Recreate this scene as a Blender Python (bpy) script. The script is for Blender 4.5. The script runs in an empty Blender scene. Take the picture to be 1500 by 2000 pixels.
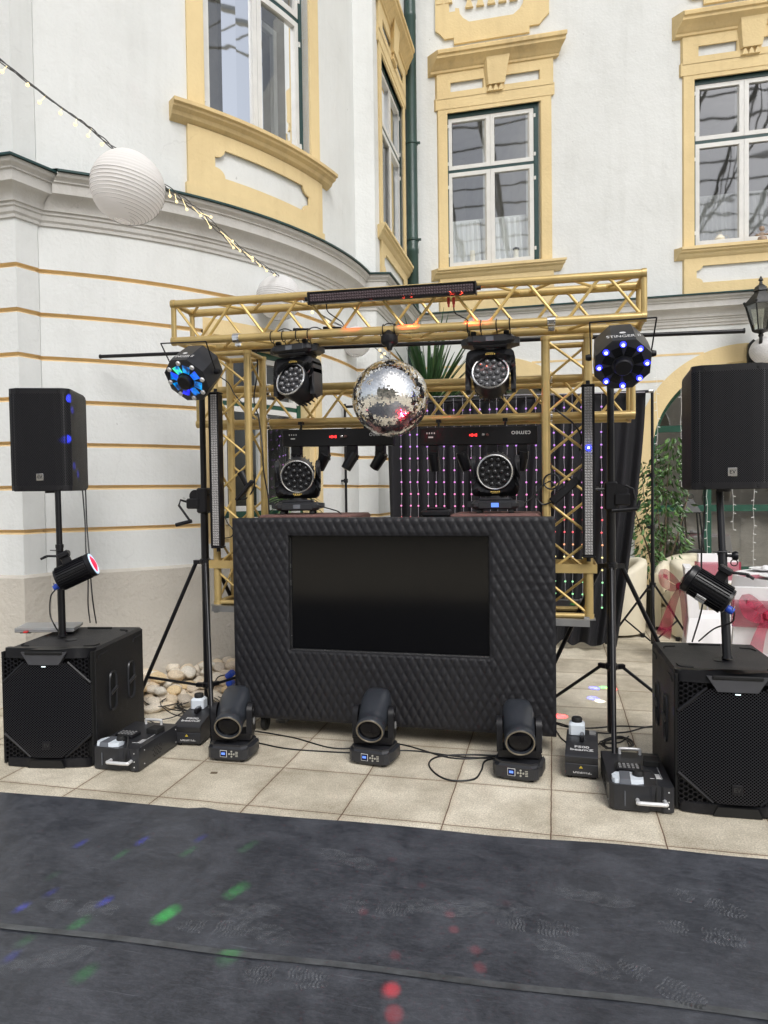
import bpy, bmesh, math, random
from mathutils import Vector, Matrix, Euler, noise
R = math.radians
random.seed(7)
sc = bpy.context.scene
COL = sc.collection
# ------------------------------------------------------------------ camera
F = 1387.0
CAMZ = 1.5
yaw, pitch, roll = R(13.5), R(-1.6), R(0.75)
fw = Vector((-math.sin(yaw)*math.cos(pitch), math.cos(yaw)*math.cos(pitch), math.sin(pitch)))
r0 = Vector((math.cos(yaw), math.sin(yaw), 0)); u0 = r0.cross(fw)
cr = r0*math.cos(roll) - u0*math.sin(roll); cu = u0*math.cos(roll) + r0*math.sin(roll)
cam = bpy.data.objects.new('camera', bpy.data.cameras.new('camera')); COL.objects.link(cam)
cam.matrix_world = Matrix(((cr.x, cu.x, -fw.x, 0), (cr.y, cu.y, -fw.y, 0), (cr.z, cu.z, -fw.z, CAMZ), (0, 0, 0, 1)))
cam.data.sensor_fit = 'VERTICAL'; cam.data.sensor_height = 36; cam.data.lens = F/2000*36
cam.data.clip_start = 0.05; cam.data.clip_end = 500
sc.camera = cam
# ------------------------------------------------------------------ light (overcast, soft)
SUN_EL, SUN_AZ = R(45), R(152)
w = bpy.data.worlds.new("World"); sc.world = w; w.use_nodes = True
nt = w.node_tree; bg = nt.nodes['Background']
sky = nt.nodes.new('ShaderNodeTexSky'); sky.sky_type = 'NISHITA'; sky.sun_disc = False
sky.sun_elevation = SUN_EL; sky.sun_rotation = SUN_AZ; sky.dust_density = 3.0; sky.ozone_density = 1.0
hs = nt.nodes.new('ShaderNodeHueSaturation'); hs.inputs['Saturation'].default_value = 0.36
nt.links.new(sky.outputs[0], hs.inputs['Color']); nt.links.new(hs.outputs[0], bg.inputs[0])
bg.inputs[1].default_value = 0.115
sun = bpy.data.objects.new('sun', bpy.data.lights.new('sun', 'SUN')); COL.objects.link(sun)
sun.data.energy = 1.5; sun.data.angle = R(28); sun.data.color = (1.0, 0.99, 0.975)
d = Vector((math.sin(SUN_AZ)*math.cos(SUN_EL), math.cos(SUN_AZ)*math.cos(SUN_EL), math.sin(SUN_EL)))
sun.rotation_euler = d.to_track_quat('Z', 'Y').to_euler()
sc.view_settings.view_transform = 'Standard'; sc.view_settings.look = 'None'; sc.view_settings.gamma = 1
sc.view_settings.exposure = 0.55
sc.cycles.use_denoising = True
sc.cycles.max_bounces = 8; sc.cycles.transparent_max_bounces = 24
sc.cycles.sample_clamp_indirect = 4

def at(px, py, y=None, x=None, z=None):
    d = fw + cr*((px-750)/F) - cu*((py-1000)/F)
    if y is not None: t = y/d.y
    elif x is not None: t = x/d.x
    else: t = (z-CAMZ)/d.z
    return Vector((0, 0, CAMZ)) + d*t
# ------------------------------------------------------------------ mesh helpers
class MB:
    def __init__(s): s.bm = bmesh.new(); s.mi = 0; s.M = Matrix.Identity(4)
    def v(s, p): return s.bm.verts.new(s.M @ Vector(p))
    def f(s, vs):
        try: f = s.bm.faces.new(vs); f.material_index = s.mi; return f
        except ValueError: return None
    def poly(s, pts): return s.f([s.v(p) for p in pts])
    def box(s, c, d, rz=0, taper=None, M=None, bev=0):
        X = Matrix.Translation(c) @ (M or Matrix.Rotation(rz, 4, 'Z'))
        hx, hy, hz = d[0]/2, d[1]/2, d[2]/2; tx, ty = taper or (1, 1)
        if bev:
            b = min(bev, hx*.9, hy*.9, hz*.9); ring = []
            for z, k in ((-hz, b), (-hz+b, 0), (hz-b, 0), (hz, b)):
                q = []
                ox = hx-k; oy = hy-k; bb = b if k == 0 else b*.45
                for a, e in ((ox-bb, -oy), (ox, -oy+bb), (ox, oy-bb), (ox-bb, oy), (-ox+bb, oy), (-ox, oy-bb), (-ox, -oy+bb), (-ox+bb, -oy)):
                    q.append(s.v(X @ Vector((a, e, z))))
                ring.append(q)
            for a, e in zip(ring, ring[1:]):
                for i in range(8): s.f([a[i], a[(i+1) % 8], e[(i+1) % 8], e[i]])
            s.f(ring[0][::-1]); s.f(ring[-1]); return
        P = []
        for z, kx, ky in ((-hz, 1, 1), (hz, tx, ty)):
            P += [s.v(X @ Vector((a*hx*kx, b*hy*ky, z))) for a, b in ((-1, -1), (1, -1), (1, 1), (-1, 1))]
        for q in ((3, 2, 1, 0), (4, 5, 6, 7), (0, 1, 5, 4), (1, 2, 6, 5), (2, 3, 7, 6), (3, 0, 4, 7)): s.f([P[i] for i in q])
    def hexa(s, P):
        P = [s.v(p) for p in P]
        for q in ((3, 2, 1, 0), (4, 5, 6, 7), (0, 1, 5, 4), (1, 2, 6, 5), (2, 3, 7, 6), (3, 0, 4, 7)): s.f([P[i] for i in q])
    def tube(s, pts, r, n=8, cap=True, closed=False):
        pts = [Vector(p) for p in pts]; m = len(pts); rings = []; up = None
        rr = r if isinstance(r, (list, tuple)) else [r]*m
        for i, p in enumerate(pts):
            if closed: t = (pts[(i+1) % m]-pts[i-1]).normalized()
            else: t = (pts[min(i+1, m-1)]-pts[max(i-1, 0)]).normalized()
            if up is None: up = Vector((0, 0, 1)) if abs(t.z) < .9 else Vector((1, 0, 0))
            a = t.cross(up)
            if a.length < 1e-6: a = t.cross(Vector((0, 1, 0)))
            a.normalize(); b = t.cross(a).normalized(); up = -b if b.dot(up) < 0 else b
            b = up - t*up.dot(t); b.normalize(); a = t.cross(b)
            rings.append([s.v(p + (a*math.cos(2*math.pi*k/n) + b*math.sin(2*math.pi*k/n))*rr[i]) for k in range(n)])
        pairs = list(zip(rings, rings[1:])) + ([(rings[-1], rings[0])] if closed else [])
        for A, B in pairs:
            for k in range(n): s.f([A[k], A[(k+1) % n], B[(k+1) % n], B[k]])
        if cap and not closed: s.f(rings[0][::-1]); s.f(rings[-1])
    def lathe(s, prof, c=(0, 0, 0), M=None, n=24, cap=True, sx=1, sy=1):
        X = Matrix.Translation(c) @ (M or Matrix.Identity(4)); rings = []
        for r, z in prof: rings.append([s.v(X @ Vector((r*sx*math.cos(2*math.pi*k/n), r*sy*math.sin(2*math.pi*k/n), z))) for k in range(n)])
        for A, B in zip(rings, rings[1:]):
            for k in range(n): s.f([A[k], A[(k+1) % n], B[(k+1) % n], B[k]])
        if cap: s.f(rings[0][::-1]); s.f(rings[-1])
    def prism(s, poly, y0, y1, M=None):
        """poly in local xz plane, extruded along y"""
        X = M or Matrix.Identity(4)
        A = [s.v(X @ Vector((p[0], y0, p[1]))) for p in poly]; B = [s.v(X @ Vector((p[0], y1, p[1]))) for p in poly]; n = len(poly)
        s.f(A); s.f(B[::-1])
        for k in range(n): s.f([A[(k+1) % n], A[k], B[k], B[(k+1) % n]])
    def ball(s, c, r, n=8, sz=1):
        m = max(3, n//2)
        s.lathe([(max(1e-4, r*math.sin(math.pi*i/m)), -r*sz*math.cos(math.pi*i/m)) for i in range(m+1)], c, n=n, cap=False)
    def torus(s, c, Rr, r, M=None, n=24, k=8):
        X = Matrix.Translation(c) @ (M or Matrix.Identity(4))
        s.tube([X @ Vector((Rr*math.cos(2*math.pi*i/n), Rr*math.sin(2*math.pi*i/n), 0)) for i in range(n)], r, k, closed=True)
    def build(s, name, mat, parent=None, smooth=38, recalc=True):
        if recalc: bmesh.ops.recalc_face_normals(s.bm, faces=s.bm.faces)
        if smooth:
            a = R(smooth)
            for f in s.bm.faces: f.smooth = True
            for e in s.bm.edges:
                if len(e.link_faces) == 2 and e.calc_face_angle(0) > a: e.smooth = False
        me = bpy.data.meshes.new(name); s.bm.to_mesh(me); s.bm.free()
        for m in (mat if isinstance(mat, (list, tuple)) else [mat]): me.materials.append(m)
        o = bpy.data.objects.new(name, me); COL.objects.link(o)
        if parent: o.parent = parent
        return o
def thing(name, label, cat, loc=(0, 0, 0), rz=0, group=None, rot=None):
    o = bpy.data.objects.new(name, None); COL.objects.link(o); o.location = loc; o.empty_display_size = .1
    o.rotation_euler = rot or (0, 0, rz); o['label'] = label; o['category'] = cat
    if group: o['group'] = group
    return o
def tag(o, label, cat, group=None):
    o['label'] = label; o['category'] = cat
    if group: o['group'] = group
    return o
def dup(root, loc, rot, label=None):
    def cp(o, par):
        c = o.copy(); COL.objects.link(c); c.parent = par
        for k in list(o.children): cp(k, c)
        return c
    c = cp(root, None); c.location = loc; c.rotation_euler = rot
    if label: c['label'] = label
    return c
def text(s, size, mat, parent, M, name='lettering', ext=0.0006, sx=1, bold=0):
    cu_ = bpy.data.curves.new('t', 'FONT'); cu_.body = s; cu_.size = size; cu_.align_x = 'CENTER'; cu_.align_y = 'CENTER'; cu_.extrude = ext; cu_.offset = bold
    o = bpy.data.objects.new('t', cu_); COL.objects.link(o)
    dg = bpy.context.evaluated_depsgraph_get(); me = bpy.data.meshes.new_from_object(o.evaluated_get(dg))
    bpy.data.objects.remove(o); bpy.data.curves.remove(cu_)
    me.name = name; me.transform(M @ Matrix.Diagonal((sx, 1, 1, 1))); me.materials.clear(); me.materials.append(mat)
    t = bpy.data.objects.new(name, me); COL.objects.link(t); t.parent = parent
    return t
FRONT = Matrix.Rotation(R(90), 4, 'X')          # text plane facing -y
def cat(pts, n=10):
    P = [Vector(p) for p in pts]; P = [2*P[0]-P[1]] + P + [2*P[-1]-P[-2]]; o = []
    for i in range(1, len(P)-2):
        a, b, c, d = P[i-1:i+3]
        for k in range(n):
            t = k/n; o.append(.5*((2*b)+(c-a)*t+(2*a-5*b+4*c-d)*t*t+(3*b-a-3*c+d)*t**3))
    o.append(P[-2]); return o
# ------------------------------------------------------------------ materials
def nmat(name):
    m = bpy.data.materials.new(name); m.use_nodes = True
    return m, m.node_tree, m.node_tree.nodes['Principled BSDF']
def rgb(r, g, b):
    f = lambda c: (c/255/12.92) if c/255 <= .04045 else ((c/255+.055)/1.055)**2.4
    return (f(r), f(g), f(b), 1)
def mat(name, col, rough=.6, metal=0, wear=0, var=.12, scale=6, bump=.0, bscale=60, spec=.5, coat=0, rvar=.1, detail=4, emit=None, estr=0):
    m, t, p = nmat(name); N = t.nodes.new; L = t.links.new
    col = tuple(col[:3])+(1,)
    tc = N('ShaderNodeTexCoord')
    n1 = N('ShaderNodeTexNoise'); n1.inputs['Scale'].default_value = scale; n1.inputs['Detail'].default_value = detail; n1.inputs['Roughness'].default_value = .6
    L(tc.outputs['Object'], n1.inputs['Vector'])
    rp = N('ShaderNodeValToRGB'); rp.color_ramp.elements[0].position = .3; rp.color_ramp.elements[1].position = .7
    rp.color_ramp.elements[0].color = tuple(c*(1-var) for c in col[:3])+(1,); rp.color_ramp.elements[1].color = tuple(min(1, c*(1+var)) for c in col[:3])+(1,)
    L(n1.outputs[0], rp.inputs[0]); L(rp.outputs[0], p.inputs['Base Color'])
    if wear:
        wn = N('ShaderNodeTexNoise'); wn.inputs['Scale'].default_value = 14; wn.inputs['Detail'].default_value = 10; wn.inputs['Roughness'].default_value = .75; L(tc.outputs['Object'], wn.inputs['Vector'])
        wr = N('ShaderNodeMapRange'); wr.inputs[1].default_value = .58; wr.inputs[2].default_value = .76; wr.inputs[4].default_value = wear; L(wn.outputs[0], wr.inputs[0])
        wm = N('ShaderNodeMix'); wm.data_type = 'RGBA'; wm.inputs[7].default_value = (.10, .10, .10, 1); L(rp.outputs[0], wm.inputs[6]); L(wr.outputs[0], wm.inputs[0]); L(wm.outputs[2], p.inputs['Base Color'])
    mr = N('ShaderNodeMapRange'); mr.inputs[3].default_value = max(0.02, rough-rvar); mr.inputs[4].default_value = min(1, rough+rvar)
    L(n1.outputs[0], mr.inputs[0]); L(mr.outputs[0], p.inputs['Roughness'])
    p.inputs['Metallic'].default_value = metal; p.inputs['Specular IOR Level'].default_value = spec; p.inputs['Coat Weight'].default_value = coat
    if bump:
        n2 = N('ShaderNodeTexNoise'); n2.inputs['Scale'].default_value = bscale; n2.inputs['Detail'].default_value = 6; L(tc.outputs['Object'], n2.inputs['Vector'])
        b = N('ShaderNodeBump'); b.inputs['Strength'].default_value = bump; b.inputs['Distance'].default_value = .01
        L(n2.outputs[0], b.inputs['Height']); L(b.outputs[0], p.inputs['Normal'])
    if emit: p.inputs['Emission Color'].default_value = tuple(emit)+(1,); p.inputs['Emission Strength'].default_value = estr
    return m
def plaster(name, col, dirt, amt=.35, bump=.35, streak=.25):
    m, t, p = nmat(name); N = t.nodes.new; L = t.links.new
    tc = N('ShaderNodeTexCoord')
    big = N('ShaderNodeTexNoise'); big.inputs['Scale'].default_value = 1.3; big.inputs['Detail'].default_value = 8; big.inputs['Roughness'].default_value = .65
    L(tc.outputs['Object'], big.inputs['Vector'])
    mp = N('ShaderNodeMapping'); mp.inputs['Scale'].default_value = (7, 7, .7); L(tc.outputs['Object'], mp.inputs['Vector'])
    st = N('ShaderNodeTexNoise'); st.inputs['Scale'].default_value = 1.5; st.inputs['Detail'].default_value = 5; L(mp.outputs[0], st.inputs['Vector'])
    r1 = N('ShaderNodeMapRange'); r1.inputs[1].default_value = .42; r1.inputs[2].default_value = .75; L(big.outputs[0], r1.inputs[0])
    r2 = N('ShaderNodeMapRange'); r2.inputs[1].default_value = .5; r2.inputs[2].default_value = .85; r2.inputs[4].default_value = streak; L(st.outputs[0], r2.inputs[0])
    mx = N('ShaderNodeMath'); mx.operation = 'MULTIPLY_ADD'; mx.inputs[1].default_value = amt; L(r1.outputs[0], mx.inputs[0]); L(r2.outputs[0], mx.inputs[2])
    mix = N('ShaderNodeMix'); mix.data_type = 'RGBA'; mix.inputs[6].default_value = tuple(col[:3])+(1,); mix.inputs[7].default_value = tuple(dirt[:3])+(1,)
    L(mx.outputs[0], mix.inputs[0]); 
    sp = N('ShaderNodeTexNoise'); sp.inputs['Scale'].default_value = 14; sp.inputs['Detail'].default_value = 3; L(tc.outputs['Object'], sp.inputs['Vector'])
    r3 = N('ShaderNodeMapRange'); r3.inputs[1].default_value = .74; r3.inputs[2].default_value = .78; r3.inputs[4].default_value = .45; L(sp.outputs[0], r3.inputs[0])
    mix2 = N('ShaderNodeMix'); mix2.data_type = 'RGBA'; mix2.inputs[7].default_value = tuple(c*.55 for c in dirt[:3])+(1,); L(mix.outputs[2], mix2.inputs[6]); L(r3.outputs[0], mix2.inputs[0])
    wn = N('ShaderNodeTexNoise'); wn.inputs['Scale'].default_value = 3.5; wn.inputs['Detail'].default_value = 6; L(tc.outputs['Object'], wn.inputs['Vector'])
    wv = N('ShaderNodeVectorMath'); wv.operation = 'MULTIPLY_ADD'; wv.inputs[1].default_value = (.35, .35, .35); L(wn.outputs[1], wv.inputs[0]); L(tc.outputs['Object'], wv.inputs[2])
    vo = N('ShaderNodeTexVoronoi'); vo.feature = 'DISTANCE_TO_EDGE'; vo.inputs['Scale'].default_value = .8; L(wv.outputs[0], vo.inputs['Vector'])
    ck = N('ShaderNodeMapRange'); ck.inputs[1].default_value = .0; ck.inputs[2].default_value = .005; ck.inputs[3].default_value = 1; ck.inputs[4].default_value = 0; L(vo.outputs[0], ck.inputs[0])
    cm = N('ShaderNodeMapRange'); cm.inputs[1].default_value = .52; cm.inputs[2].default_value = .62; cm.inputs[4].default_value = .16; L(big.outputs[0], cm.inputs[0])
    cx = N('ShaderNodeMath'); cx.operation = 'MULTIPLY'; L(ck.outputs[0], cx.inputs[0]); L(cm.outputs[0], cx.inputs[1])
    mix3 = N('ShaderNodeMix'); mix3.data_type = 'RGBA'; mix3.inputs[7].default_value = tuple(c*.45 for c in dirt[:3])+(1,); L(mix2.outputs[2], mix3.inputs[6]); L(cx.outputs[0], mix3.inputs[0])
    L(mix3.outputs[2], p.inputs['Base Color'])
    p.inputs['Roughness'].default_value = .92; p.inputs['Specular IOR Level'].default_value = .2
    f = N('ShaderNodeTexNoise'); f.inputs['Scale'].default_value = 38; f.inputs['Detail'].default_value = 8; L(tc.outputs['Object'], f.inputs['Vector'])
    u = N('ShaderNodeTexNoise'); u.inputs['Scale'].default_value = 5; u.inputs['Detail'].default_value = 3; L(tc.outputs['Object'], u.inputs['Vector'])
    ad = N('ShaderNodeMath'); ad.operation = 'MULTIPLY_ADD'; ad.inputs[1].default_value = 2.2; L(u.outputs[0], ad.inputs[0]); L(f.outputs[0], ad.inputs[2])
    b = N('ShaderNodeBump'); b.inputs['Strength'].default_value = bump; b.inputs['Distance'].default_value = .012
    L(ad.outputs[0], b.inputs['Height']); L(b.outputs[0], p.inputs['Normal'])
    return m
def glassmat(name, refl=.12, tint=(.9, .93, .93), wob=.15, wsc=1.6, fm=1.0, ro=.01):
    m, t, p = nmat(name); N = t.nodes.new; L = t.links.new; t.nodes.remove(p)
    out = t.nodes['Material Output']
    tr = N('ShaderNodeBsdfTransparent'); tr.inputs[0].default_value = tuple(tint)+(1,)
    gl = N('ShaderNodeBsdfGlossy'); gl.inputs['Roughness'].default_value = ro; gl.inputs[0].default_value = (.95, .97, 1, 1)
    fr = N('ShaderNodeFresnel'); fr.inputs[0].default_value = 1.5
    ma = N('ShaderNodeMath'); ma.operation = 'MULTIPLY_ADD'; ma.inputs[1].default_value = fm; ma.inputs[2].default_value = refl; ma.use_clamp = True
    L(fr.outputs[0], ma.inputs[0])
    tc = N('ShaderNodeTexCoord'); n = N('ShaderNodeTexNoise'); n.inputs['Scale'].default_value = wsc; n.inputs['Detail'].default_value = 1.5; n.inputs['Distortion'].default_value = .6; L(tc.outputs['Object'], n.inputs['Vector'])
    b = N('ShaderNodeBump'); b.inputs['Strength'].default_value = wob; b.inputs['Distance'].default_value = .05; L(n.outputs[0], b.inputs['Height']); L(b.outputs[0], gl.inputs['Normal'])
    mx = N('ShaderNodeMixShader'); L(ma.outputs[0], mx.inputs[0]); L(tr.outputs[0], mx.inputs[1]); L(gl.outputs[0], mx.inputs[2]); L(mx.outputs[0], out.inputs[0])
    return m
def sheer(name, col, alpha=.55, scale=300):
    m, t, p = nmat(name); N = t.nodes.new; L = t.links.new; out = t.nodes['Material Output']
    p.inputs['Base Color'].default_value = tuple(col[:3])+(1,); p.inputs['Roughness'].default_value = .7
    tr = N('ShaderNodeBsdfTransparent'); mx = N('ShaderNodeMixShader'); mx.inputs[0].default_value = alpha
    L(tr.outputs[0], mx.inputs[1]); L(p.outputs[0], mx.inputs[2]); L(mx.outputs[0], out.inputs[0])
    return m
def emis(name, col, s):
    m, t, p = nmat(name); p.inputs['Base Color'].default_value = tuple(c*.5 for c in col)+(1,)
    p.inputs['Emission Color'].default_value = tuple(col)+(1,); p.inputs['Emission Strength'].default_value = s
    return m
M = {}
M['white_wall'] = plaster('white_wall', (.735, .75, .74), (.57, .58, .56), .38, .3, .32)
M['side_wall'] = M['white_wall']
M['plinth'] = plaster('plinth_plaster', (.57, .535, .475), (.46, .43, .38), .5, .6, .2)
M['yellow'] = plaster('yellow_plaster', (.77, .615, .345), (.60, .46, .25), .5, .3, .35)
M['groove'] = plaster('groove_paint', (.78, .60, .34), (.58, .44, .24), .6, .25, .3)
M['cornice'] = plaster('cornice_plaster', (.60, .59, .565), (.44, .42, .39), .5, .25, .35)
M['hood'] = plaster('weathered_yellow', (.74, .57, .30), (.42, .32, .18), .55, .3, .45)
M['green'] = mat('green_paint', (.018, .055, .055), .4, var=.2)
M['green2'] = mat('green_joinery', (.012, .07, .045), .4, var=.2)
M['pipe'] = mat('pipe_green', (.022, .055, .048), .38, var=.15)
M['wood_white'] = mat('white_joinery', (.70, .70, .68), .45, var=.06, bump=.1)
M['glass'] = glassmat('window_glass', .15, wob=.035, wsc=1.5, ro=.022)
M['glass_side'] = glassmat('window_glass_side', .06, wob=.1)
M['glass_low'] = glassmat('ground_glass', .22, wob=.08); M['glass_left'] = glassmat('left_ground_glass', .06, wob=.08, fm=.3)
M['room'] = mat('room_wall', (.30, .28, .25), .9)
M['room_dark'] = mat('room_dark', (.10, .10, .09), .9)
M['sheer'] = sheer('net_curtain', (.85, .85, .83), .82)
M['black'] = mat('black_plastic', (.008, .008, .010), .42, wear=.25, spec=.35, var=.25, bump=.06, bscale=220)
M['black_m'] = mat('black_metal', (.006, .006, .008), .35, wear=.2, spec=.4, var=.2)
M['black_r'] = mat('black_textured_paint', (.010, .010, .012), .52, wear=.4, spec=.5, var=.2, bump=.25, bscale=350)
M['greyblack'] = mat('grey_black_plastic', (.022, .023, .027), .36, wear=.3, var=.15)
M['rubber'] = mat('rubber', (.01, .01, .01), .65)
M['cable'] = mat('cable_rubber', (.008, .008, .009), .5)
M['gold'] = mat('gold_paint', (.57, .42, .175), .34, wear=.25, metal=.4, var=.10, scale=9, rvar=.08)
M['gold_weld'] = mat('gold_paint_brace', (.65, .465, .17), .38, metal=.35, var=.14)
M['silver'] = mat('silver', (.7, .7, .7), .25, metal=1)
M['alu'] = mat('aluminium', (.42, .42, .42), .45, metal=.9, bump=.15, bscale=90)
M['chrome'] = mat('chrome', (.85, .85, .85), .12, metal=1, var=.02)
M['handle'] = mat('silver_handle', (.72, .72, .72), .3, metal=.3)
M['screen'] = mat('tv_screen', (.0015, .0015, .002), .11, var=0, rvar=.01, spec=.42)
M['brown'] = mat('brown_felt', (.16, .085, .075), .95, var=.2, bump=.5, bscale=250)
M['blue'] = mat('blue_plug', (.02, .07, .45), .4)
M['white_pl'] = mat('white_plastic', (.75, .75, .74), .4)
M['paperwhite'] = mat('white_print', (.6, .6, .6), .6, var=.02)
M['greyprint'] = mat('grey_print', (.25, .25, .25), .5, var=.02)
M['lcd'] = emis('lcd_blue', (.12, .25, .9), .8)
M['tank'] = mat('tank', (.72, .78, .84), .3, var=.05)
M['smoke_pl'] = mat('smoked_plastic', (.13, .14, .16), .2)
M['drape'] = mat('black_drape', (.009, .009, .012), .85, var=.3, bump=.2, bscale=200)
M['cream'] = mat('cream_leather', (.74, .68, .53), .5, var=.05, bump=.08, bscale=40)
M['cloth'] = mat('white_cloth', (.80, .79, .80), .85, var=.05, bump=.2, bscale=30)
M['organza'] = sheer('red_organza', (.42, .025, .075), .62)
M['organza2'] = sheer('red_organza_dense', (.42, .02, .06), .85)
M['leafA'] = mat('leaf_green', (.045, .11, .025), .4, var=.5, scale=9)
M['leafB'] = mat('leaf_light', (.10, .20, .05), .4, var=.4, scale=9)
M['palmleaf'] = mat('palm_leaf', (.028, .075, .025), .38, var=.5, scale=7)
M['bark'] = mat('bark', (.16, .12, .08), .9, bump=.5)
M['terracotta'] = mat('dark_pot', (.03, .035, .03), .5)
M['iron'] = mat('cast_iron', (.012, .013, .012), .45, bump=.3, bscale=80)
M['bulb'] = emis('warm_bulb', (1.0, .80, .42), 1.0)
M['gold_print'] = mat('gold_print', (.6, .42, .1), .5)
M['stone'] = None
def leather():
    m, t, p = nmat('quilted_leatherette'); N = t.nodes.new; L = t.links.new
    tc = N('ShaderNodeTexCoord'); v = N('ShaderNodeTexVoronoi'); v.inputs['Scale'].default_value = 260; L(tc.outputs['Object'], v.inputs['Vector'])
    n = N('ShaderNodeTexNoise'); n.inputs['Scale'].default_value = 5; n.inputs['Detail'].default_value = 5; L(tc.outputs['Object'], n.inputs['Vector'])
    mr = N('ShaderNodeMapRange'); mr.inputs[3].default_value = .42; mr.inputs[4].default_value = .62; L(n.outputs[0], mr.inputs[0]); L(mr.outputs[0], p.inputs['Roughness'])
    p.inputs['Base Color'].default_value = (.009, .009, .012, 1); p.inputs['Specular IOR Level'].default_value = .48
    b = N('ShaderNodeBump'); b.inputs['Strength'].default_value = .25; b.inputs['Distance'].default_value = .002
    a = N('ShaderNodeMath'); a.operation = 'MULTIPLY_ADD'; a.inputs[1].default_value = 3; L(n.outputs[0], a.inputs[0]); L(v.outputs[0], a.inputs[2])
    L(a.outputs[0], b.inputs['Height']); L(b.outputs[0], p.inputs['Normal'])
    return m
M['quilt'] = leather()
def paving():
    m, t, p = nmat('washed_concrete_slabs'); N = t.nodes.new; L = t.links.new
    tc = N('ShaderNodeTexCoord'); mp = N('ShaderNodeMapping'); mp.inputs['Location'].default_value = (.02, .19, 0); L(tc.outputs['Object'], mp.inputs['Vector'])
    br = N('ShaderNodeTexBrick'); br.offset = 0; br.squash = 1; br.inputs['Scale'].default_value = 1; br.inputs['Brick Width'].default_value = .475; br.inputs['Row Height'].default_value = .475
    br.inputs['Mortar Size'].default_value = .0032; br.inputs['Mortar Smooth'].default_value = .3; br.inputs['Bias'].default_value = 0
    br.inputs[1].default_value = (.86, .82, .72, 1); br.inputs[2].default_value = (.64, .60, .51, 1); br.inputs[3].default_value = (.26, .18, .14, 1)
    wob = N('ShaderNodeTexNoise'); wob.inputs['Scale'].default_value = 9; L(mp.outputs[0], wob.inputs['Vector'])
    vs = N('ShaderNodeVectorMath'); vs.operation = 'SCALE'; vs.inputs[3].default_value = .008; L(wob.outputs[1], vs.inputs[0])
    va = N('ShaderNodeVectorMath'); L(mp.outputs[0], va.inputs[0]); L(vs.outputs[0], va.inputs[1]); L(va.outputs[0], br.inputs['Vector'])
    g = N('ShaderNodeTexNoise'); g.inputs['Scale'].default_value = 130; g.inputs['Detail'].default_value = 6; g.inputs['Roughness'].default_value = .75; L(tc.outputs['Object'], g.inputs['Vector'])
    gr = N('ShaderNodeValToRGB'); gr.color_ramp.elements[0].position = .33; gr.color_ramp.elements[0].color = (.42, .38, .34, 1); gr.color_ramp.elements[1].position = .68; gr.color_ramp.elements[1].color = (1.35, 1.32, 1.25, 1); L(g.outputs[0], gr.inputs[0])
    m1 = N('ShaderNodeMix'); m1.data_type = 'RGBA'; m1.blend_type = 'MULTIPLY'; m1.inputs[0].default_value = .75; L(br.outputs[0], m1.inputs[6]); L(gr.outputs[0], m1.inputs[7])
    s = N('ShaderNodeTexNoise'); s.inputs['Scale'].default_value = 2.6; s.inputs['Detail'].default_value = 8; s.inputs['Roughness'].default_value = .7; L(tc.outputs['Object'], s.inputs['Vector'])
    sr = N('ShaderNodeValToRGB'); sr.color_ramp.elements[0].position = .35; sr.color_ramp.elements[0].color = (.60, .57, .51, 1); sr.color_ramp.elements[1].position = .62; sr.color_ramp.elements[1].color = (1.08, 1.07, 1.04, 1); L(s.outputs[0], sr.inputs[0])
    m2 = N('ShaderNodeMix'); m2.data_type = 'RGBA'; m2.blend_type = 'MULTIPLY'; m2.inputs[0].default_value = .8; L(m1.outputs[2], m2.inputs[6]); L(sr.outputs[0], m2.inputs[7])
    # dirt beside the joints
    br2 = N('ShaderNodeTexBrick'); br2.offset = 0; br2.squash = 1; br2.inputs['Scale'].default_value = 1; br2.inputs['Brick Width'].default_value = .475; br2.inputs['Row Height'].default_value = .475
    br2.inputs['Mortar Size'].default_value = .03; br2.inputs['Mortar Smooth'].default_value = 1; br2.inputs[1].default_value = br2.inputs[2].default_value = (1, 1, 1, 1); br2.inputs[3].default_value = (.72, .67, .60, 1); L(va.outputs[0], br2.inputs['Vector'])
    m3 = N('ShaderNodeMix'); m3.data_type = 'RGBA'; m3.blend_type = 'MULTIPLY'; L(s.outputs[0], m3.inputs[0]); L(m2.outputs[2], m3.inputs[6]); L(br2.outputs[0], m3.inputs[7])
    L(m3.outputs[2], p.inputs['Base Color']); p.inputs['Roughness'].default_value = .85; p.inputs['Specular IOR Level'].default_value = .3
    h = N('ShaderNodeMath'); h.operation = 'MULTIPLY_ADD'; h.inputs[1].default_value = -6; L(br.outputs[1], h.inputs[0]); L(g.outputs[0], h.inputs[2])
    b = N('ShaderNodeBump'); b.inputs['Strength'].default_value = .6; b.inputs['Distance'].default_value = .004; L(h.outputs[0], b.inputs['Height']); L(b.outputs[0], p.inputs['Normal'])
    return m
M['paving'] = paving()
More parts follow.
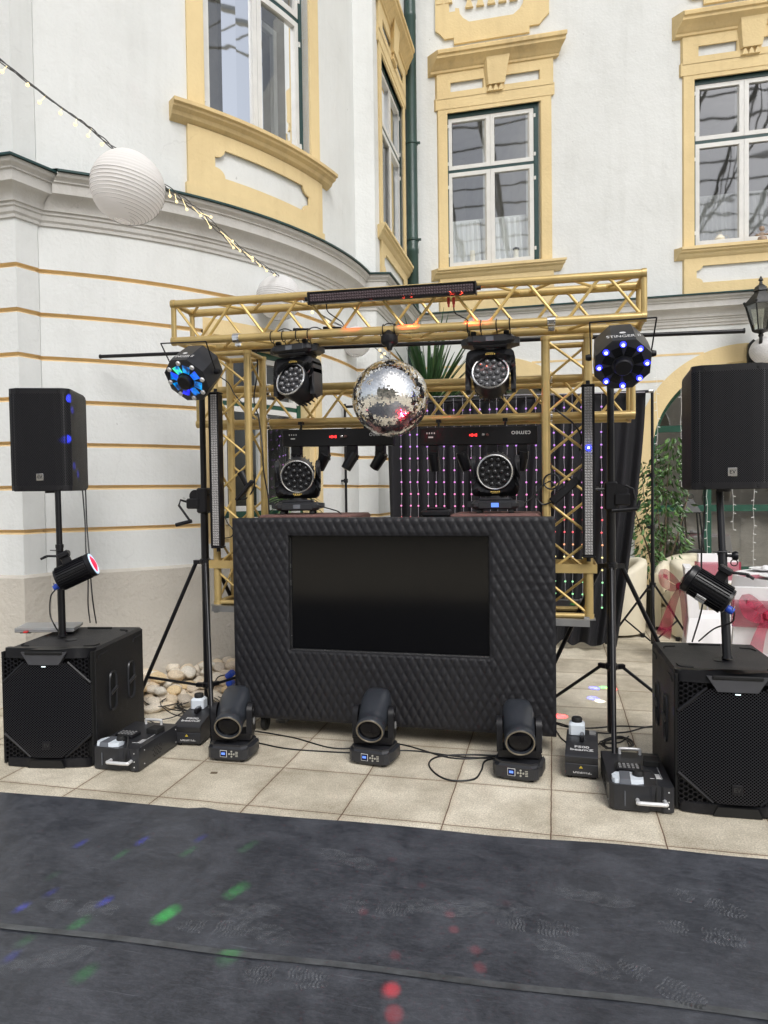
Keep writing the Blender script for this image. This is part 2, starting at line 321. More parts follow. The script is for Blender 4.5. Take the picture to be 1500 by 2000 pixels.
def vinyl(name, seed):
    m, t, p = nmat(name); N = t.nodes.new; L = t.links.new
    tc = N('ShaderNodeTexCoord'); mp = N('ShaderNodeMapping'); mp.inputs['Location'].default_value = (seed, seed*2, 0); L(tc.outputs['Object'], mp.inputs['Vector'])
    a = N('ShaderNodeTexNoise'); a.inputs['Scale'].default_value = 4.0; a.inputs['Detail'].default_value = 12; a.inputs['Roughness'].default_value = .74; a.inputs['Distortion'].default_value = .5; L(mp.outputs[0], a.inputs['Vector'])
    m2 = N('ShaderNodeMapping'); m2.inputs['Scale'].default_value = (1.0, 3.0, 1); m2.inputs['Rotation'].default_value = (0, 0, R(12)); L(mp.outputs[0], m2.inputs['Vector'])
    s = N('ShaderNodeTexNoise'); s.inputs['Scale'].default_value = 22; s.inputs['Detail'].default_value = 9; s.inputs['Roughness'].default_value = .75; s.inputs['Distortion'].default_value = 1.2; L(m2.outputs[0], s.inputs['Vector'])
    f = N('ShaderNodeTexNoise'); f.inputs['Scale'].default_value = 170; f.inputs['Detail'].default_value = 2; L(mp.outputs[0], f.inputs['Vector'])
    ra = N('ShaderNodeMapRange'); ra.inputs[1].default_value = .42; ra.inputs[2].default_value = .68; ra.inputs[4].default_value = .55; L(a.outputs[0], ra.inputs[0])
    rs = N('ShaderNodeMapRange'); rs.inputs[1].default_value = .42; rs.inputs[2].default_value = .72; rs.inputs[4].default_value = .5; L(s.outputs[0], rs.inputs[0])
    ad = N('ShaderNodeMath'); ad.operation = 'ADD'; ad.use_clamp = True; L(ra.outputs[0], ad.inputs[0]); L(rs.outputs[0], ad.inputs[1])
    for k_, an in enumerate((15, -28, 70)):
        m3 = N('ShaderNodeMapping'); m3.inputs['Rotation'].default_value = (0, 0, R(an)); m3.inputs['Scale'].default_value = (2.2, 60, 1); m3.inputs['Location'].default_value = (k_*3.3, 0, 0); L(mp.outputs[0], m3.inputs['Vector'])
        q = N('ShaderNodeTexNoise'); q.inputs['Scale'].default_value = 1.6; q.inputs['Detail'].default_value = 2; q.inputs['Distortion'].default_value = .25; L(m3.outputs[0], q.inputs['Vector'])
        rq = N('ShaderNodeMapRange'); rq.inputs[1].default_value = .70; rq.inputs[2].default_value = .76; rq.inputs[4].default_value = .6; L(q.outputs[0], rq.inputs[0])
        a2 = N('ShaderNodeMath'); a2.operation = 'ADD'; L(ad.outputs[0], a2.inputs[0]); L(rq.outputs[0], a2.inputs[1]); ad = a2
    mf = N('ShaderNodeMath'); mf.operation = 'MULTIPLY'; L(ad.outputs[0], mf.inputs[0])
    rf = N('ShaderNodeMapRange'); rf.inputs[1].default_value = .3; rf.inputs[2].default_value = .7; rf.inputs[3].default_value = .85; rf.inputs[4].default_value = 1.12; L(f.outputs[0], rf.inputs[0]); L(rf.outputs[0], mf.inputs[1])
    mx = N('ShaderNodeMix'); mx.data_type = 'RGBA'; mx.inputs[6].default_value = (.030, .033, .041, 1); mx.inputs[7].default_value = (.108, .114, .132, 1); L(mf.outputs[0], mx.inputs[0]); L(mx.outputs[2], p.inputs['Base Color'])
    rr = N('ShaderNodeMapRange'); rr.inputs[3].default_value = .40; rr.inputs[4].default_value = .66; L(ad.outputs[0], rr.inputs[0]); L(rr.outputs[0], p.inputs['Roughness']); p.inputs['Specular IOR Level'].default_value = .4
    b = N('ShaderNodeBump'); b.inputs['Strength'].default_value = .1; b.inputs['Distance'].default_value = .003; L(f.outputs[0], b.inputs['Height'])
    u = N('ShaderNodeTexNoise'); u.inputs['Scale'].default_value = 2.2; u.inputs['Detail'].default_value = 3; L(mp.outputs[0], u.inputs['Vector'])
    b2 = N('ShaderNodeBump'); b2.inputs['Strength'].default_value = .5; b2.inputs['Distance'].default_value = .02; L(u.outputs[0], b2.inputs['Height']); L(b.outputs[0], b2.inputs['Normal']); L(b2.outputs[0], p.inputs['Normal'])
    return m
M['vinyl'] = vinyl('dusty_black_vinyl', 0); M['vinyl2'] = vinyl('dusty_black_vinyl_near', 5)
def dust(name, a):
    m, t, p = nmat(name); N = t.nodes.new; L = t.links.new; out = t.nodes['Material Output']
    p.inputs['Base Color'].default_value = (.28, .29, .31, 1); p.inputs['Roughness'].default_value = .9
    tr = N('ShaderNodeBsdfTransparent'); mx = N('ShaderNodeMixShader'); tc = N('ShaderNodeTexCoord')
    n = N('ShaderNodeTexNoise'); n.inputs['Scale'].default_value = 35; n.inputs['Detail'].default_value = 5; L(tc.outputs['Object'], n.inputs['Vector'])
    r = N('ShaderNodeMapRange'); r.inputs[1].default_value = .35; r.inputs[2].default_value = .7; r.inputs[3].default_value = 0; r.inputs[4].default_value = a; L(n.outputs[0], r.inputs[0])
    L(r.outputs[0], mx.inputs[0]); L(tr.outputs[0], mx.inputs[1]); L(p.outputs[0], mx.inputs[2]); L(mx.outputs[0], out.inputs[0]); return m
M['dust'] = dust('foot_dust', .27); M['dust2'] = dust('foot_dust_faint', .20)
def grille(name, scale, base=(.024, .024, .028), hole=(.001, .001, .001)):
    m, t, p = nmat(name); N = t.nodes.new; L = t.links.new
    tc = N('ShaderNodeTexCoord'); mp = N('ShaderNodeMapping'); mp.inputs['Scale'].default_value = (scale, 0, scale*1.1547); L(tc.outputs['Object'], mp.inputs['Vector'])
    # two interleaved dot lattices -> staggered round holes
    def dots(off):
        a = N('ShaderNodeVectorMath'); a.operation = 'ADD'; a.inputs[1].default_value = off; L(mp.outputs[0], a.inputs[0])
        f = N('ShaderNodeVectorMath'); f.operation = 'FRACTION'; L(a.outputs[0], f.inputs[0])
        s = N('ShaderNodeVectorMath'); s.operation = 'SUBTRACT'; s.inputs[1].default_value = (.5, 0, .5); L(f.outputs[0], s.inputs[0])
        l = N('ShaderNodeVectorMath'); l.operation = 'LENGTH'; L(s.outputs[0], l.inputs[0]); return l.outputs['Value']
    mn = N('ShaderNodeMath'); mn.operation = 'MINIMUM'; L(dots((0, 0, 0)), mn.inputs[0]); L(dots((.5, 0, .5)), mn.inputs[1])
    r = N('ShaderNodeMapRange'); r.inputs[1].default_value = .24; r.inputs[2].default_value = .32; L(mn.outputs[0], r.inputs[0])
    mx = N('ShaderNodeMix'); mx.data_type = 'RGBA'; mx.inputs[6].default_value = hole+(1,); mx.inputs[7].default_value = base+(1,); L(r.outputs[0], mx.inputs[0]); L(mx.outputs[2], p.inputs['Base Color'])
    sp = N('ShaderNodeMath'); sp.operation = 'MULTIPLY'; sp.inputs[1].default_value = .35; L(r.outputs[0], sp.inputs[0]); L(sp.outputs[0], p.inputs['Specular IOR Level'])
    p.inputs['Roughness'].default_value = .4
    return m
M['grille'] = grille('perforated_grille', 95)
M['grille_fine'] = grille('fine_perforated_grille', 62, (.020, .020, .024))
def ledface(name, scale, on=(.40, .39, .385), off=(.02, .02, .02)):
    m, t, p = nmat(name)
    p.inputs['Base Color'].default_value = on+(1,); p.inputs['Roughness'].default_value = .22; p.inputs['Metallic'].default_value = .1; return m
M['led'] = ledface('led_lens', 1); M['led_red'] = ledface('led_lens_dark', 1, (.13, .10, .11))
M['lens'] = mat('clear_lens', (.16, .16, .17), .06, metal=.55, var=.3, scale=30, rvar=.03)
M['lens_dark'] = mat('dark_lens', (.03, .03, .032), .06, metal=.3, var=.3, scale=30, rvar=.03)
M['mirror'] = mat('mirror', (.97, .97, .96), .10, metal=1, var=.02, rvar=.01)
def paper():
    m, t, p = nmat('lantern_paper'); N = t.nodes.new; L = t.links.new; out = t.nodes['Material Output']
    p.inputs['Base Color'].default_value = (.93, .93, .93, 1); p.inputs['Roughness'].default_value = .9
    tl = N('ShaderNodeBsdfTranslucent'); tl.inputs[0].default_value = (.88, .87, .87, 1); mx = N('ShaderNodeMixShader'); mx.inputs[0].default_value = .45
    L(p.outputs[0], mx.inputs[1]); L(tl.outputs[0], mx.inputs[2]); L(mx.outputs[0], out.inputs[0]); return m
M['paper'] = paper()
# ------------------------------------------------------------------ ground
def struct(o, kind='structure'): o['kind'] = kind; return o
m = MB(); m.poly([(-60, -60, 0), (60, -60, 0), (60, 60, 0), (-60, 60, 0)])
struct(m.build('paving', M['paving'], smooth=0))
# ------------------------------------------------------------------ buildings
class Wall:
    def __init__(s, pts):
        s.p = [Vector(q) for q in pts]; s.c = [0]; n = len(pts)
        for a, b in zip(s.p, s.p[1:]): s.c.append(s.c[-1]+(b-a).length)
        s.o = []
        for i in range(n):
            ds = []
            if i: ds.append((s.p[i]-s.p[i-1]).normalized())
            if i < n-1: ds.append((s.p[i+1]-s.p[i]).normalized())
            ns = [Vector((d.y, -d.x)) for d in ds]
            if len(ns) == 1: s.o.append(ns[0])
            else:
                k = (ns[0]+ns[1]); k.normalize(); s.o.append(k/max(.3, k.dot(ns[0])))
    def P(s, t, off, z):
        i = 0
        while i < len(s.c)-2 and t > s.c[i+1]+1e-9: i += 1
        k = (t-s.c[i])/(s.c[i+1]-s.c[i]); q = s.p[i].lerp(s.p[i+1], k)+s.o[i].lerp(s.o[i+1], k)*off
        return Vector((q.x, q.y, z))
    def br(s, a, b): return [a]+[c for c in s.c if a+1e-6 < c < b-1e-6]+[b]
    def box(s, mb, a, b, z0, z1, o0, o1): s.sweep(mb, a, b, [(o0, z0), (o1, z0), (o1, z1), (o0, z1)], closed=True)
    def sweep(s, mb, a, b, prof, closed=False, cap=True):
        rings = [[mb.v(s.P(t, o, z)) for o, z in prof] for t in s.br(a, b)]; n = len(prof)
        for A, B in zip(rings, rings[1:]):
            for k in range(n if closed else n-1): mb.f([A[k], B[k], B[(k+1) % n], A[(k+1) % n]])
        if cap: mb.f(rings[0]); mb.f(rings[-1][::-1])
    def panel(s, mb, a, b, z0, z1, ops=(), off=0, depth=0):
        S = sorted(set(s.br(a, b)+[x for o in ops for x in o[:2] if a < x < b])); Z = sorted(set([z0, z1]+[x for o in ops for x in o[2:] if z0 < x < z1]))
        for i in range(len(S)-1):
            for j in range(len(Z)-1):
                sm, zm = (S[i]+S[i+1])/2, (Z[j]+Z[j+1])/2
                if any(o[0] < sm < o[1] and o[2] < zm < o[3] for o in ops): continue
                mb.poly([s.P(S[i], off, Z[j]), s.P(S[i+1], off, Z[j]), s.P(S[i+1], off, Z[j+1]), s.P(S[i], off, Z[j+1])])
        if depth:
            for o in ops:
                for t in o[:2]: mb.poly([s.P(t, off, o[2]), s.P(t, off-depth, o[2]), s.P(t, off-depth, o[3]), s.P(t, off, o[3])])
                for z in o[2:]:
                    q = s.br(o[0], o[1])
                    for x, y in zip(q, q[1:]): mb.poly([s.P(x, off, z), s.P(y, off, z), s.P(y, off-depth, z), s.P(x, off-depth, z)])
CX, CY, RW = -5.419, 7.299, 3.363
arc = [(CX+RW*math.cos(R(a)), CY+RW*math.sin(R(a))) for a in [-57.5+2.5*i for i in range(24)]]
W = Wall([(-9, 4.285), (-3.655, 4.285), (-3.605, 4.445)]+arc+[(-2.056, 7.42), (-1.85, 7.47), (-1.85, 9.3), (9, 9.3)])
SA0 = W.c[3]
def A(deg): return SA0+(deg+57.5)/2.5*(W.c[4]-W.c[3])
SC = W.c[-2]
def SY(y): return SC-(9.3-y)
def SX(x): return SC+(x+1.85)
ZT = 10.5
wing = thing('building', 'white plastered wing with rounded corner and ochre window surrounds, at the left', 'building', (CX, CY, 0))
rear = thing('building', 'white plastered rear wing with two tall curtained upper windows over glazed arches', 'building', (3, 9.3, 0))
def part(mb, name, mt, par, **k):
    o = mb.build(name, mt, par, **k); o.matrix_parent_inverse = Matrix.Translation(-par.location); return o
# walls
up_l = (A(-36.5), A(-16.3), 4.55, 7.3)
lo_l = (A(-34.5), A(-17.5), 1.30, 2.74)
side = (SY(7.79), SY(8.95), 4.43, 6.36)
grooves = [3.13-.3133*k for k in range(7)]
m = MB(); W.panel(m, 0, SC, 3.6, ZT, [up_l, side], depth=.16)
low_sur = (A(-37.3), A(-13.9), 1.10, 2.93)
zb = .94
for g in grooves[::-1]:
    W.panel(m, 0, SC, zb, g-.017, [low_sur]); zb = g+.017
W.panel(m, 0, SC, zb, 3.7, [low_sur])
part(m, 'wall', M['white_wall'], wing)
m = MB()
for g in grooves:
    pr_ = [(0, g-.017), (-.026, g-.003), (-.026, g+.007), (0, g+.017)]
    if low_sur[2] < g < low_sur[3]:
        W.sweep(m, 0, low_sur[0], pr_, cap=False); W.sweep(m, low_sur[1], SC, pr_, cap=False)
    else: W.sweep(m, 0, SC, pr_, cap=False)
part(m, 'groove_line', M['groove'], wing)
m = MB(); W.sweep(m, 0, SC, [(.035, 0), (.035, .925), (0, .945)], cap=False); part(m, 'plinth', M['plinth'], wing)
CP = [(.18, 3.786), (.183, 3.772), (.176, 3.758), (.160, 3.748), (.150, 3.735), (.150, 3.727), (.138, 3.722), (.136, 3.708), (.136, 3.652), (.130, 3.646), (.105, 3.636), (.075, 3.606), (.060, 3.570), (.058, 3.552), (.044, 3.548), (.043, 3.528), (.032, 3.520), (.028, 3.49), (.016, 3.476), (.014, 3.455), (0, 3.45)]
GP = [(.18, 3.788), (.202, 3.786), (.203, 3.800), (.17, 3.812), (0, 3.84)]
for par, a, b in ((wing, 0, SC), (rear, SC, W.c[-1])):
    m = MB(); W.sweep(m, a, b, CP, cap=False); part(m, 'cornice', M['cornice'], par, smooth=25)
    m = MB(); W.sweep(m, a, b, GP, cap=False); part(m, 'cornice_flashing', M['green'], par)
# roof slabs and backs so that no light leaks in
m = MB(); m.poly([(-9, 4.285, ZT), (-3.655, 4.285, ZT)]+[(x, y, ZT) for x, y in arc]+[(-1.85, 7.47, ZT), (-1.85, 9.3, ZT), (-9, 9.3, ZT)]); part(m, 'roof_slab', M['room'], wing)
m = MB(); m.poly([(-9, 9.3, ZT), (9, 9.3, ZT), (9, 16, ZT), (-9, 16, ZT)]); m.poly([(-9, 16, 0), (9, 16, 0), (9, 16, ZT), (-9, 16, ZT)]); m.poly([(9, 9.3, 0), (9, 16, 0), (9, 16, ZT), (9, 9.3, ZT)]); m.poly([(-9, 4.285, 0), (-9, 16, 0), (-9, 16, ZT), (-9, 4.285, ZT)])
part(m, 'outer_shell', M['room'], rear)
def niche(par, o, d, mt, o0=.1):
    m = MB(); a, b, z0, z1 = o
    q = W.br(a, b)
    for z in (z0, z1):
        for x, y in zip(q, q[1:]): m.poly([W.P(x, -o0, z), W.P(y, -o0, z), W.P(y, -d, z), W.P(x, -d, z)])
    for t in (a, b): m.poly([W.P(t, -o0, z0), W.P(t, -d, z0), W.P(t, -d, z1), W.P(t, -o0, z1)])
    for x, y in zip(q, q[1:]): m.poly([W.P(x, -d, z0), W.P(y, -d, z0), W.P(y, -d, z1), W.P(x, -d, z1)])
    part(m, 'room_interior', mt, par)
def bars(m, a, b, z0, z1, w, o0, o1):
    W.box(m, a, a+w, z0, z1, o0, o1); W.box(m, b-w, b, z0, z1, o0, o1); W.box(m, a+w, b-w, z0, z0+w, o0, o1); W.box(m, a+w, b-w, z1-w, z1, o0, o1)
def window(par, o, tz, rec, gl, fm, fw_=.045, bot=.012, sw=.05, rows=2):
    a, b, z0, z1 = o; m = MB()
    W.box(m, a, a+fw_, z0, z1, -rec-.05, -rec+.02); W.box(m, b-fw_, b, z0, z1, -rec-.05, -rec+.02)
    W.box(m, a+fw_, b-fw_, z1-fw_, z1, -rec-.05, -rec+.02); W.box(m, a+fw_, b-fw_, z0, z0+bot, -rec-.05, -rec+.02)
    W.box(m, a+fw_, b-fw_, tz-.018, tz+.018, -rec-.05, -rec+.008)
    win = part(m, 'window', fm, par); c = (a+b)/2
    for z_a, z_b in ((z0+bot+.002, tz-.02), (tz+.02, z1-fw_-.002)):
        for s_a, s_b in ((a+fw_+.002, c-.002), (c+.002, b-fw_-.002)):
            m = MB(); bars(m, s_a, s_b, z_a, z_b, sw, -rec-.045, -rec+.012)
            for zz in (z_a+.12*(z_b-z_a), z_a+.85*(z_b-z_a)):
                t = s_a-.006 if s_a < c-.1 else s_b+.006
                W.box(m, t-.01, t+.01, zz-.022, zz+.022, -rec+.014, -rec+.026)
            sh = m.build('sash', M['wood_white'], win); sh.matrix_parent_inverse = win.matrix_world.inverted()
            m = MB(); W.panel(m, s_a+sw-.005, s_b-sw+.005, z_a+sw-.005, z_b-sw+.005, off=-rec-.015)
            pn = m.build('pane', gl, win)
    return win
def notched(m, a, b, z0, z1, off, r, d=.02):
    """yellow quarter rounds that notch the corners of an inset panel"""
    for sx_, cx_ in ((1, a), (-1, b)):
        for sz_, cz_ in ((1, z0), (-1, z1)):
            ps = [(cx_, cz_)]+[(cx_+sx_*r*math.cos(t), cz_+sz_*r*.8*math.sin(t)) for t in [math.pi/2*k/6 for k in range(7)]]
            F_ = [m.v(W.P(s, off, z)) for s, z in ps]; B_ = [m.v(W.P(s, off-d, z)) for s, z in ps]; m.f(F_)
            for i in range(len(ps)): m.f([F_[i], F_[(i+1) % len(ps)], B_[(i+1) % len(ps)], B_[i]])
SILL = lambda z, p: [(0, z), (p, z-.012), (p, z-.040), (p*.82, z-.048), (p*.8, z-.066), (p*.55, z-.085), (p*.45, z-.112), (.02, z-.14), (0, z-.145)]
# upper window of the rounded corner
m = MB(); W.panel(m, A(-38.9), A(-13.9), 4.40, 7.6, [up_l], off=.022, depth=.10)
for t in (A(-38.9), A(-13.9)): m.poly([W.P(t, 0, 4.4), W.P(t, .022, 4.4), W.P(t, .022, 7.6), W.P(t, 0, 7.6)])
part(m, 'window_surround', M['yellow'], wing)
m = MB(); W.sweep(m, A(-41.4), A(-11.4), SILL(4.56, .13)); part(m, 'window_sill', M['hood'], wing, smooth=25)
pan = (A(-35.2), A(-17.3), 4.075, 4.30)
m = MB(); W.panel(m, A(-39.1), A(-13.6), 3.80, 4.42, [pan], off=.03, depth=.018)
for t in (A(-39.1), A(-13.6)): m.poly([W.P(t, 0, 3.8), W.P(t, .03, 3.8), W.P(t, .03, 4.42), W.P(t, 0, 4.42)])
notched(m, *pan, .03, .09); W.box(m, A(-39.4), A(-13.1), 3.80, 3.965, 0, .034)
part(m, 'window_apron', M['yellow'], wing)
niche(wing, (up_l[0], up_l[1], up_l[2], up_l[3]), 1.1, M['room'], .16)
window(wing, up_l, 5.86, .09, M['glass'], M['green'], fw_=.045)
# inner casement seen through the panes
m = MB(); c_ = (up_l[0]+up_l[1])/2
bars(m, up_l[0]+.06, c_, up_l[2]+.02, 5.84, .06, -.36, -.32); bars(m, c_+.01, up_l[1]-.06, up_l[2]+.02, 5.84, .06, -.36, -.32)
part(m, 'inner_casement', M['wood_white'], wing)
# ground floor window of the rounded corner
m = MB(); W.panel(m, low_sur[0], low_sur[1], low_sur[2], low_sur[3], [lo_l], off=.0, depth=.2); W.panel(m, low_sur[0]+.03, low_sur[1]-.03, low_sur[2]+.03, low_sur[3]-.03, [(lo_l[0]-.08, lo_l[1]+.08, lo_l[2]-.06, lo_l[3]+.06)], off=.02, depth=.02)
part(m, 'window_surround', M['yellow'], wing)
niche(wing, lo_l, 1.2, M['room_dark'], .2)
window(wing, lo_l, 2.62-.35, .12, M['glass_left'], M['green2'], fw_=.05, bot=.05, sw=.045)
m = MB(); W.box(m, lo_l[0], lo_l[1], lo_l[2]-.05, lo_l[2]+.0, -.1, .06); part(m, 'window_sill', M['wood_white'], wing)
# side window of the wing and rear windows share one design
def full_window(par, a, b, z0, z1, gl, apron=True, curtain=True):
    o = (a, b, z0, z1); c = (a+b)/2
    m = MB(); W.panel(m, a-.12, b+.125, z0-.04, z1+.20, [o], off=.022, depth=.07)
    for t in (a-.12, b+.125): m.poly([W.P(t, 0, z0-.04), W.P(t, .022, z0-.04), W.P(t, .022, z1+.2), W.P(t, 0, z1+.2)])
    W.box(m, a-.155, b+.16, z1+.05, z1+.2, 0, .028)
    part(m, 'window_surround', M['yellow'], par)
    m = MB(); h0, h1 = z1+.18, z1+.53
    ops = [(a+.035, c-.13, z1+.255, z1+.375), (c+.13, b-.02, z1+.255, z1+.375)]
    W.panel(m, a-.14, b+.14, h0, h1, ops, off=.034, depth=.02)
    for t in (a-.14, b+.14): m.poly([W.P(t, 0, h0), W.P(t, .034, h0), W.P(t, .034, h1), W.P(t, 0, h1)])
    part(m, 'frieze', M['yellow'], par)
    m = MB()
    zt, zk = z1+.62, z1+.265
    F_ = [m.v(W.P(s, .10 if z > zk+.1 else .075, z)) for s, z in ((c-.105, zk), (c+.105, zk), (c+.15, zt), (c-.15, zt))]
    B_ = [m.v(W.P(s, 0, z)) for s, z in ((c-.105, zk), (c+.105, zk), (c+.15, zt), (c-.15, zt))]
    m.f(F_)
    for i in range(4): m.f([F_[i], F_[(i+1) % 4], B_[(i+1) % 4], B_[i]])
    for k in (-1, 0, 1):
        q = c+k*.068; T = [(q-.032, zk-.075), (q+.032, zk-.075), (q+.006, zk-.006), (q-.006, zk-.006)]
        F_ = [m.v(W.P(s, .062, z)) for s, z in T]; B_ = [m.v(W.P(s, 0, z)) for s, z in T]; m.f(F_)
        for i in range(4): m.f([F_[i], F_[(i+1) % 4], B_[(i+1) % 4], B_[i]])
    part(m, 'keystone', M['yellow'], par)
    m = MB(); z = z1+.77
    W.sweep(m, a-.235, b+.20, [(0, z), (.16, z-.03), (.17, z-.045), (.17, z-.085), (.15, z-.095), (.148, z-.13), (.135, z-.14), (.12, z-.155), (.085, z-.185), (.07, z-.215), (.05, z-.235), (.05, z-.262), (.038, z-.27), (0, z-.275)])
    part(m, 'window_hood', M['hood'], par, smooth=25)
    m = MB(); W.sweep(m, a-.215, b+.23, SILL(z0-.022, .11)); part(m, 'window_sill', M['yellow'], par, smooth=25)
    if apron:
        pn = (a+.02, b-.02, 3.97, 4.17); m = MB(); W.panel(m, a-.12, b+.14, 3.80, z0-.14, [pn], off=.026, depth=.02); notched(m, *pn, .026, .07)
        for t in (a-.12, b+.14): m.poly([W.P(t, 0, 3.8), W.P(t, .026, 3.8), W.P(t, .026, z0-.14), W.P(t, 0, z0-.14)])
        part(m, 'window_apron', M['yellow'], par)
    niche(par, o, 1.3, M['room'], .1)
    window(par, o, z0+1.24, .045, gl, M['green'], fw_=.05)
    if curtain:
        m = MB(); m2 = MB()
        for s0, s1 in ((a+.006, c-.004), (c+.004, b-.006)):
            n = 70; top = z0+.63
            for k in range(n):
                t0, t1 = s0+(s1-s0)*k/n, s0+(s1-s0)*(k+1)/n
                f = lambda t: -.16+.022*math.sin(t*70+2*math.sin(t*9))+.010*math.sin(t*173)
                m.poly([W.P(t0, f(t0), z0+.02), W.P(t1, f(t1), z0+.02), W.P(t1, f(t1)*.5-.11, top), W.P(t0, f(t0)*.5-.11, top)])
            W.box(m2, s0, s1, top-.005, top+.035, -.235, -.215)
        part(m, 'net_curtain', M['sheer'], par); part(m2, 'curtain_rail', M['wood_white'], par)
full_window(wing, side[0], side[1], side[2], side[3], M['glass_side'], curtain=False)
WX = (-.743, 2.24)
rw = [(SX(c-.594), SX(c+.594), 4.42, 6.39) for c in WX]
RO, RI, ZS = 1.27, 1.06, 1.95
m = MB(); W.panel(m, SC, W.c[-1], 3.6, ZT, rw, depth=.12)
W.panel(m, SC, W.c[-1], 0, 3.7, [(SX(c-RO), SX(c+RO), -1, ZS+RO) for c in WX])
for c in WX:
    for sg in (-1, 1):
        N_ = 16
        for k in range(N_):
            t0, t1 = math.pi/2*k/N_, math.pi/2*(k+1)/N_
            pts = [(c+sg*RO*math.cos(t), ZS+RO*math.sin(t)) for t in (t0, t1)]
            m.poly([(pts[0][0], 9.3, pts[0][1]), (c+sg*RO, 9.3, pts[0][1]), (c+sg*RO, 9.3, pts[1][1]), (pts[1][0], 9.3, pts[1][1])])
part(m, 'wall', M['white_wall'], rear)
m = MB()
for g in grooves:
    xs = [-1.84]
    for c in WX:
        h = RO+.004 if g < ZS else math.sqrt(max(0, RO*RO-(g-ZS)**2))+.004
        xs += [c-h, c+h]
    xs.append(9)
    for x0, x1 in zip(xs[::2], xs[1::2]):
        if x1-x0 > .02: W.box(m, SX(x0), SX(x1), g-.014, g+.012, -.01, .003)
part(m, 'groove_line', M['groove'], rear)
for i, c in enumerate(WX): full_window(rear, *rw[i], M['glass'])
for c in WX:
    m = MB(); N_ = 40
    arcp = lambda r: [(c-r, 0)]+[(c-r*math.cos(math.pi*k/N_), ZS+r*math.sin(math.pi*k/N_)) for k in range(N_+1)]+[(c+r, 0)]
    O_, I_ = arcp(RO), arcp(RI)
    for k in range(len(O_)-1):
        for y0, y1, q in ((9.285, 9.285, 0),):
            m.poly([(O_[k][0], y0, O_[k][1]), (O_[k+1][0], y0, O_[k+1][1]), (I_[k+1][0], y0, I_[k+1][1]), (I_[k][0], y0, I_[k][1])])
        m.poly([(O_[k][0], 9.285, O_[k][1]), (O_[k+1][0], 9.285, O_[k+1][1]), (O_[k+1][0], 9.31, O_[k+1][1]), (O_[k][0], 9.31, O_[k][1])])
        m.poly([(I_[k][0], 9.285, I_[k][1]), (I_[k+1][0], 9.285, I_[k+1][1]), (I_[k+1][0], 9.55, I_[k+1][1]), (I_[k][0], 9.55, I_[k][1])])
    part(m, 'arch_surround', M['yellow'], rear)
    m = MB(); Y = 9.47
    def hb(x0, x1, z0, z1, y=Y, d=.05): m.box(((x0+x1)/2, y, (z0+z1)/2), (x1-x0, d, z1-z0))
    for x0, x1 in ((c-.443, c-.359), (c+.359, c+.443)): hb(x0, x1, .53, 2.20)
    hb(c-RI, c+RI, 2.20, 2.28); hb(c-RI, c+RI, 1.21, 1.29, d=.046); hb(c-RI, c+RI, .30, .53, d=.055)
    for k in range(N_):
        t0, t1 = math.pi*k/N_, math.pi*(k+1)/N_; q = [(c-r*math.cos(t), ZS+r*math.sin(t)) for t in (t0, t1) for r in (RI, RI-.045)]
        m.hexa([(q[j][0], y, q[j][1]) for y in (Y-.03, Y+.03) for j in (0, 2, 3, 1)])
    hb(c-RI, c-RI+.045, .53, ZS, d=.06); hb(c+RI-.045, c+RI, .53, ZS, d=.06)
    gw = part(m, 'arched_window', M['green2'], rear)
    m = MB(); pts = [(c-RI+.02, .4)]+[(c-(RI-.02)*math.cos(math.pi*k/N_), ZS+(RI-.02)*math.sin(math.pi*k/N_)) for k in range(N_+1)]+[(c+RI-.02, .4)]
    m.poly([(x, Y+.012, z) for x, z in pts]); m.build('pane', M['glass_low'], gw)
    m = MB(); m.box((c, 9.42, .15), (2*RI, .30, .30)); part(m, 'window_sill', M['plinth'], rear)
m = MB(); m.poly([(-1.8, 9.6, 0.05), (5, 9.6, 0.05), (5, 13, 0.05), (-1.8, 13, .05)]); m.poly([(-1.8, 13, 0), (5, 13, 0), (5, 13, 3.4), (-1.8, 13, 3.4)]); m.poly([(-1.8, 9.6, 3.4), (5, 9.6, 3.4), (5, 13, 3.4), (-1.8, 13, 3.4)]); m.poly([(-1.8, 9.6, 0), (-1.8, 13, 0), (-1.8, 13, 3.4), (-1.8, 9.6, 3.4)]); m.poly([(5, 9.6, 0), (5, 13, 0), (5, 13, 3.4), (5, 9.6, 3.4)])
part(m, 'room_interior', mat('dining_room_wall', (.62, .56, .48), .9), rear)
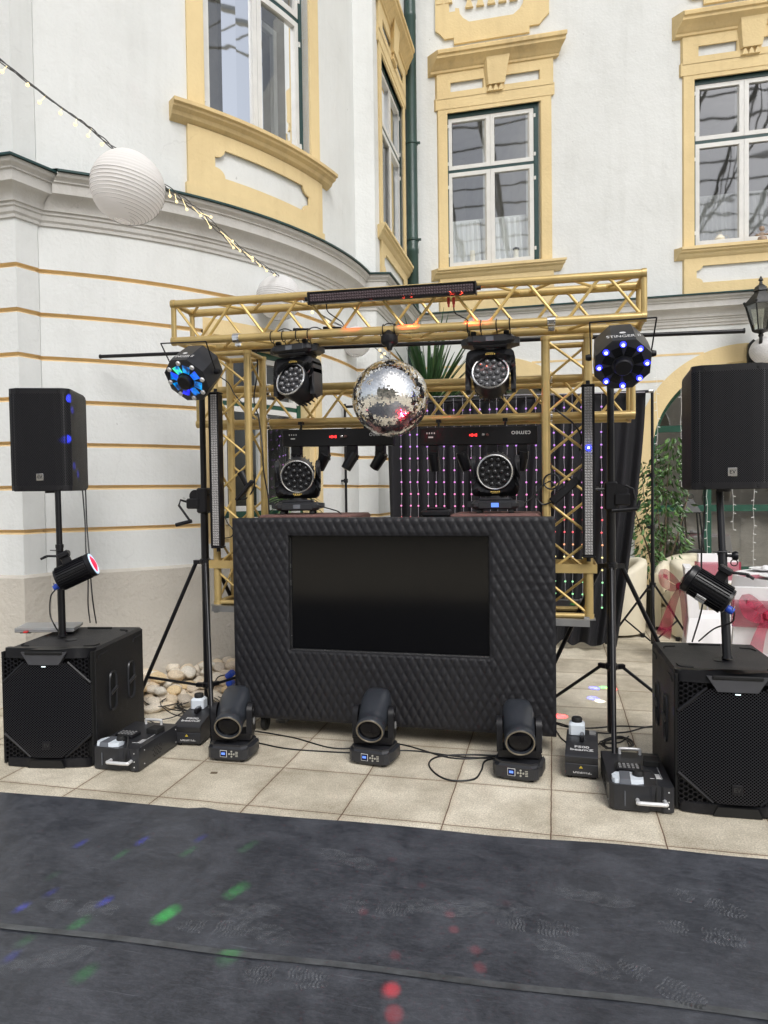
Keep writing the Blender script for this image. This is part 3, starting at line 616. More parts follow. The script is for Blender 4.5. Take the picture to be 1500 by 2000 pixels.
# stucco ornament above the rear windows
for c, nm in ((WX[0], 0), (WX[1], 1)):
    m = MB(); dx = c+.743
    def relief(pts, y=9.268):
        A_ = [m.v((x+dx, y, z)) for x, z in pts]; B_ = [m.v((x+dx, 9.305, z)) for x, z in pts]; m.f(A_)
        for i in range(len(pts)): m.f([A_[i], A_[(i+1) % len(pts)], B_[(i+1) % len(pts)], B_[i]])
    L_ = [(-1.46, 7.66), (-1.46, 7.45), (-1.40, 7.40), (-1.34, 7.33), (-1.22, 7.33), (-1.22, 7.25), (-.743, 7.25)]
    In = [(-.743, 7.50), (-1.02, 7.50), (-1.10, 7.56), (-1.14, 7.62), (-1.15, 7.69), (-1.20, 7.70), (-1.20, 7.66)]
    for sg in (0, 1):
        f = (lambda p: p) if not sg else (lambda p: (-1.486-p[0], p[1]))
        relief([f(p) for p in (L_+In)])
        relief([f(p) for p in [(-1.46, 7.66), (-1.46, 8.5), (-1.28, 8.5), (-1.28, 7.66)]], 9.27)
    for k in range(5):
        q = -1.02+k*.14; relief([(q-.05, 7.68), (q+.05, 7.68), (q+.012, 7.80), (q-.012, 7.80)], 9.262)
    for q in (-1.40, -1.28, -.2, -.08): relief([(q-.045, 7.78), (q+.045, 7.78), (q+.012, 7.9), (q-.012, 7.9)], 9.262)
    relief([(-1.06, 7.80), (-.43, 7.80), (-.36, 7.88), (-.36, 8.4), (-1.13, 8.4), (-1.13, 7.88)], 9.275)
    part(m, 'stucco_ornament', M['yellow'], rear)
# things on the window sills
def lathe_thing(name, label, catg, loc, prof, mt, n=16):
    m = MB(); m.lathe(prof, n=n); o = m.build(name, mt); o.location = loc; tag(o, label, catg); return o
wax = mat('candle_wax', (.78, .72, .58), .5)
def candle(x, z, h, label, cap):
    t = thing('candle', label, 'candle', (x, 9.40, z)); m = MB(); m.lathe([(.001, 0), (.034, 0), (.034, h), (.028, h+.004), (.001, h-.002)]); m.build('wax', wax, t)
    m = MB(); m.lathe([(.002, h-.002), (.002, h+.015)], n=6); m.build('wick', M['black'], t)
    if cap: m = MB(); m.lathe([(.04, h-.005), (.042, h+.012), (.036, h+.02), (.036, h-.005)]); m.build('metal_rim', M['iron'], t)
candle(-1.02, 4.435, .20, 'cream pillar candle on the sill behind the left pane of the middle window', False)
candle(-.46, 4.435, .17, 'cream candle with dark metal rim behind the right pane of the middle window', True)
t = thing('vase', 'small cream vase standing on the sill of the right window', 'vase', (1.96, 9.40, 4.435)); m = MB(); m.lathe([(.03, 0), (.06, .03), (.07, .07), (.045, .11), (.03, .13), (.04, .15)]); m.build('vase_body', wax, t); m = MB(); m.torus((.075, 0, .08), .03, .008, Matrix.Rotation(R(90), 4, 'X'), 12, 5); m.build('handle', wax, t)
t = thing('figurine', 'small winged cherub figurine on the sill of the right window', 'figurine', (2.42, 9.40, 4.435))
m = MB(); m.lathe([(.09, 0), (.085, .03), (.06, .06), (.05, .09), (.035, .11)], n=12); m.ball((0, -.01, .14), .045, 12); m.box((-.04, -.05, .06), (.07, .04, .03), R(20), bev=.01); m.box((.04, -.05, .06), (.07, .04, .03), R(-20), bev=.01); m.build('figure', mat('bronzed_plaster', (.28, .20, .14), .5, var=.4, scale=30), t)
m = MB()
for sg in (-1, 1): m.prism([(sg*.03, .05), (sg*.12, .04), (sg*.13, .09), (sg*.08, .13), (sg*.03, .11)], .02, .035)
m.build('wing', mat('figurine_wing', (.22, .11, .06), .5), t)
# drainpipe
t = thing('drainpipe', 'dark green drainpipe running down the inner corner of the courtyard', 'drainpipe', (-1.775, 9.19, 0))
m = MB(); m.lathe([(.073, .1), (.073, 4.6), (.078, 4.61), (.078, 4.66), (.073, 4.67), (.073, 7.6), (.078, 7.61), (.078, 7.66), (.073, 7.67), (.073, ZT)], n=24); m.build('pipe', M['pipe'], t)
for z in (3.3, 4.76, 6.0, 8.4):
    m = MB(); m.lathe([(.076, z), (.084, z+.004), (.084, z+.03), (.076, z+.034)], n=24, cap=False); m.box((.095, 0, z+.017), (.035, .02, .028)); m.box((0, .09, z+.017), (.02, .06, .02)); m.build('pipe_clip', M['pipe'], t)
# building across the courtyard and the steel roof: seen only in reflections
opp = thing('building', 'ochre and white wing across the courtyard, mirrored in the panes', 'building', (0, -22, 0))
m = MB(); H_ = 9.5; xs = [-14+2.98*k for k in range(11)]
ops = [(x+.9, x+2.1, z, z+1.9) for x in xs[:-1] for z in (1.0, 4.4, 7.0)]
X_ = sorted(set([-14, 15.8]+[o[0] for o in ops]+[o[1] for o in ops])); Z_ = sorted(set([0, H_]+[o[2] for o in ops]+[o[3] for o in ops]))
for x0, x1 in zip(X_, X_[1:]):
    for z0, z1 in zip(Z_, Z_[1:]):
        ins = any(o[0] <= x0 and x1 <= o[1] and o[2] <= z0 and z1 <= o[3] for o in ops); y = -22.15 if ins else -22
        m.mi = 1 if ins else (2 if (3.3 < z0 < 4.2) else 0)
        m.poly([(x0, y, z0), (x1, y, z0), (x1, y, z1), (x0, y, z1)])
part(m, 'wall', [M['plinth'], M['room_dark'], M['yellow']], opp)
m = MB(); m.hexa([(-14.2, -26, 9.3), (16, -26, 9.3), (16, -21.8, 9.3), (-14.2, -21.8, 9.3), (-14.2, -26, 14.0), (16, -26, 14.0), (16, -23.2, 14.0), (-14.2, -23.2, 14.0)]); part(m, 'roof', mat('slate_roof', (.20, .20, .155), .7, var=.5, scale=3), opp)
roof = thing('glass_roof_frame', 'grey steel truss frame of the courtyard roof, mirrored in the upper panes', 'roof frame', (0, 0, 14))
m = MB()
for k in range(11):
    x = -12+2.4*k
    m.tube([(x, y, 14.6+1.6*math.sin(math.pi*(y+21)/31)) for y in [-21+31*j/20 for j in range(21)]], .09, 5)
    m.tube([(x, y, 14.1) for y in (-21, 10)], .05, 4)
    for j in range(20):
        y = -21+31*j/20; y2 = y+31/20; m.tube([(x, y, 14.1), (x, y2, 14.6+1.6*math.sin(math.pi*(y2+21)/31))], .03, 4)
for j in range(21):
    y = -21+31*j/20; z = 14.6+1.6*math.sin(math.pi*(y+21)/31)
    m.tube([(-12, y, z), (12, y, z)], .05, 4)
part(m, 'steel_truss', mat('roof_steel', (.34, .35, .34), .5), roof)
# ------------------------------------------------------------------ dance floor mats
def mat_sheet(name, pts_far, pts_near, mt, z, label):
    """a thin sheet between two edges, slightly rippled, with a folded far edge"""
    m = MB(); n, k = 90, 46; rows = []
    for j in range(k+1):
        v = j/k; row = []
        for i in range(n+1):
            u = i/n; a = Vector(pts_far[0]).lerp(Vector(pts_far[1]), u); b = Vector(pts_near[0]).lerp(Vector(pts_near[1]), u); p = a.lerp(b, v)
            e = noise.noise(Vector((p.x*1.7, p.y*1.7, z*9)))*.004*min(1, v*12)
            wv = .006*math.sin(p.x*5.1)*(1-v)**8 if name == 'dance_mat' else 0
            fold = .012*math.exp(-((p.x-(-1.62-.55*(3.02-p.y)))/.05)**2)*max(0, 1-v*1.5) if z < .006 else 0
            row.append(m.v((p.x, p.y+wv+.010*noise.noise(Vector((p.x*2.3, 0, 0)))*(1 if j == 0 else 0), z+.0015+max(0, e)+fold)))
        rows.append(row)
    for a, b in zip(rows, rows[1:]):
        for i in range(n): m.f([a[i], a[i+1], b[i+1], b[i]])
    for i in range(n):
        p, q = rows[0][i], rows[0][i+1]; m.f([p, q, m.bm.verts.new((q.co.x, q.co.y, .0002)), m.bm.verts.new((p.co.x, p.co.y, .0002))])
    return tag(m.build(name, mt, recalc=True, smooth=60), label, 'dance mat', 'black dance floor mats')
mat1 = mat_sheet('dance_mat', ((-5, 2.955), (3, 3.155)), ((-5, 1.85), (3, 2.10)), M['vinyl'], .003, 'dusty black vinyl dance mat strip next to the pale paving slabs')
mat2 = mat_sheet('dance_mat', ((-5, 1.93), (3, 2.27)), ((-5, -1.5), (3, -1.5)), M['vinyl2'], .010, 'dusty black vinyl dance mat strip nearest the viewer, overlapping the one behind')
m = MB(); n = 80
for i in range(n):
    u0, u1 = i/n, (i+1)/n; f = lambda u, o: (-5+8*u, 1.93+.34*u+o+.004*math.sin(u*60), .0165)
    m.poly([f(u0, -.034), f(u1, -.034), f(u1, -.006), f(u0, -.006)])
tape = m.build('seam_tape', mat('seam_tape', (.075, .08, .085), .4, var=.4, scale=14), mat2)
def footprint(px, py, ang, L_=.29, kind=0, par=mat1, mt=None):
    c = at(px, py, z=.006); m = MB(); z = .0165 if par is mat2 else .0105; ca, sa = math.cos(ang), math.sin(ang)
    def w_(u): return .048*math.sin(math.pi*min(1, max(0, u)))**.5*(1-.32*math.exp(-((u-.42)/.13)**2))+.004
    X = lambda u, v: (c.x+ca*(u-.5)*L_-sa*v, c.y+sa*(u-.5)*L_+ca*v, z)
    if kind == 0:
        for k in range(22):
            u0, u1 = .03+k*.043, .03+k*.043+.026
            if u1 > .98 or .36 < u0 < .50: continue
            N_ = 6
            for j in range(N_):
                v0, v1 = -1+2*j/N_, -1+2*(j+1)/N_; zz = lambda v: .012*math.cos(v*6)
                m.poly([X(u0+zz(v0), v0*w_(u0)), X(u0+zz(v1), v1*w_(u0)), X(u1+zz(v1), v1*w_(u1)), X(u1+zz(v0), v0*w_(u1))])
    else:
        n = 24; L1 = [X(k/n, w_(k/n)) for k in range(n+1)]; L2 = [X(k/n, -w_(k/n)) for k in range(n+1)]
        for k in range(n):
            m.poly([L1[k], L1[k+1], L2[k+1], L2[k]])
    m.build('footprint', mt or M['dust'], par, smooth=0)
for px, py, a, k in ((160, 1775, .05, 0), (420, 1815, .1, 0), (510, 1820, -.3, 1), (680, 1680, -.35, 1), (735, 1775, .1, 0), (965, 1775, .03, 1), (1050, 1812, 0, 0), (1125, 1875, -.45, 1), (1160, 1755, -.1, 1), (1380, 1765, -.45, 0), (1370, 1825, -.2, 0), (470, 1780, .2, 1), (860, 1775, .0, 1)):
    footprint(px, py, a, kind=k, mt=M['dust'] if k == 0 else M['dust2'])
for px, py, a, k in ((1290, 1925, -.6, 0), (560, 1915, .1, 0), (90, 1880, .6, 1)): footprint(px, py, a, kind=k, par=mat2, mt=M['dust'] if k == 0 else M['dust2'])
# ------------------------------------------------------------------ cobble pile at the wall foot
STM = [mat('pale_river_stone', c, .75, var=.22, scale=7, bump=.25, bscale=60) for c in ((.72, .60, .44), (.64, .54, .42), (.76, .68, .56), (.55, .48, .39), (.70, .54, .32), (.78, .73, .63))]
def stone_mesh(seed):
    m = MB(); bmesh.ops.create_icosphere(m.bm, subdivisions=3, radius=1)
    for v in m.bm.verts:
        p = v.co.copy(); k = 1+.22*noise.noise(p*1.1+Vector((seed*7, 0, 0)))+.08*noise.noise(p*2.6+Vector((0, seed*5, 0)))
        v.co = p*k
        # flatten facets
        for q in range(3):
            n_ = Vector((math.sin(seed*3+q*2), math.cos(seed*5+q), math.sin(seed+q*4))).normalized(); d_ = v.co.dot(n_)
            if d_ > .78: v.co -= n_*(d_-.78)*.8
    return m
smesh = []
for i in range(6):
    o = stone_mesh(i+1).build('stone', STM[i], smooth=70); smesh.append(o.data); bpy.data.objects.remove(o)
rs = random.Random(3)
def putstone(x, y, z, s, mi):
    o = bpy.data.objects.new('stone', smesh[mi]); COL.objects.link(o); o.location = (x, y, z); o.scale = (s*rs.uniform(.9, 1.3), s*rs.uniform(.8, 1.05), s*rs.uniform(.55, .75)); o.rotation_euler = (rs.uniform(-.35, .35), rs.uniform(-.35, .35), rs.uniform(0, 6.3))
    tag(o, 'rounded pale beige stone in the pile along the plinth of the curved wall', 'stone', 'pale stones piled along the curved wall')
for lay, (zz, e0, e1, st) in enumerate(((.028, .07, .62, .108), (.085, .06, .46, .115), (.135, .05, .26, .12))):
    e = e0
    while e < e1:
        rr = RW+.035+e; a = -55.0
        while a < -27:
            ja = a+rs.uniform(-.5, .5); je = rr+rs.uniform(-.02, .02)
            putstone(CX+je*math.cos(R(ja)), CY+je*math.sin(R(ja)), zz+rs.uniform(-.01, .02), rs.uniform(.042, .066), rs.choice([0, 0, 1, 2, 2, 3, 4, 5])); a += math.degrees(st/rr)
        e += st*.82
# ------------------------------------------------------------------ stage deck, cases, booth front, television
deck = thing('stage_deck', 'aluminium edged stage deck behind the quilted booth front', 'stage deck', (-1, 4.6, 0))
def wp(mb, name, mt, par, **k):
    o = mb.build(name, mt, par, **k); o.matrix_parent_inverse = (Matrix.Translation(par.location)).inverted(); return o
m = MB()
for y in (4.25, 5.0): m.hexa([(-2.185, y-.015, .735), (.195, y-.015, .707), (.195, y+.015, .707), (-2.185, y+.015, .735), (-2.185, y-.015, .773), (.195, y-.015, .748), (.195, y+.015, .748), (-2.185, y+.015, .773)])
for x in (-2.17, .18): m.box((x, 4.625, .741), (.03, .72, .038))
wp(m, 'deck_edge', M['alu'], deck)
m = MB(); m.hexa([(-2.15, 4.27, .745), (.16, 4.27, .720), (.16, 4.98, .720), (-2.15, 4.98, .745), (-2.15, 4.27, .768), (.16, 4.27, .742), (.16, 4.98, .742), (-2.15, 4.98, .768)]); wp(m, 'deck_board', M['black_r'], deck)
for x in (-1.75, -.25):
    for y in (4.35, 4.9): m = MB(); m.tube([(x, y, 0), (x, y, .74)], .024, 10); m.box((x, y, .01), (.07, .07, .02)); wp(m, 'leg', M['alu'], deck)
def case(x0, x1, lab):
    t = thing('flight_case', lab, 'flight case', ((x0+x1)/2, 4.52, .765)); w_ = x1-x0
    m = MB(); m.box((0, 0, .27), (w_, .44, .54)); m.build('case_body', M['black_r'], t)
    m = MB()
    for a in (-1, 1):
        for z in (.01, .53): m.box((0, a*.22, z), (w_+.01, .02, .02))
        for b in (-1, 1): m.box((a*w_/2, b*.22, .27), (.02, .02, .50))
    m.build('case_edge', M['alu'], t)
    for a in (-.15, .15): m = MB(); m.box((a, -.223, .3), (.06, .012, .09)); m.build('latch', M['silver'], t)
    t2 = MB(); t2.box((0, 0, .0275), (w_+.03, .50, .055), bev=.012)
    o = t2.build('felt_pad', M['brown']); o.location = ((x0+x1)/2, 4.50, 1.308)
    return o
tag(case(-1.84, -1.25, 'black flight case hidden behind the left end of the booth front'), 'brown felt pad under the left standing wash light', 'pad', 'brown felt pads on the booth')
tag(case(-.60, -.10, 'black flight case hidden behind the right end of the booth front'), 'brown felt pad under the right standing wash light', 'pad', 'brown felt pads on the booth')
m = MB(); m.box((0, 0, .022), (.18, .13, .044), bev=.012); m.box((0, 0, .05), (.12, .08, .012), bev=.005); o = m.build('controller_box', M['black']); o.location = (-.70, 4.30, 1.345); tag(o, 'small flat black box lying on the booth between the standing wash lights', 'controller')
m = MB(); m.box((0, 0, -.29), (.1, .08, .56)); o2 = m.build('box_support', M['black_r']); o2.parent = o
BX0, BX1, BZ0, BZ1, BY = -1.955, .004, .105, 1.35, 4.085
TX0, TX1, TZ0, TZ1 = -1.587, -.363, .535, 1.245
booth = thing('booth_front', 'wide DJ booth front covered in black diamond quilted leatherette', 'DJ booth', (-.975, 4.15, 0))
m = MB(); nx, nz = 330, 210; dx, dz = (BX1-BX0)/nx, (BZ1-BZ0)/nz; grid = {}
def qh(x, z):
    u, v = x/.053+z/.098, x/.053-z/.098
    h = (abs(math.sin(math.pi*u))*abs(math.sin(math.pi*v)))**.36
    cr_ = noise.noise(Vector((x*6, z*9, 1)))
    fade = min(1, (x-BX0)/.02, (BX1-x)/.02, (BZ1-z)/.02, (z-BZ0)/.02)
    h2 = h*.0100*(1+.35*cr_)
    if x > -.36: h2 += .004*max(0, noise.noise(Vector((x*7, z*38, 3))))*max(0, math.sin(z*9-1))
    return h2*max(0, fade)
ixs0, ixs1 = round((TX0-BX0)/dx), round((TX1-BX0)/dx); izs0, izs1 = round((TZ0-BZ0)/dz), round((TZ1-BZ0)/dz)
for i in range(nx+1):
    for j in range(nz+1):
        if ixs0 < i < ixs1 and izs0 < j < izs1: continue
        x, z = BX0+i*dx, BZ0+j*dz; e = min(abs(x-TX0) if TZ0 < z < TZ1 else 9, abs(x-TX1) if TZ0 < z < TZ1 else 9, abs(z-TZ0) if TX0 < x < TX1 else 9, abs(z-TZ1) if TX0 < x < TX1 else 9)
        grid[i, j] = m.v((x, BY-qh(x, z)*min(1, .25+e/.02), z))
for i in range(nx):
    for j in range(nz):
        q = [grid.get(k) for k in ((i, j), (i+1, j), (i+1, j+1), (i, j+1))]
        if all(q) and not (ixs0 <= i < ixs1 and izs0 <= j < izs1): m.f(q)
wp(m, 'quilted_panel', M['quilt'], booth, smooth=80)
m = MB()
m.box(((BX0+BX1)/2, BY+.07, BZ1-.006), (BX1-BX0, .13, .008)); m.box(((BX0+BX1)/2, BY+.07, BZ0+.006), (BX1-BX0, .13, .01))
for x in (BX0+.006, BX1-.006): m.box((x, BY+.07, (BZ0+BZ1)/2), (.01, .13, BZ1-BZ0-.03))
m.box(((BX0+BX1)/2, BY+.13, (BZ0+BZ1)/2), (BX1-BX0-.04, .008, BZ1-BZ0-.04))
for x0, x1, z0, z1 in ((TX0-.004, TX0, TZ0, TZ1), (TX1, TX1+.004, TZ0, TZ1), (TX0, TX1, TZ1, TZ1+.004), (TX0, TX1, TZ0-.004, TZ0)): m.box(((x0+x1)/2, BY+.03, (z0+z1)/2), (x1-x0, .05, z1-z0))
wp(m, 'booth_frame', M['black_r'], booth)
for x in (BX0+.16, BX1-.25):
    for y in (BY+.09, BY+.40):
        m = MB(); m.lathe([(.02, -.014), (.048, -.014), (.052, 0), (.048, .014), (.02, .014)], (x, y, .052), Matrix.Rotation(R(90), 4, 'Y'), 20); m.box((x, y, .09), (.045, .05, .03)); m.box((x+.02, y, .07), (.004, .03, .05)); m.box((x-.02, y, .07), (.004, .03, .05)); wp(m, 'caster', M['rubber'], booth)
m = MB(); m.box(((BX0+BX1)/2, BY+.27, BZ0+.012), (BX1-BX0-.24, .32, .02)); wp(m, 'base_board', M['black_r'], booth)
tv = thing('television', 'large switched off flat television set into the quilted booth front', 'television', ((TX0+TX1)/2, BY+.04, TZ0))
m = MB(); w_, h_ = TX1-TX0-.004, TZ1-TZ0-.004; m.box((0, -.008, h_/2+.002), (w_-.016, .004, h_-.016)); m.build('screen', M['screen'], tv)
m = MB()
for c, d_ in (((0, -.006, .004), (w_, .014, .008)), ((0, -.006, h_-.001), (w_, .014, .008)), ((-w_/2+.004, -.006, h_/2), (.008, .014, h_-.012)), ((w_/2-.004, -.006, h_/2), (.008, .014, h_-.012))): m.box(c, d_)
m.box((0, .02, h_/2), (w_-.05, .035, h_-.05)); m.build('bezel', M['black'], tv)
m = MB(); m.box((0, -.0145, .0035), (w_, .002, .005)); m.box((-w_/2+.002, -.0145, h_/2), (.003, .002, h_-.02)); m.build('trim_strip', M['silver'], tv)
# ------------------------------------------------------------------ gold truss goalpost
truss = thing('truss_frame', 'gold painted aluminium box truss goalpost over the booth', 'truss', (-.98, 4.4, .75))
def ln(p, q, k): return Vector(p).lerp(Vector(q), k)
def box_truss(name, P, Q, side, up, nb, rc=.025, rb=.009, ph=0):
    """P,Q axis ends of the front lower chord, side/up = vectors to the other chords"""
    par = None; P, Q, side, up = map(Vector, (P, Q, side, up)); ch = {'a': Vector(), 's': side, 'u': up, 'su': side+up}
    m = MB()
    t = (Q-P).normalized()
    for k in ch.values():
        m.tube([P+k, Q+k], rc, 14)
        for a in (P+k+t*.012, Q+k-t*.012): m.tube([a-t*.012, a+t*.012], rc+.004, 14)
    par = wp(m, name, M['gold'], truss)
    m = MB()
    def face(o, v, fl, keep=True):
        for i in range(nb):
            k0, k1 = (i+.09)/nb, (i+.91)/nb; a, b = (o, o+v) if (i+fl) % 2 else (o+v, o)
            e0, e1 = ln(P+a, Q+a, k0), ln(P+b, Q+b, k1); m.tube([e0, e1], rb, 8)
            for q_, o_ in ((e0, e1), (e1, e0)): m.ball(q_+(o_-q_).normalized()*rc*1.0, rb*1.45, 6)
    face(Vector(), up, ph); face(side, up, ph+1); face(up, side, ph); face(Vector(), side, ph+1)
    m.build('bracing', M['gold_weld'], par)
    for e in (P, Q):
        m = MB()
        s = t*.012 if e is P else -t*.012
        c = [e+s, e+s+side, e+s+side+up, e+s+up]
        for i in range(4):
            a, b = c[i], c[(i+1) % 4]; m.tube([a, b], .017, 10)
        m.build('end_frame', M['gold'], par)
    m = MB()
    for e, s in ((P, -t*.002), (Q, t*.002)):
        for k in ch.values(): m.tube([e+k, e+k+s*1.5], .010, 8)
    m.build('bolt', M['black_m'], par)
    return par
box_truss('top_truss', (-2.378, 4.15, 2.485), (.497, 4.15, 2.443), (0, .24, 0), (0, 0, .235), 13)
box_truss('rear_truss', (-2.465, 4.62, 2.0), (.485, 4.62, 1.957), (0, .24, 0), (0, 0, .235), 13, ph=1)
for x, z0, z1 in ((-2.17, .775, 2.43), (-.046, .748, 2.40)):
    lg = box_truss('leg_truss', (x, 4.30, z0), (x, 4.30, z1), (.24, 0, 0), (0, .24, 0), 7, rb=.008, ph=1)
    m = MB()
    for y in (4.272, 4.568): m.box((x+.12, y, 1.04), (.33, .008, .052))
    for xx in (x-.041, x+.281): m.box((xx, 4.42, 1.04), (.008, .29, .052))
    m.build('band', M['gold'], lg)
    m = MB()
    for a in (0, .24):
        for b in (0, .24): m.box((x+a, 4.3+b, z0-.004), (.07, .07, .008))
    m.build('foot_plate', M['alu'], lg)
for x, y, z in ((-1.93, 4.15, 2.478), (-.01, 4.15, 2.451), (-1.93, 4.62, 1.993), (-.03, 4.62, 1.965), (-1.93, 4.62, 2.228), (-.03, 4.62, 2.2)):
    m = MB(); m.lathe([(.0265, -.022), (.031, -.022), (.031, .022), (.0265, .022)], (x, y, z), Matrix.Rotation(R(90), 4, 'Y'), 18, cap=False); m.box((x, y+.02, z-.035), (.04, .03, .03), bev=.005); m.box((x, y-.033, z-.01), (.03, .012, .02)); wp(m, 'clamp', M['chrome'], truss)
t = thing('black_pole', 'long thin black pole laid across behind the truss legs', 'pole', (-1.06, 4.585, 2.468)); m = MB(); m.tube([(-2.146, 0, .047), (2.146, 0, -.049)], .013, 10); m.build('tube', M['black_m'], t)
for s in (-1, 1):
    m = MB(); m.tube([(s*2.148, 0, -s*.047), (s*2.155, 0, -s*.047)], .016, 10); m.build('end_cap', M['rubber'], t)
# ------------------------------------------------------------------ mirror ball
mb_ = thing('mirror_ball', 'large mirror ball hanging from the middle of the gold truss', 'mirror ball', (-.949, 4.15, 2.059))
RB = .228; m = MB(); m.lathe([(RB*.985*math.sin(math.pi*i/24)+1e-4, -RB*.985*math.cos(math.pi*i/24)) for i in range(25)], n=48, cap=False); m.build('core', M['greyprint'], mb_)
m = MB(); rb = random.Random(5); nr = 78
for i in range(nr):
    th = math.pi*(i+.5)/nr; k = max(3, int(2*math.pi*math.sin(th)/(math.pi/nr))); hh = math.pi/nr*.47; ofs = rb.random()
    for j in range(k):
        ph = 2*math.pi*(j+ofs)/k; hw = math.pi/k*.94
        n_ = Vector((math.sin(th)*math.cos(ph), math.sin(th)*math.sin(ph), math.cos(th)))
        e1 = Vector((-math.sin(ph), math.cos(ph), 0)); e2 = n_.cross(e1)
        ja, jb = rb.gauss(0, .038), rb.gauss(0, .038); c = n_*RB; sw, sh = RB*math.sin(th)*hw, RB*hh
        m.bm.faces.new([m.bm.verts.new(c+e1*a*sw+e2*b*sh+n_*(ja*a*sw+jb*b*sh)) for a, b in ((-1, -1), (1, -1), (1, 1), (-1, 1))])
m.build('mirror_tiles', M['mirror'], mb_, smooth=0, recalc=False)
m = MB(); m.lathe([(.008, .385), (.02, .375), (.036, .345), (.05, .335), (.052, .30-.0), (.045, .285), (.02, .27), (.012, .25)][::-1], (0, 0, .035), n=20); m.build('motor', M['black'], mb_)
m = MB()
for k in range(7): m.torus((0, 0, .232+k*.008), .006, .0018, Matrix.Rotation(R(90), 4, 'X') @ Matrix.Rotation(R(90*(k % 2)), 4, 'Y'), 10, 5)
m.build('chain', M['chrome'], mb_)
m = MB()
for x in (-.035, .035): m.torus((x, 0, .408), .032, .003, Matrix.Rotation(R(90), 4, 'Y'), 18, 6)
m.torus((0, 0, .39), .055, .003, Matrix.Rotation(R(90), 4, 'X'), 20, 6); m.build('shackle', M['black_m'], mb_)
# ------------------------------------------------------------------ wash moving heads
def wash(name, label, loc, rot, tilt, pan=0, lens='lens', lit=False):
    t = thing(name, label, 'moving head light', loc, rot=rot, group='wash moving heads on the truss and the booth')
    m = MB(); m.box((0, 0, .050), (.285, .20, .055), bev=.018); m.box((0, 0, .083), (.20, .17, .022), bev=.01)
    for a in (-1, 1):
        m.hexa([(a*.13, -.07, .03), (a*.13, .07, .03), (a*.17, .05, .04), (a*.17, -.05, .04), (a*.13, -.07, .075), (a*.13, .07, .075), (a*.17, .05, .07), (a*.17, -.05, .07)])
    m.box((0, -.101, .048), (.20, .008, .040), bev=.004); m.build('base', M['greyblack'], t)
    for a in (-.095, .095):
        for b in (-.07, .07): m = MB(); m.box((a, b, .011), (.032, .03, .022), bev=.004); m.build('foot', M['rubber'], t)
    m = MB(); m.box((0, -.107, .05), (.045, .003, .026)); m.build('display', M['lcd'] if lit else M['smoke_pl'], t)
    # yoke: U shaped plate, rounded inside
    m = MB(); out = [(-.145, .118), (-.13, .102), (.13, .102), (.145, .118)]; zt = .345; ri = .118
    inn = [(ri*math.cos(a), .262+ri*math.sin(a)) for a in [math.pi*k/16 for k in range(0, -17, -1)]]
    poly = out+[(.147, .33), (.14, zt), (.121, zt), (ri, .33)]+inn+[(-ri, .33), (-.121, zt), (-.14, zt), (-.147, .33)]
    # build as strips so that it stays clean
    outer = [(.147, zt-.01), (.147, .262), (.146, .20), (.143, .15), (.135, .118), (.12, .104), (.09, .102), (.05, .102), (0, .102)]; outer += [(-x, z) for x, z in outer[:-1][::-1]]
    inner = [(ri, zt-.01)]+[(ri*math.cos(-math.pi*k/15), .262+ri*math.sin(-math.pi*k/15)) for k in range(16)]; inner = [(ri, zt-.01)]+[(ri*math.cos(-math.pi*k/14), .262+ri*math.sin(-math.pi*k/14)) for k in range(15)]+[(-ri, zt-.01)]
    Y0, Y1 = -.055, .055; n = 17
    for k in range(n-1):
        a, b, c, d_ = outer[k], outer[k+1], inner[k+1], inner[k]
        m.hexa([(a[0], Y0, a[1]), (b[0], Y0, b[1]), (c[0], Y0, c[1]), (d_[0], Y0, d_[1]), (a[0], Y1, a[1]), (b[0], Y1, b[1]), (c[0], Y1, c[1]), (d_[0], Y1, d_[1])])
    bmesh.ops.remove_doubles(m.bm, verts=m.bm.verts, dist=1e-5)
    for a in (-1, 1): m.lathe([(.05, -.012), (.055, 0), (.05, .012)], (a*.132, 0, zt-.045), Matrix.Rotation(R(90), 4, 'Y'), 20)
    m.lathe([(.06, .09), (.06, .105)], n=20)
    m.build('yoke', M['greyblack'], t)
    m = MB()
    for k in range(5): m.box((-.024+k*.012, -.0565, .130), (.008, .002, .007))
    m.box((0, -.0565, .122), (.04, .002, .002)); m.build('badge', M['gold_print'], t)
    # head
    H = Matrix.Translation((0, 0, .262)) @ Matrix.Rotation(R(pan), 4, 'Z') @ Matrix.Rotation(R(tilt), 4, 'X')
    Fm = Matrix.Rotation(R(90), 4, 'X')     # lathe +z -> -y
    m = MB(); m.M = H; m.lathe([(.05, -.115), (.085, -.105), (.103, -.07), (.108, -.02), (.110, .06), (.112, .075), (.100, .076), (.099, .062)], M=Fm, n=40)
    for k in range(22):
        a = 2*math.pi*k/22; m.box((.100*math.cos(a), .085, .100*math.sin(a)), (.012, .05, .007), M=Matrix.Rotation(-a, 4, 'Y'))
    hd = m.build('head', M['greyblack'], t)
    m = MB(); m.M = H; m.torus((0, -.078, 0), .104, .0065, Fm, 44, 8); m.build('lens_ring', M['silver'], hd)
    m = MB(); m.M = H; m.lathe([(.001, .055), (.099, .056)], M=Fm, n=32, cap=False); m.build('lens_plate', M['black'], hd)
    m = MB(); m.M = H
    pts = [(0, 0)]+[(.040*math.cos(math.pi*k/3), .040*math.sin(math.pi*k/3)) for k in range(6)]+[(.077*math.cos(math.pi*k/6+.26), .077*math.sin(math.pi*k/6+.26)) for k in range(12)]
    for x, z in pts: m.lathe([(.0182, 0), (.0172, .010), (.013, .018), (.006, .022), (.0005, .023)], (x, -.056, z), Fm, 14)
    m.build('lens_array', M[lens], hd)
    return t
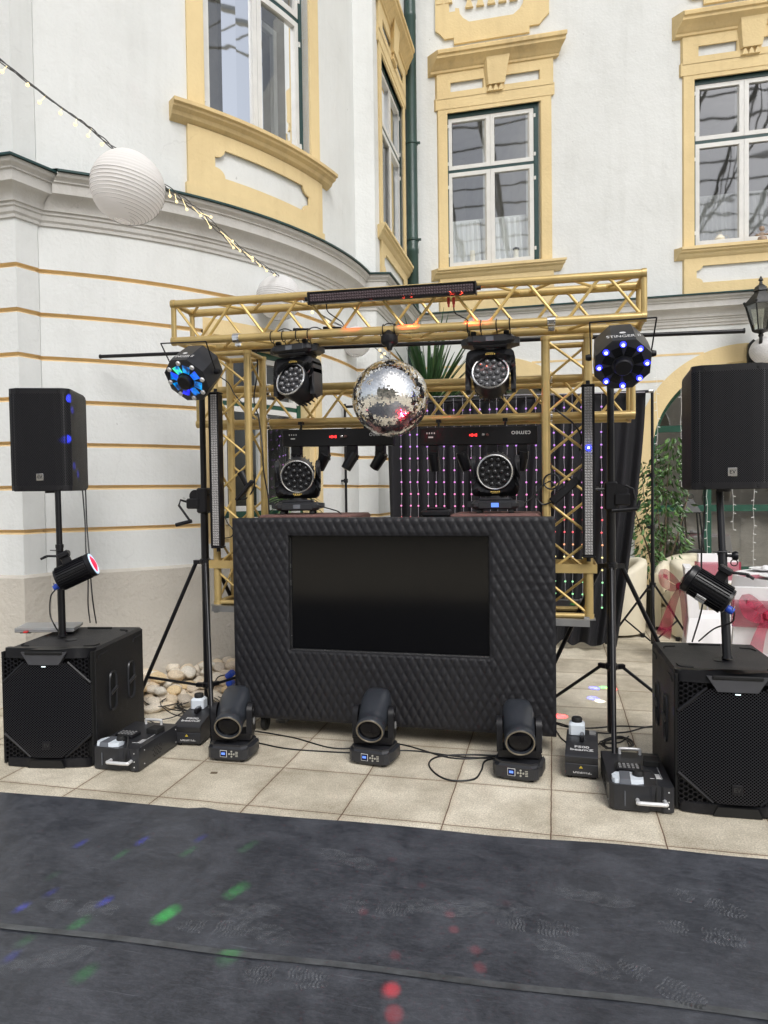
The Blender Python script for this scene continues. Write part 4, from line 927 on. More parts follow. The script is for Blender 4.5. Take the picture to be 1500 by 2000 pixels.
wash('wash_light', 'wash moving head hanging from the truss left of the mirror ball', (-1.575, 4.27, 2.452), (0, R(180), R(-10)), 18, 8)
wash('wash_light', 'wash moving head hanging from the truss right of the mirror ball', (-.362, 4.27, 2.430), (0, R(180), R(2)), 20, 0)
wash('wash_light', 'wash moving head standing on the left end of the booth', (-1.640, 4.42, 1.364), (0, 0, R(14)), 14, 2, 'lens_dark')
wash('wash_light', 'wash moving head standing on the right end of the booth, blue display lit', (-.352, 4.42, 1.364), (0, 0, R(2)), 10, 0, 'lens_dark', True)
# straps that hold the hanging heads
for x0 in (-1.575, -.362):
    for k, dx_ in enumerate((-.12, -.045, .045, .12)):
        t = MB(); t.torus((0, 0, 0), .034, .0032, Matrix.Rotation(R(90), 4, 'Y'), 16, 6); t.tube([(0, .02, -.025), (0, .05, -.055)], .003, 5)
        o = t.build('cable_tie', M['black']); o.location = (x0+dx_, 4.15, 2.463-.0146*(x0+2.378)+.018); tag(o, 'black strap looped round the lower truss tube above the %s hanging wash light' % ('left' if x0 < -1 else 'right'), 'strap', 'black straps above the %s hanging wash light' % ('left' if x0 < -1 else 'right'))
# ------------------------------------------------------------------ LED bars
def led_bar(name, label, loc, rot, L_, dot, red=False):
    t = thing(name, label, 'LED bar', loc, rot=rot, group='LED pixel bars on the truss')
    m = MB(); m.box((0, 0, 0), (L_, .065, .068), bev=.006); m.box((0, -.031, .032), (L_, .012, .006)); m.box((0, -.031, -.032), (L_, .012, .006)); m.build('housing', M['black_m'], t)
    for a in (-1, 1):
        m = MB(); m.box((a*(L_/2+.006), 0, 0), (.012, .072, .076), bev=.006); m.tube([(a*(L_/2+.012), 0, 0), (a*(L_/2+.035), 0, 0)], .012, 12); m.build('end_cap', M['black'], t)
    m = MB(); n = int(L_/.0152)
    for i in range(n):
        for r_ in (-1, 0, 1):
            x, z = -L_/2+.012+i*(L_-.024)/(n-1), r_*.0148; s = .0070
            A_ = [m.v((x+a*s, -.0328, z+b*s)) for a, b in ((-1, -1), (1, -1), (1, 1), (-1, 1))]; B_ = [m.v((x+a*s*.45, -.038, z+b*s*.45)) for a, b in ((-1, -1), (1, -1), (1, 1), (-1, 1))]
            m.f(B_)
            for k in range(4): m.f([A_[k], A_[(k+1) % 4], B_[(k+1) % 4], B_[k]])
    m.build('pixel_row', M[dot], t, smooth=0)
    return t
led_bar('led_bar', 'vertical LED pixel bar strapped to the left truss leg', (-2.128, 4.235, 1.655), (0, R(90), 0), .985, 'led')
rb_ = led_bar('led_bar', 'vertical LED pixel bar strapped to the right truss leg, one blue pixel lit', (.19, 4.235, 1.604), (0, R(90), 0), .965, 'led')
led_bar('led_bar', 'horizontal dark LED pixel bar clamped on top of the gold truss', (-.927, 4.092, 2.662), (R(8), R(.8), 0), .985, 'led_red')
m = MB(); m.ball((-.965/2+.30+.05, -.036, 0), .017, 12); m.build('lit_pixel', emis('blue_led', (.02, .03, 1.0), 4), rb_); m = MB(); m.ball((-.965/2+.30+.05, -.050, 0), .007, 10); m.build('lit_core', emis('blue_core', (.6, .7, 1), 3), rb_)
# ------------------------------------------------------------------ spot bars under the rear truss
def spot_bar(label, x0, x1, z, angs):
    t = thing('spot_bar', label, 'spot bar', ((x0+x1)/2, 4.56, z), rot=(0, R(.85), 0), group='four head spot bars under the rear truss'); w_ = x1-x0
    m = MB(); m.box((0, 0, 0), (w_, .075, .115), bev=.004); m.build('housing', M['black_m'], t)
    text('cameo', .045, M['paperwhite'], t, Matrix.Translation((w_/2-.10, -.039, .012)) @ FRONT @ Matrix.Rotation(math.pi, 4, 'Z'))
    m = MB()
    for k in range(4): m.box((-w_/2+.05+k*.016, -.039, .02), (.007, .002, .010))
    m.box((-w_/2+.075, -.039, -.006), (.03, .002, .009)); m.build('printed_mark', M['paperwhite'], t)
    m = MB()
    for k in range(4): m.box((-.045+k*.013, -.0395, .004), (.010, .002, .018 if k % 2 else .012))
    m.build('red_digit', emis('red_digits', (1, .03, .03), 1.6), t)
    for xx in (.02, .045): m = MB(); m.lathe([(.008, 0), (.009, .02), (.006, .022), (.006, .03)], (xx+.02, -.038, .004), Matrix.Rotation(R(90), 4, 'X'), 10); m.build('socket', M['chrome'] if xx < .03 else M['brown'], t)
    for xx in (-w_/2+.12, w_/2-.2): m = MB(); m.tube([(xx, 0, .057), (xx, 0, .10)], .008, 8); m.box((xx, 0, .10), (.03, .04, .02)); m.build('clamp', M['black_m'], t)
    for k, (a, b) in enumerate(angs):
        xx = -w_/2+.09+k*(w_-.18)/3
        m = MB(); m.box((xx, 0, -.075), (.062, .06, .035)); m.hexa([(xx-.034, -.03, -.15), (xx+.034, -.03, -.15), (xx+.034, .03, -.15), (xx-.034, .03, -.15), (xx-.031, -.03, -.09), (xx+.031, -.03, -.09), (xx+.031, .03, -.09), (xx-.031, .03, -.09)])
        y_ = m.build('spot_arm', M['black_m'], t)
        m = MB(); m.M = Matrix.Translation((xx, -.005, -.135)) @ Matrix.Rotation(R(a), 4, 'Y') @ Matrix.Rotation(R(b), 4, 'X')
        m.lathe([(.036, .035), (.038, 0), (.034, -.085), (.027, -.088)], n=18); m.build('spot_head', M['black_m'], y_)
        m = MB(); m.M = Matrix.Translation((xx, -.005, -.135)) @ Matrix.Rotation(R(a), 4, 'Y') @ Matrix.Rotation(R(b), 4, 'X'); m.lathe([(.001, -.087), (.026, -.0885)], n=16, cap=False); m.build('lens', M['lens_dark'], y_)
    return t
spot_bar('spot bar with four small heads hanging below the rear truss, left of the ball', -1.785, -1.02, 1.868, ((10, 40), (32, 20), (28, -10), (35, 10)))
spot_bar('spot bar with four small heads hanging in front of the black drape', -.845, -.10, 1.850, ((-5, 20), (-18, 15), (5, 30), (8, 10)))
# ------------------------------------------------------------------ octagonal effect lights
def wedge_mat(k):
    m, t, p = nmat('dichroic_glass_%d' % k); N = t.nodes.new; L = t.links.new; tc = N('ShaderNodeTexCoord'); n = N('ShaderNodeTexNoise'); n.inputs['Scale'].default_value = 22; n.inputs['Detail'].default_value = 2; L(tc.outputs['Object'], n.inputs['Vector'])
    r = N('ShaderNodeValToRGB'); e = r.color_ramp.elements; e[0].position = .36; e[0].color = (.0, .01, .05, 1); e[1].position = .62; e[1].color = ((.01, .05, .8, 1), (.0, .25, .6, 1), (.05, .75, .25, 1), (.01, .02, 1, 1))[k]
    x = e.new(.48); x.color = ((.0, .12, .45, 1), (.0, .08, .3, 1), (.0, .2, .5, 1), (.0, .0, .5, 1))[k]; L(n.outputs[0], r.inputs[0]); L(r.outputs[0], p.inputs['Emission Color']); p.inputs['Emission Strength'].default_value = 1.2; p.inputs['Base Color'].default_value = (.01, .05, .12, 1); p.inputs['Roughness'].default_value = .1; return m
def effect(name, label, loc, rot, lit_wedges):
    t = thing(name, label, 'effect light', loc, rot=rot, group='octagonal effect lights on crank stands')
    def octa(r_, y): return [(r_*math.cos(math.pi/8+k*math.pi/4), y, r_*math.sin(math.pi/8+k*math.pi/4)) for k in range(8)]
    m = MB(); R0 = .150; rings = [[m.v(p) for p in octa(r_, y)] for r_, y in ((.138, .13), (.147, .05), (R0, -.03), (R0, -.07), (R0-.012, -.075))]
    m.f(rings[0][::-1])
    for a, b in zip(rings, rings[1:]):
        for k in range(8): m.f([a[k], a[(k+1) % 8], b[(k+1) % 8], b[k]])
    m.f(rings[-1]); m.build('housing', M['greyblack'], t)
    m = MB(); m.lathe([(.046, 0), (.046, .03), (.040, .036), (.001, .038)], (0, -.074, 0), Matrix.Rotation(R(90), 4, 'X'), 28); m.build('hub', M['black'], t)
    em = [wedge_mat(k_) for k_ in range(4)]; em_old = [emis('wedge_a', (.01, .07, .62), .9), emis('wedge_b', (.015, .16, .5), .8), emis('wedge_c', (.03, .50, .25), .8), emis('wedge_d', (.01, .03, .75), 1.3)]
    for k in range(8):
        a = k*math.pi/4+.39; m = MB(); ca, sa = math.cos(a), math.sin(a)
        P_ = [(r_*ca-v*sa, -.0775, r_*sa+v*ca) for r_, v in ((.054, -.020), (.104, -.026), (.104, .026), (.054, .020))]; Q_ = [(p[0], -.074, p[2]) for p in P_]
        m.hexa(Q_+P_); m.build('window', (em[(0, 1, 2, 0, 1, 3, 0, 1)[k]] if lit_wedges else M['screen']), t)
    for k in range(8):
        a = k*math.pi/4+.05; m = MB(); m.lathe([(.015, 0), (.015, .006), (.012, .010), (.001, .012)], (.118*math.cos(a), -.074, .118*math.sin(a)), Matrix.Rotation(R(90), 4, 'X'), 16)
        m.build('led', M['handle'] if lit_wedges else BLUE, t)
        if not lit_wedges: m = MB(); m.lathe([(.008, .010), (.007, .015), (.001, .016)], (.118*math.cos(a), -.074, .118*math.sin(a)), Matrix.Rotation(R(90), 4, 'X'), 12); m.build('led_core', CORE, t)
    m = MB(); m.tube([(-.152, .03, 0), (-.163, .03, .20)], .004, 6); m.tube([(.152, .03, 0), (.163, .03, .20)], .004, 6); m.tube([(-.163, .03, .20), (.163, .03, .20)], .004, 6); m.build('bracket', M['black_m'], t)
    for s in (-1, 1): m = MB(); m.lathe([(.016, 0), (.018, .012), (.014, .03)], (s*.148, .03, 0), Matrix.Rotation(R(90*s), 4, 'Y'), 14); m.build('knob', M['black'], t)
    X = Matrix.Translation((0, -.030, .1400)) @ Matrix.Rotation(R(-0), 4, 'X')
    text('STINGER II', .036, M['paperwhite'], t, X)
    m = MB(); m.lathe([(.016, 0), (.016, .0015)], (0, .012, .1385), n=16, sy=.6); m.build('logo', M['paperwhite'], t)
    return t
BLUE = emis('blue_lamp', (.02, .025, 1.0), 4); CORE = emis('blue_lamp_core', (.6, .65, 1), 3)
effect('effect_light', 'octagonal effect light with glowing blue and green windows, on the left', (-2.150, 3.98, 2.235), (R(38), R(3), R(-8)), True)
effect('effect_light', 'octagonal effect light with a ring of lit blue lamps, on the right', (.345, 3.93, 2.185), (R(38), R(-1), R(2)), False)
# ------------------------------------------------------------------ crank stands
def stand(label, x, y, top, hub, low, az, rad, crankside, box=True, name='crank_stand', r1=.026, r2=.020, seg=1.44):
    t = thing(name, label, 'stand', (x, y, 0), group='black tripod stands')
    m = MB(); m.tube([(0, 0, .06), (0, 0, seg)], r1, 16); m.tube([(0, 0, seg), (0, 0, top)], r2, 16); m.build('pole', M['black_m'], t)
    for z, nm in ((hub, 'upper_collar'), (low, 'lower_collar')):
        m = MB(); m.lathe([(r1+.004, -.02), (r1+.012, -.012), (r1+.012, .012), (r1+.004, .02)], (0, 0, z), n=16)
        for a in az: m.box((math.cos(a)*.052, math.sin(a)*.052, z-.005), (.06, .03, .026), a)
        m.build(nm, M['black_m'], t)
    for a in az:
        c, s = math.cos(a), math.sin(a); m = MB(); p, q = Vector((c*.07, s*.07, hub-.01)), Vector((c*rad, s*rad, .012)); m.tube([p, q], .0135, 10)
        lg = m.build('leg', M['black_m'], t)
        k = .78 if low < .45 else .98
        m = MB(); m.tube([(c*.07, s*.07, low-.008), p.lerp(q, k)], .010, 8); m.build('brace', M['black_m'], t)
        m = MB(); m.box((c*(rad-.0), s*(rad-.0), .012), (.04, .034, .024), a, bev=.006); m.build('rubber_foot', M['rubber'], lg)
    if box:
        m = MB(); m.box((0, 0, 1.46), (.075, .085, .17), bev=.01); sd = crankside
        m.box((sd*.06, -.02, 1.44), (.09, .07, .07), bev=.008); m.lathe([(.042, -.02), (.042, .02)], (sd*.045, -.02, 1.49), Matrix.Rotation(R(90), 4, 'X'), 18); m.build('winch', M['black'], t)
        m = MB()
        if sd < 0: m.tube([(-.10, -.03, 1.45), (-.14, -.06, 1.465), (-.145, -.075, 1.43), (-.06, -.09, 1.33)], .008, 8); m.tube([(-.05, -.085, 1.325), (-.16, -.09, 1.30)], .013, 10)
        else: m.tube([(.08, -.03, 1.52), (.12, -.04, 1.50), (.13, -.045, 1.43)], .007, 8); m.tube([(.0, -.07, 1.375), (.14, -.07, 1.385)], .013, 10); m.tube([(.14, -.07, 1.385), (.155, -.05, 1.43)], .010, 8); m.tube([(-.03, -.02, 1.50), (-.09, -.03, 1.50)], .009, 8); m.lathe([(.02, 0), (.022, .02)], (-.11, -.03, 1.50), Matrix.Rotation(R(90), 4, 'Y'), 14)
        m.build('crank_handle', M['black'], t)
        m = MB(); m.tube([(-sd*.03, 0, 1.50), (-sd*.095, 0, 1.50)], .007, 8); m.lathe([(.016, -.008), (.018, 0), (.016, .008)], (-sd*.075, 0, 1.50), Matrix.Rotation(R(90), 4, 'Y'), 12); m.build('locking_knob', M['rubber'], t)
    return t
SLX = at(403, 1200, y=4.36).x; SRX = at(1194, 1200, y=4.38).x
stand('black crank tripod stand left of the booth', SLX, 4.36, 2.22, 1.05, .215, (R(178), R(-60), R(58)), .58, -1)
stand('black crank tripod stand right of the booth', SRX, 4.38, 2.15, 1.05, .45, (R(146), R(-93), R(26)), .60, 1)
# ------------------------------------------------------------------ loudspeakers
def logo(par, M_, s, mt_bg, mt_tx):
    m = MB(); m.M = M_; m.box((0, 0, 0), (s, s, .004), bev=.001); m.build('logo_plate', mt_bg, par)
    text('EV', s*.62, mt_tx, par, M_ @ Matrix.Translation((0, 0, .0028)), ext=.0005)
def speaker(label, x, y, z, rz, tiltx=0):
    t = thing('loudspeaker', label, 'loudspeaker', (x, y, z), rot=(R(tiltx), 0, rz), group='pole mounted loudspeakers'); w_, h_, d_ = .365, .616, .385
    def outline(k, yb=0): return [(-w_/2+.035, 0), (w_/2-.035, 0), (w_/2, .025), (w_/2, .08), (w_/2-.022, d_), (-w_/2+.022, d_), (-w_/2, .08), (-w_/2, .025)]
    m = MB(); lv = []
    for zz, k in ((0, .93), (.015, .985), (.03, 1), (h_-.03, 1), (h_-.015, .985), (h_, .93)): lv.append([m.v((px*k, (py-.17)*k+.17, zz)) for px, py in outline(1)])
    for a, b in zip(lv, lv[1:]):
        for k in range(8): m.f([a[k], a[(k+1) % 8], b[(k+1) % 8], b[k]])
    m.f(lv[0][::-1]); m.f(lv[-1]); m.build('cabinet', M['black_r'], t)
    m = MB(); q = [(-w_/2-.001, .024), (-w_/2+.036, -.003), (w_/2-.036, -.003), (w_/2+.001, .024)]
    n = 12; fr = [(-w_/2+.002, .022), (-w_/2+.020, .006), (-w_/2+.05, -.004), (-w_/4, -.008), (0, -.010), (w_/4, -.008), (w_/2-.05, -.004), (w_/2-.020, .006), (w_/2-.002, .022)]
    for a, b in zip(fr, fr[1:]): m.poly([(a[0], a[1], .035), (b[0], b[1], .035), (b[0], b[1], h_-.035), (a[0], a[1], h_-.035)])
    m.build('grille', M['grille'], t)
    m = MB()
    for z0, z1 in ((.004, .035), (h_-.035, h_-.004)):
        for a, b in zip(fr, fr[1:]): m.hexa([(a[0], a[1], z0), (b[0], b[1], z0), (b[0], .05, z0), (a[0], .05, z0), (a[0], a[1], z1), (b[0], b[1], z1), (b[0], .05, z1), (a[0], .05, z1)])
    for xx in (-.12, 0, .12):
        for zz in (.02, h_-.02): m.lathe([(.007, 0), (.007, .003)], (xx, -.008, zz), Matrix.Rotation(R(90), 4, 'X'), 10)
    m.build('front_trim', M['black'], t)
    logo(t, Matrix.Translation((.0, -.0125, .085)) @ FRONT, .042, M['silver'], M['black'])
    m = MB()
    for s in (-1, 1):
        m.box((s*(w_/2-.028), .16, .42), (.012, .12, .05), -s*R(11), bev=.004)
    m.build('side_handle', M['black'], t)
    m = MB(); m.lathe([(.035, -.012), (.035, .01)], (0, .16, 0), n=20); m.build('pole_socket', M['black_m'], t)
    return t
spk_l = speaker('black loudspeaker in front of the curved wall, with blue light dots on its side', -2.985, 3.654, 1.532, R(19), .6); spk_l.scale = (.97, 1, 1)
spk_r = speaker('black loudspeaker on the pole beside the arched window, in front of the dining tables', .850, 3.80, 1.492, R(1))
HEXR = .0135
def hexfield(m, tri, y, holes_only=None):
    """honeycomb bars filling a polygon (front plane xz)"""
    def inside(x, z):
        c = False; n = len(tri); j = n-1
        for i in range(n):
            a, b = tri[i], tri[j]
            if (a[1] > z) != (b[1] > z) and x < (b[0]-a[0])*(z-a[1])/(b[1]-a[1])+a[0]: c = not c
            j = i
        return c
    xs = [p[0] for p in tri]; zs = [p[1] for p in tri]; r_ = HEXR; dx_ = r_*1.5; dz_ = r_*3**.5
    i = 0; x = min(xs)
    while x < max(xs):
        z = min(zs)+(dz_/2 if i % 2 else 0)
        while z < max(zs):
            if inside(x, z):
                O_ = [(x+r_*math.cos(k*math.pi/3), z+r_*math.sin(k*math.pi/3)) for k in range(6)]; I_ = [(x+r_*.80*math.cos(k*math.pi/3), z+r_*.80*math.sin(k*math.pi/3)) for k in range(6)]
                for k in range(6):
                    a, b, c, d_ = O_[k], O_[(k+1) % 6], I_[(k+1) % 6], I_[k]
                    m.poly([(p[0], y, p[1]) for p in (a, b, c, d_)]); m.poly([(d_[0], y, d_[1]), (c[0], y, c[1]), (c[0], y+.012, c[1]), (d_[0], y+.012, d_[1])])
            z += dz_
        x += dx_; i += 1
def sub(label, x, y, rz):
    t = thing('subwoofer', label, 'subwoofer', (x, y, 0), rz=rz, group='subwoofers on the paving'); w_, h_, d_ = .52, .655, .72
    m = MB(); m.box((0, .05+(d_-.05)/2, h_/2), (w_, d_-.05, h_-.012), bev=.014); m.build('cabinet', M['black_r'], t)
    # top plastic cap with wavy front
    fr = [(-w_/2+.004, .055), (-w_/2+.03, .018), (-w_/4-.02, .006), (0, .0), (w_/4+.02, .006), (w_/2-.03, .018), (w_/2-.004, .055)]
    m = MB()
    for z0, z1, k in ((h_-.045, h_+.002, 0), (.006, .05, 1)):
        if k: bmesh.ops.remove_doubles(m.bm, verts=m.bm.verts, dist=1e-5); m.build('top_cap', M['black'], t); m = MB()
        for a, b in zip(fr, fr[1:]):
            # leave the grip opening in the middle
            m.hexa([(a[0], a[1], z0), (b[0], b[1], z0), (b[0], .09, z0), (a[0], .09, z0), (a[0], a[1]+.004, z1), (b[0], b[1]+.004, z1), (b[0], .09, z1), (a[0], .09, z1)])
    bmesh.ops.remove_doubles(m.bm, verts=m.bm.verts, dist=1e-5)
    m.build('bottom_cap', M['black'], t)
    # grille plane
    m = MB(); pts = [(-.085, .05), (-.225, .17), (-.245, .20), (-.245, .43), (-.225, .47), (-.10, .58), (.10, .58), (.225, .47), (.245, .43), (.245, .20), (.225, .17), (.085, .05)]
    for a, b in (((-.245, .20), (-.12, .20)),): pass
    cols = [-.245, -.2, -.12, 0, .12, .2, .245]
    def yb(x): return .028-.020*(1-(x/.26)**2)
    def zr(x):
        ax = abs(x); lo = .055 if ax < .085 else .055+(min(ax, .235)-.085)*.85; hi = .585 if ax < .11 else .585-(min(ax, .235)-.11)*.85
        return lo, hi
    X_ = [-.25+.5*k/40 for k in range(41)]
    for a, b in zip(X_, X_[1:]):
        (l0, h0), (l1, h1) = zr(a), zr(b); m.poly([(a, yb(a), l0), (b, yb(b), l1), (b, yb(b), h1), (a, yb(a), h0)])
    m.build('grille', M['grille_fine'], t)
    m = MB(); m.box((-w_/2+.006, .042, h_/2), (.012, .03, h_-.03)); m.box((w_/2-.006, .042, h_/2), (.012, .03, h_-.03)); m.poly([(-w_/2+.01, .046, .04), (w_/2-.01, .046, .04), (w_/2-.01, .046, h_-.03), (-w_/2+.01, .046, h_-.03)]); m.build('recess_plate', mat('recess_black', (.002, .002, .002), .9), t)
    m = MB()
    for sx_ in (-1, 1):
        hexfield(m, [(sx_*.236, .05), (sx_*.095, .05), (sx_*.115, .085), (sx_*.236, .195)], .022)
        hexfield(m, [(sx_*.236, .612), (sx_*.13, .612), (sx_*.135, .575), (sx_*.236, .46)], .022)
        for A_, B_ in ((((sx_*.10, .055)), (sx_*.25, .185)), ((sx_*.125, .585), (sx_*.25, .472))):
            m.tube([(A_[0], .020, A_[1]), (B_[0], .024, B_[1])], .008, 6)
        m.tube([(sx_*.252, .034, .06), (sx_*.252, .034, h_-.05)], .007, 6)
    m.build('honeycomb_vent', M['black'], t)
    m = MB()      # top grip: trapezoid tray with dark slot
    m.hexa([(-.085, -.006, .575), (.085, -.006, .575), (.085, .03, .575), (-.085, .03, .575), (-.13, -.004, .645), (.13, -.004, .645), (.13, .05, .645), (-.13, .05, .645)])
    m.build('top_grip', mat('grip_sheen', (.06, .06, .065), .4), t)  # lighter grey than the cabinet paints in the reflection inside the scoop
    m = MB(); m.box((0, -.001, .640), (.215, .020, .018), bev=.004); m.hexa([(-.105, -.006, .004), (.105, -.006, .004), (.105, .03, .004), (-.105, .03, .004), (-.085, -.006, .045), (.085, -.006, .045), (.085, .03, .045), (-.085, .03, .045)]); m.build('grip_slot', mat('slot_black', (.004, .004, .004), .6), t)
    m = MB(); m.box((0, -.0065, .566), (.022, .004, .004)); m.build('status_light', emis('status_white', (.8, .95, 1), 1.2), t)
    for sx_ in (-1, 1):
        for yy in (.27, .52):
            X = Matrix.Translation((sx_*(w_/2+.0015), yy, .36)); m = MB(); q = []
            for k in range(24):
                a = 2*math.pi*k/24; q.append((.045*math.copysign(abs(math.cos(a))**.55, math.cos(a)), .115*math.copysign(abs(math.sin(a))**.6, math.sin(a))))
            Oq = [m.v(X @ Vector((sx_*.007, a, b))) for a, b in q]; O0 = [m.v(X @ Vector((-sx_*.004, a*1.08, b*1.03))) for a, b in q]; Iq = [m.v(X @ Vector((-sx_*.0005, a*.80, b*.90))) for a, b in q]
            for k in range(24): m.f([Oq[k], Oq[(k+1) % 24], Iq[(k+1) % 24], Iq[k]]); m.f([Oq[k], Oq[(k+1) % 24], O0[(k+1) % 24], O0[k]])
            m.mi = 1; m.f(Iq); m.mi = 0
            m.tube([X @ Vector((sx_*.004, -.042, -.012)), X @ Vector((sx_*.006, .042, .012))], .010, 8)
            m.build('side_grip', [M['greyblack'], mat('grip_shade', (.003, .003, .003), .8)], t)  # near-black plate paints in the shade of a recess the cabinet lacks
        for yy in (.16, .62):
            m = MB(); m.tube(cat([(sx_*(w_/2+.001), yy-.06, .585), (sx_*(w_/2+.001), yy-.045, .602), (sx_*(w_/2+.001), yy+.055, .606)], 5), .0035, 5); m.build('side_groove', M['greyblack'], t)
    m = MB()
    for sx_ in (-1, 1):
        for yy, f_ in ((.13, 1), (.60, -1)):
            m.tube(cat([(sx_*.225, yy+.06*f_, h_-.003), (sx_*.215, yy+.015*f_, h_-.003), (sx_*.16, yy, h_-.003)], 5), .003, 5)
    m.tube([(-.08, .66, h_-.002), (.08, .66, h_-.002)], .006, 6)
    m.build('top_groove', mat('groove_black', (.002, .002, .002), .7), t)
    m = MB(); m.lathe([(.03, h_-.006), (.034, h_-.004), (.034, h_-.0025)], (0, .30, 0), n=24); m.build('pole_mount', M['black_m'], t)
    logo(t, Matrix.Translation((0, .004, .125)) @ FRONT, .046, M['black'], mat('embossed_black', (.035, .035, .035), .4))
    return t
sub('black subwoofer at the left with a folded laptop on top', -2.735, 3.335, R(9.5))
sub('black subwoofer at the right, by the tall ficus and the cream armchairs', .80, 3.465, R(1.3))
def pole(label, p0, p1, knobz, side):
    t = thing('speaker_pole', label, 'speaker pole', p0, group='black loudspeaker poles'); q = Vector(p1)-Vector(p0)
    m = MB(); f = lambda z: tuple(q*(z/q.z)); m.tube([(0, 0, 0), f(q.z*.62)], .0215, 18); m.tube([f(q.z*.62), f(q.z)], .0175, 18)
    m.tube([(0, 0, 0), f(.012)], .026, 18); m.tube([f(q.z*.62-.01), f(q.z*.62+.01)], .024, 18); m.build('tube', M['black_m'], t)
    c = Vector(f(knobz)); m = MB(); m.tube([c, c+Vector((side*.05, -.01, 0))], .008, 8); m.lathe([(.018, -.012), (.024, 0), (.022, .012)], c+Vector((side*.055, -.012, 0)), Matrix.Rotation(R(90), 4, 'Y'), 14); m.torus(c+Vector((side*.052, -.012, -.035)), .016, .003, Matrix.Rotation(R(90), 4, 'X'), 14, 5); m.tube([c+Vector((-.05, -.02, .02)), c+Vector((.03, -.025, .02))], .003, 6); m.build('locking_pin', M['black_m'], t)
pl0, pl1 = at(122, 1243, z=.657), at(113, 968, y=3.70); pl1.z = 1.535
pole('black pole carrying the left loudspeaker on its subwoofer', pl0, pl1, .50, 1)
pole('black pole carrying the right loudspeaker on its subwoofer', (.823, 3.77, .657), (.828, 3.965, 1.485), .50, 1)
# ------------------------------------------------------------------ par lights clamped to the poles
def par(label, loc, dirv, lit, plugside, roll_=180):
    q = Vector(dirv).normalized().to_track_quat('Z', 'Y').to_matrix().to_4x4(); t = thing('par_light', label, 'par light', loc, group='par lights clamped to the speaker poles'); t.rotation_euler = (q @ Matrix.Rotation(R(roll_), 4, 'Z')).to_euler()
    m = MB(); m.lathe([(.05, -.105), (.062, -.10), (.064, .08), (.070, .085), (.072, .11), (.062, .112), (.060, .100)], n=32)
    for k in range(14):
        a = math.pi*(k+.5)/14 - math.pi/2; m.box((.066*math.cos(a), .066*math.sin(a), -.005), (.010, .004, .165), M=Matrix.Rotation(a, 4, 'Z'))
        m.box((-.066*math.cos(a), -.066*math.sin(a), -.005), (.010, .004, .165), M=Matrix.Rotation(a, 4, 'Z'))
    m.build('housing', M['black_m'], t)
    m = MB(); m.torus((0, 0, .112), .058, .006, n=32, k=8); m.build('front_ring', emis('pale_ring', (.55, .75, 1), .7) if lit else M['black'], t)
    m = MB(); m.lathe([(.001, .126), (.03, .122), (.050, .113), (.053, .107)], n=28, cap=False); m.build('lens', emis('red_lens', (1, .02, .07), .9) if lit else M['lens_dark'], t)
    m = MB(); m.lathe([(.015, -.14), (.018, -.13), (.018, -.10), (.012, -.09)], (0, plugside*.03, 0), n=14); m.build('blue_plug', M['blue'], t)
    m = MB(); m.box((0, -.085, -.01), (.03, .045, .05), bev=.004); m.box((0, -.12, -.01), (.06, .03, .065), bev=.006); m.tube([(.0, -.12, -.03), (0, -.15, -.09), (0, -.15, -.13)], .007, 8); m.box((0, -.15, -.10), (.05, .014, .014)); m.build('clamp', M['black'], t)
    m = MB(); m.torus((0, .02, -.13), .016, .002, n=14, k=5); m.build('safety_ring', M['chrome'], t)
    if not lit: m = MB(); m.box((-.045, .052, .01), (.05, .003, .045), M=Matrix.Rotation(R(41), 4, 'Z')); m.build('rating_label', M['paperwhite'], t)
    return t
par('small black par light glowing red, clamped to the left speaker pole', at(146, 1118, y=3.56), (.83, .40, .42), True, 1)
par('small black finned par light pointing up left, clamped to the right speaker pole', at(1385, 1152, y=3.62), (-.95, .26, .60), False, 1)
# laptop
t = thing('laptop', 'closed thin laptop lying at an angle on the left subwoofer', 'laptop', at(92, 1226, z=.69), rot=(0, R(2), R(24)))
m = MB(); m.box((0, .06, -.012), (.34, .24, .012), bev=.004); m.build('base', M['greyprint'], t)
m = MB(); m.hexa([(-.17, -.06, -.004), (.17, -.06, -.004), (.17, .18, -.004), (-.17, .18, -.004), (-.17, -.06, .008), (.17, -.06, .008), (.17, .18, .002), (-.17, .18, .002)]); m.build('lid', mat('silver_lid', (.48, .49, .50), .35, metal=.6), t)
m = MB(); m.box((-.10, -.075, -.010), (.022, .03, .008)); m.build('red_stick', mat('red_stick', (.6, .03, .03), .4), t)
m = MB()
for a in (-.12, .12): m.box((a, .06, -.024), (.06, .16, .012))
m.build('rubber_strip', M['rubber'], t)
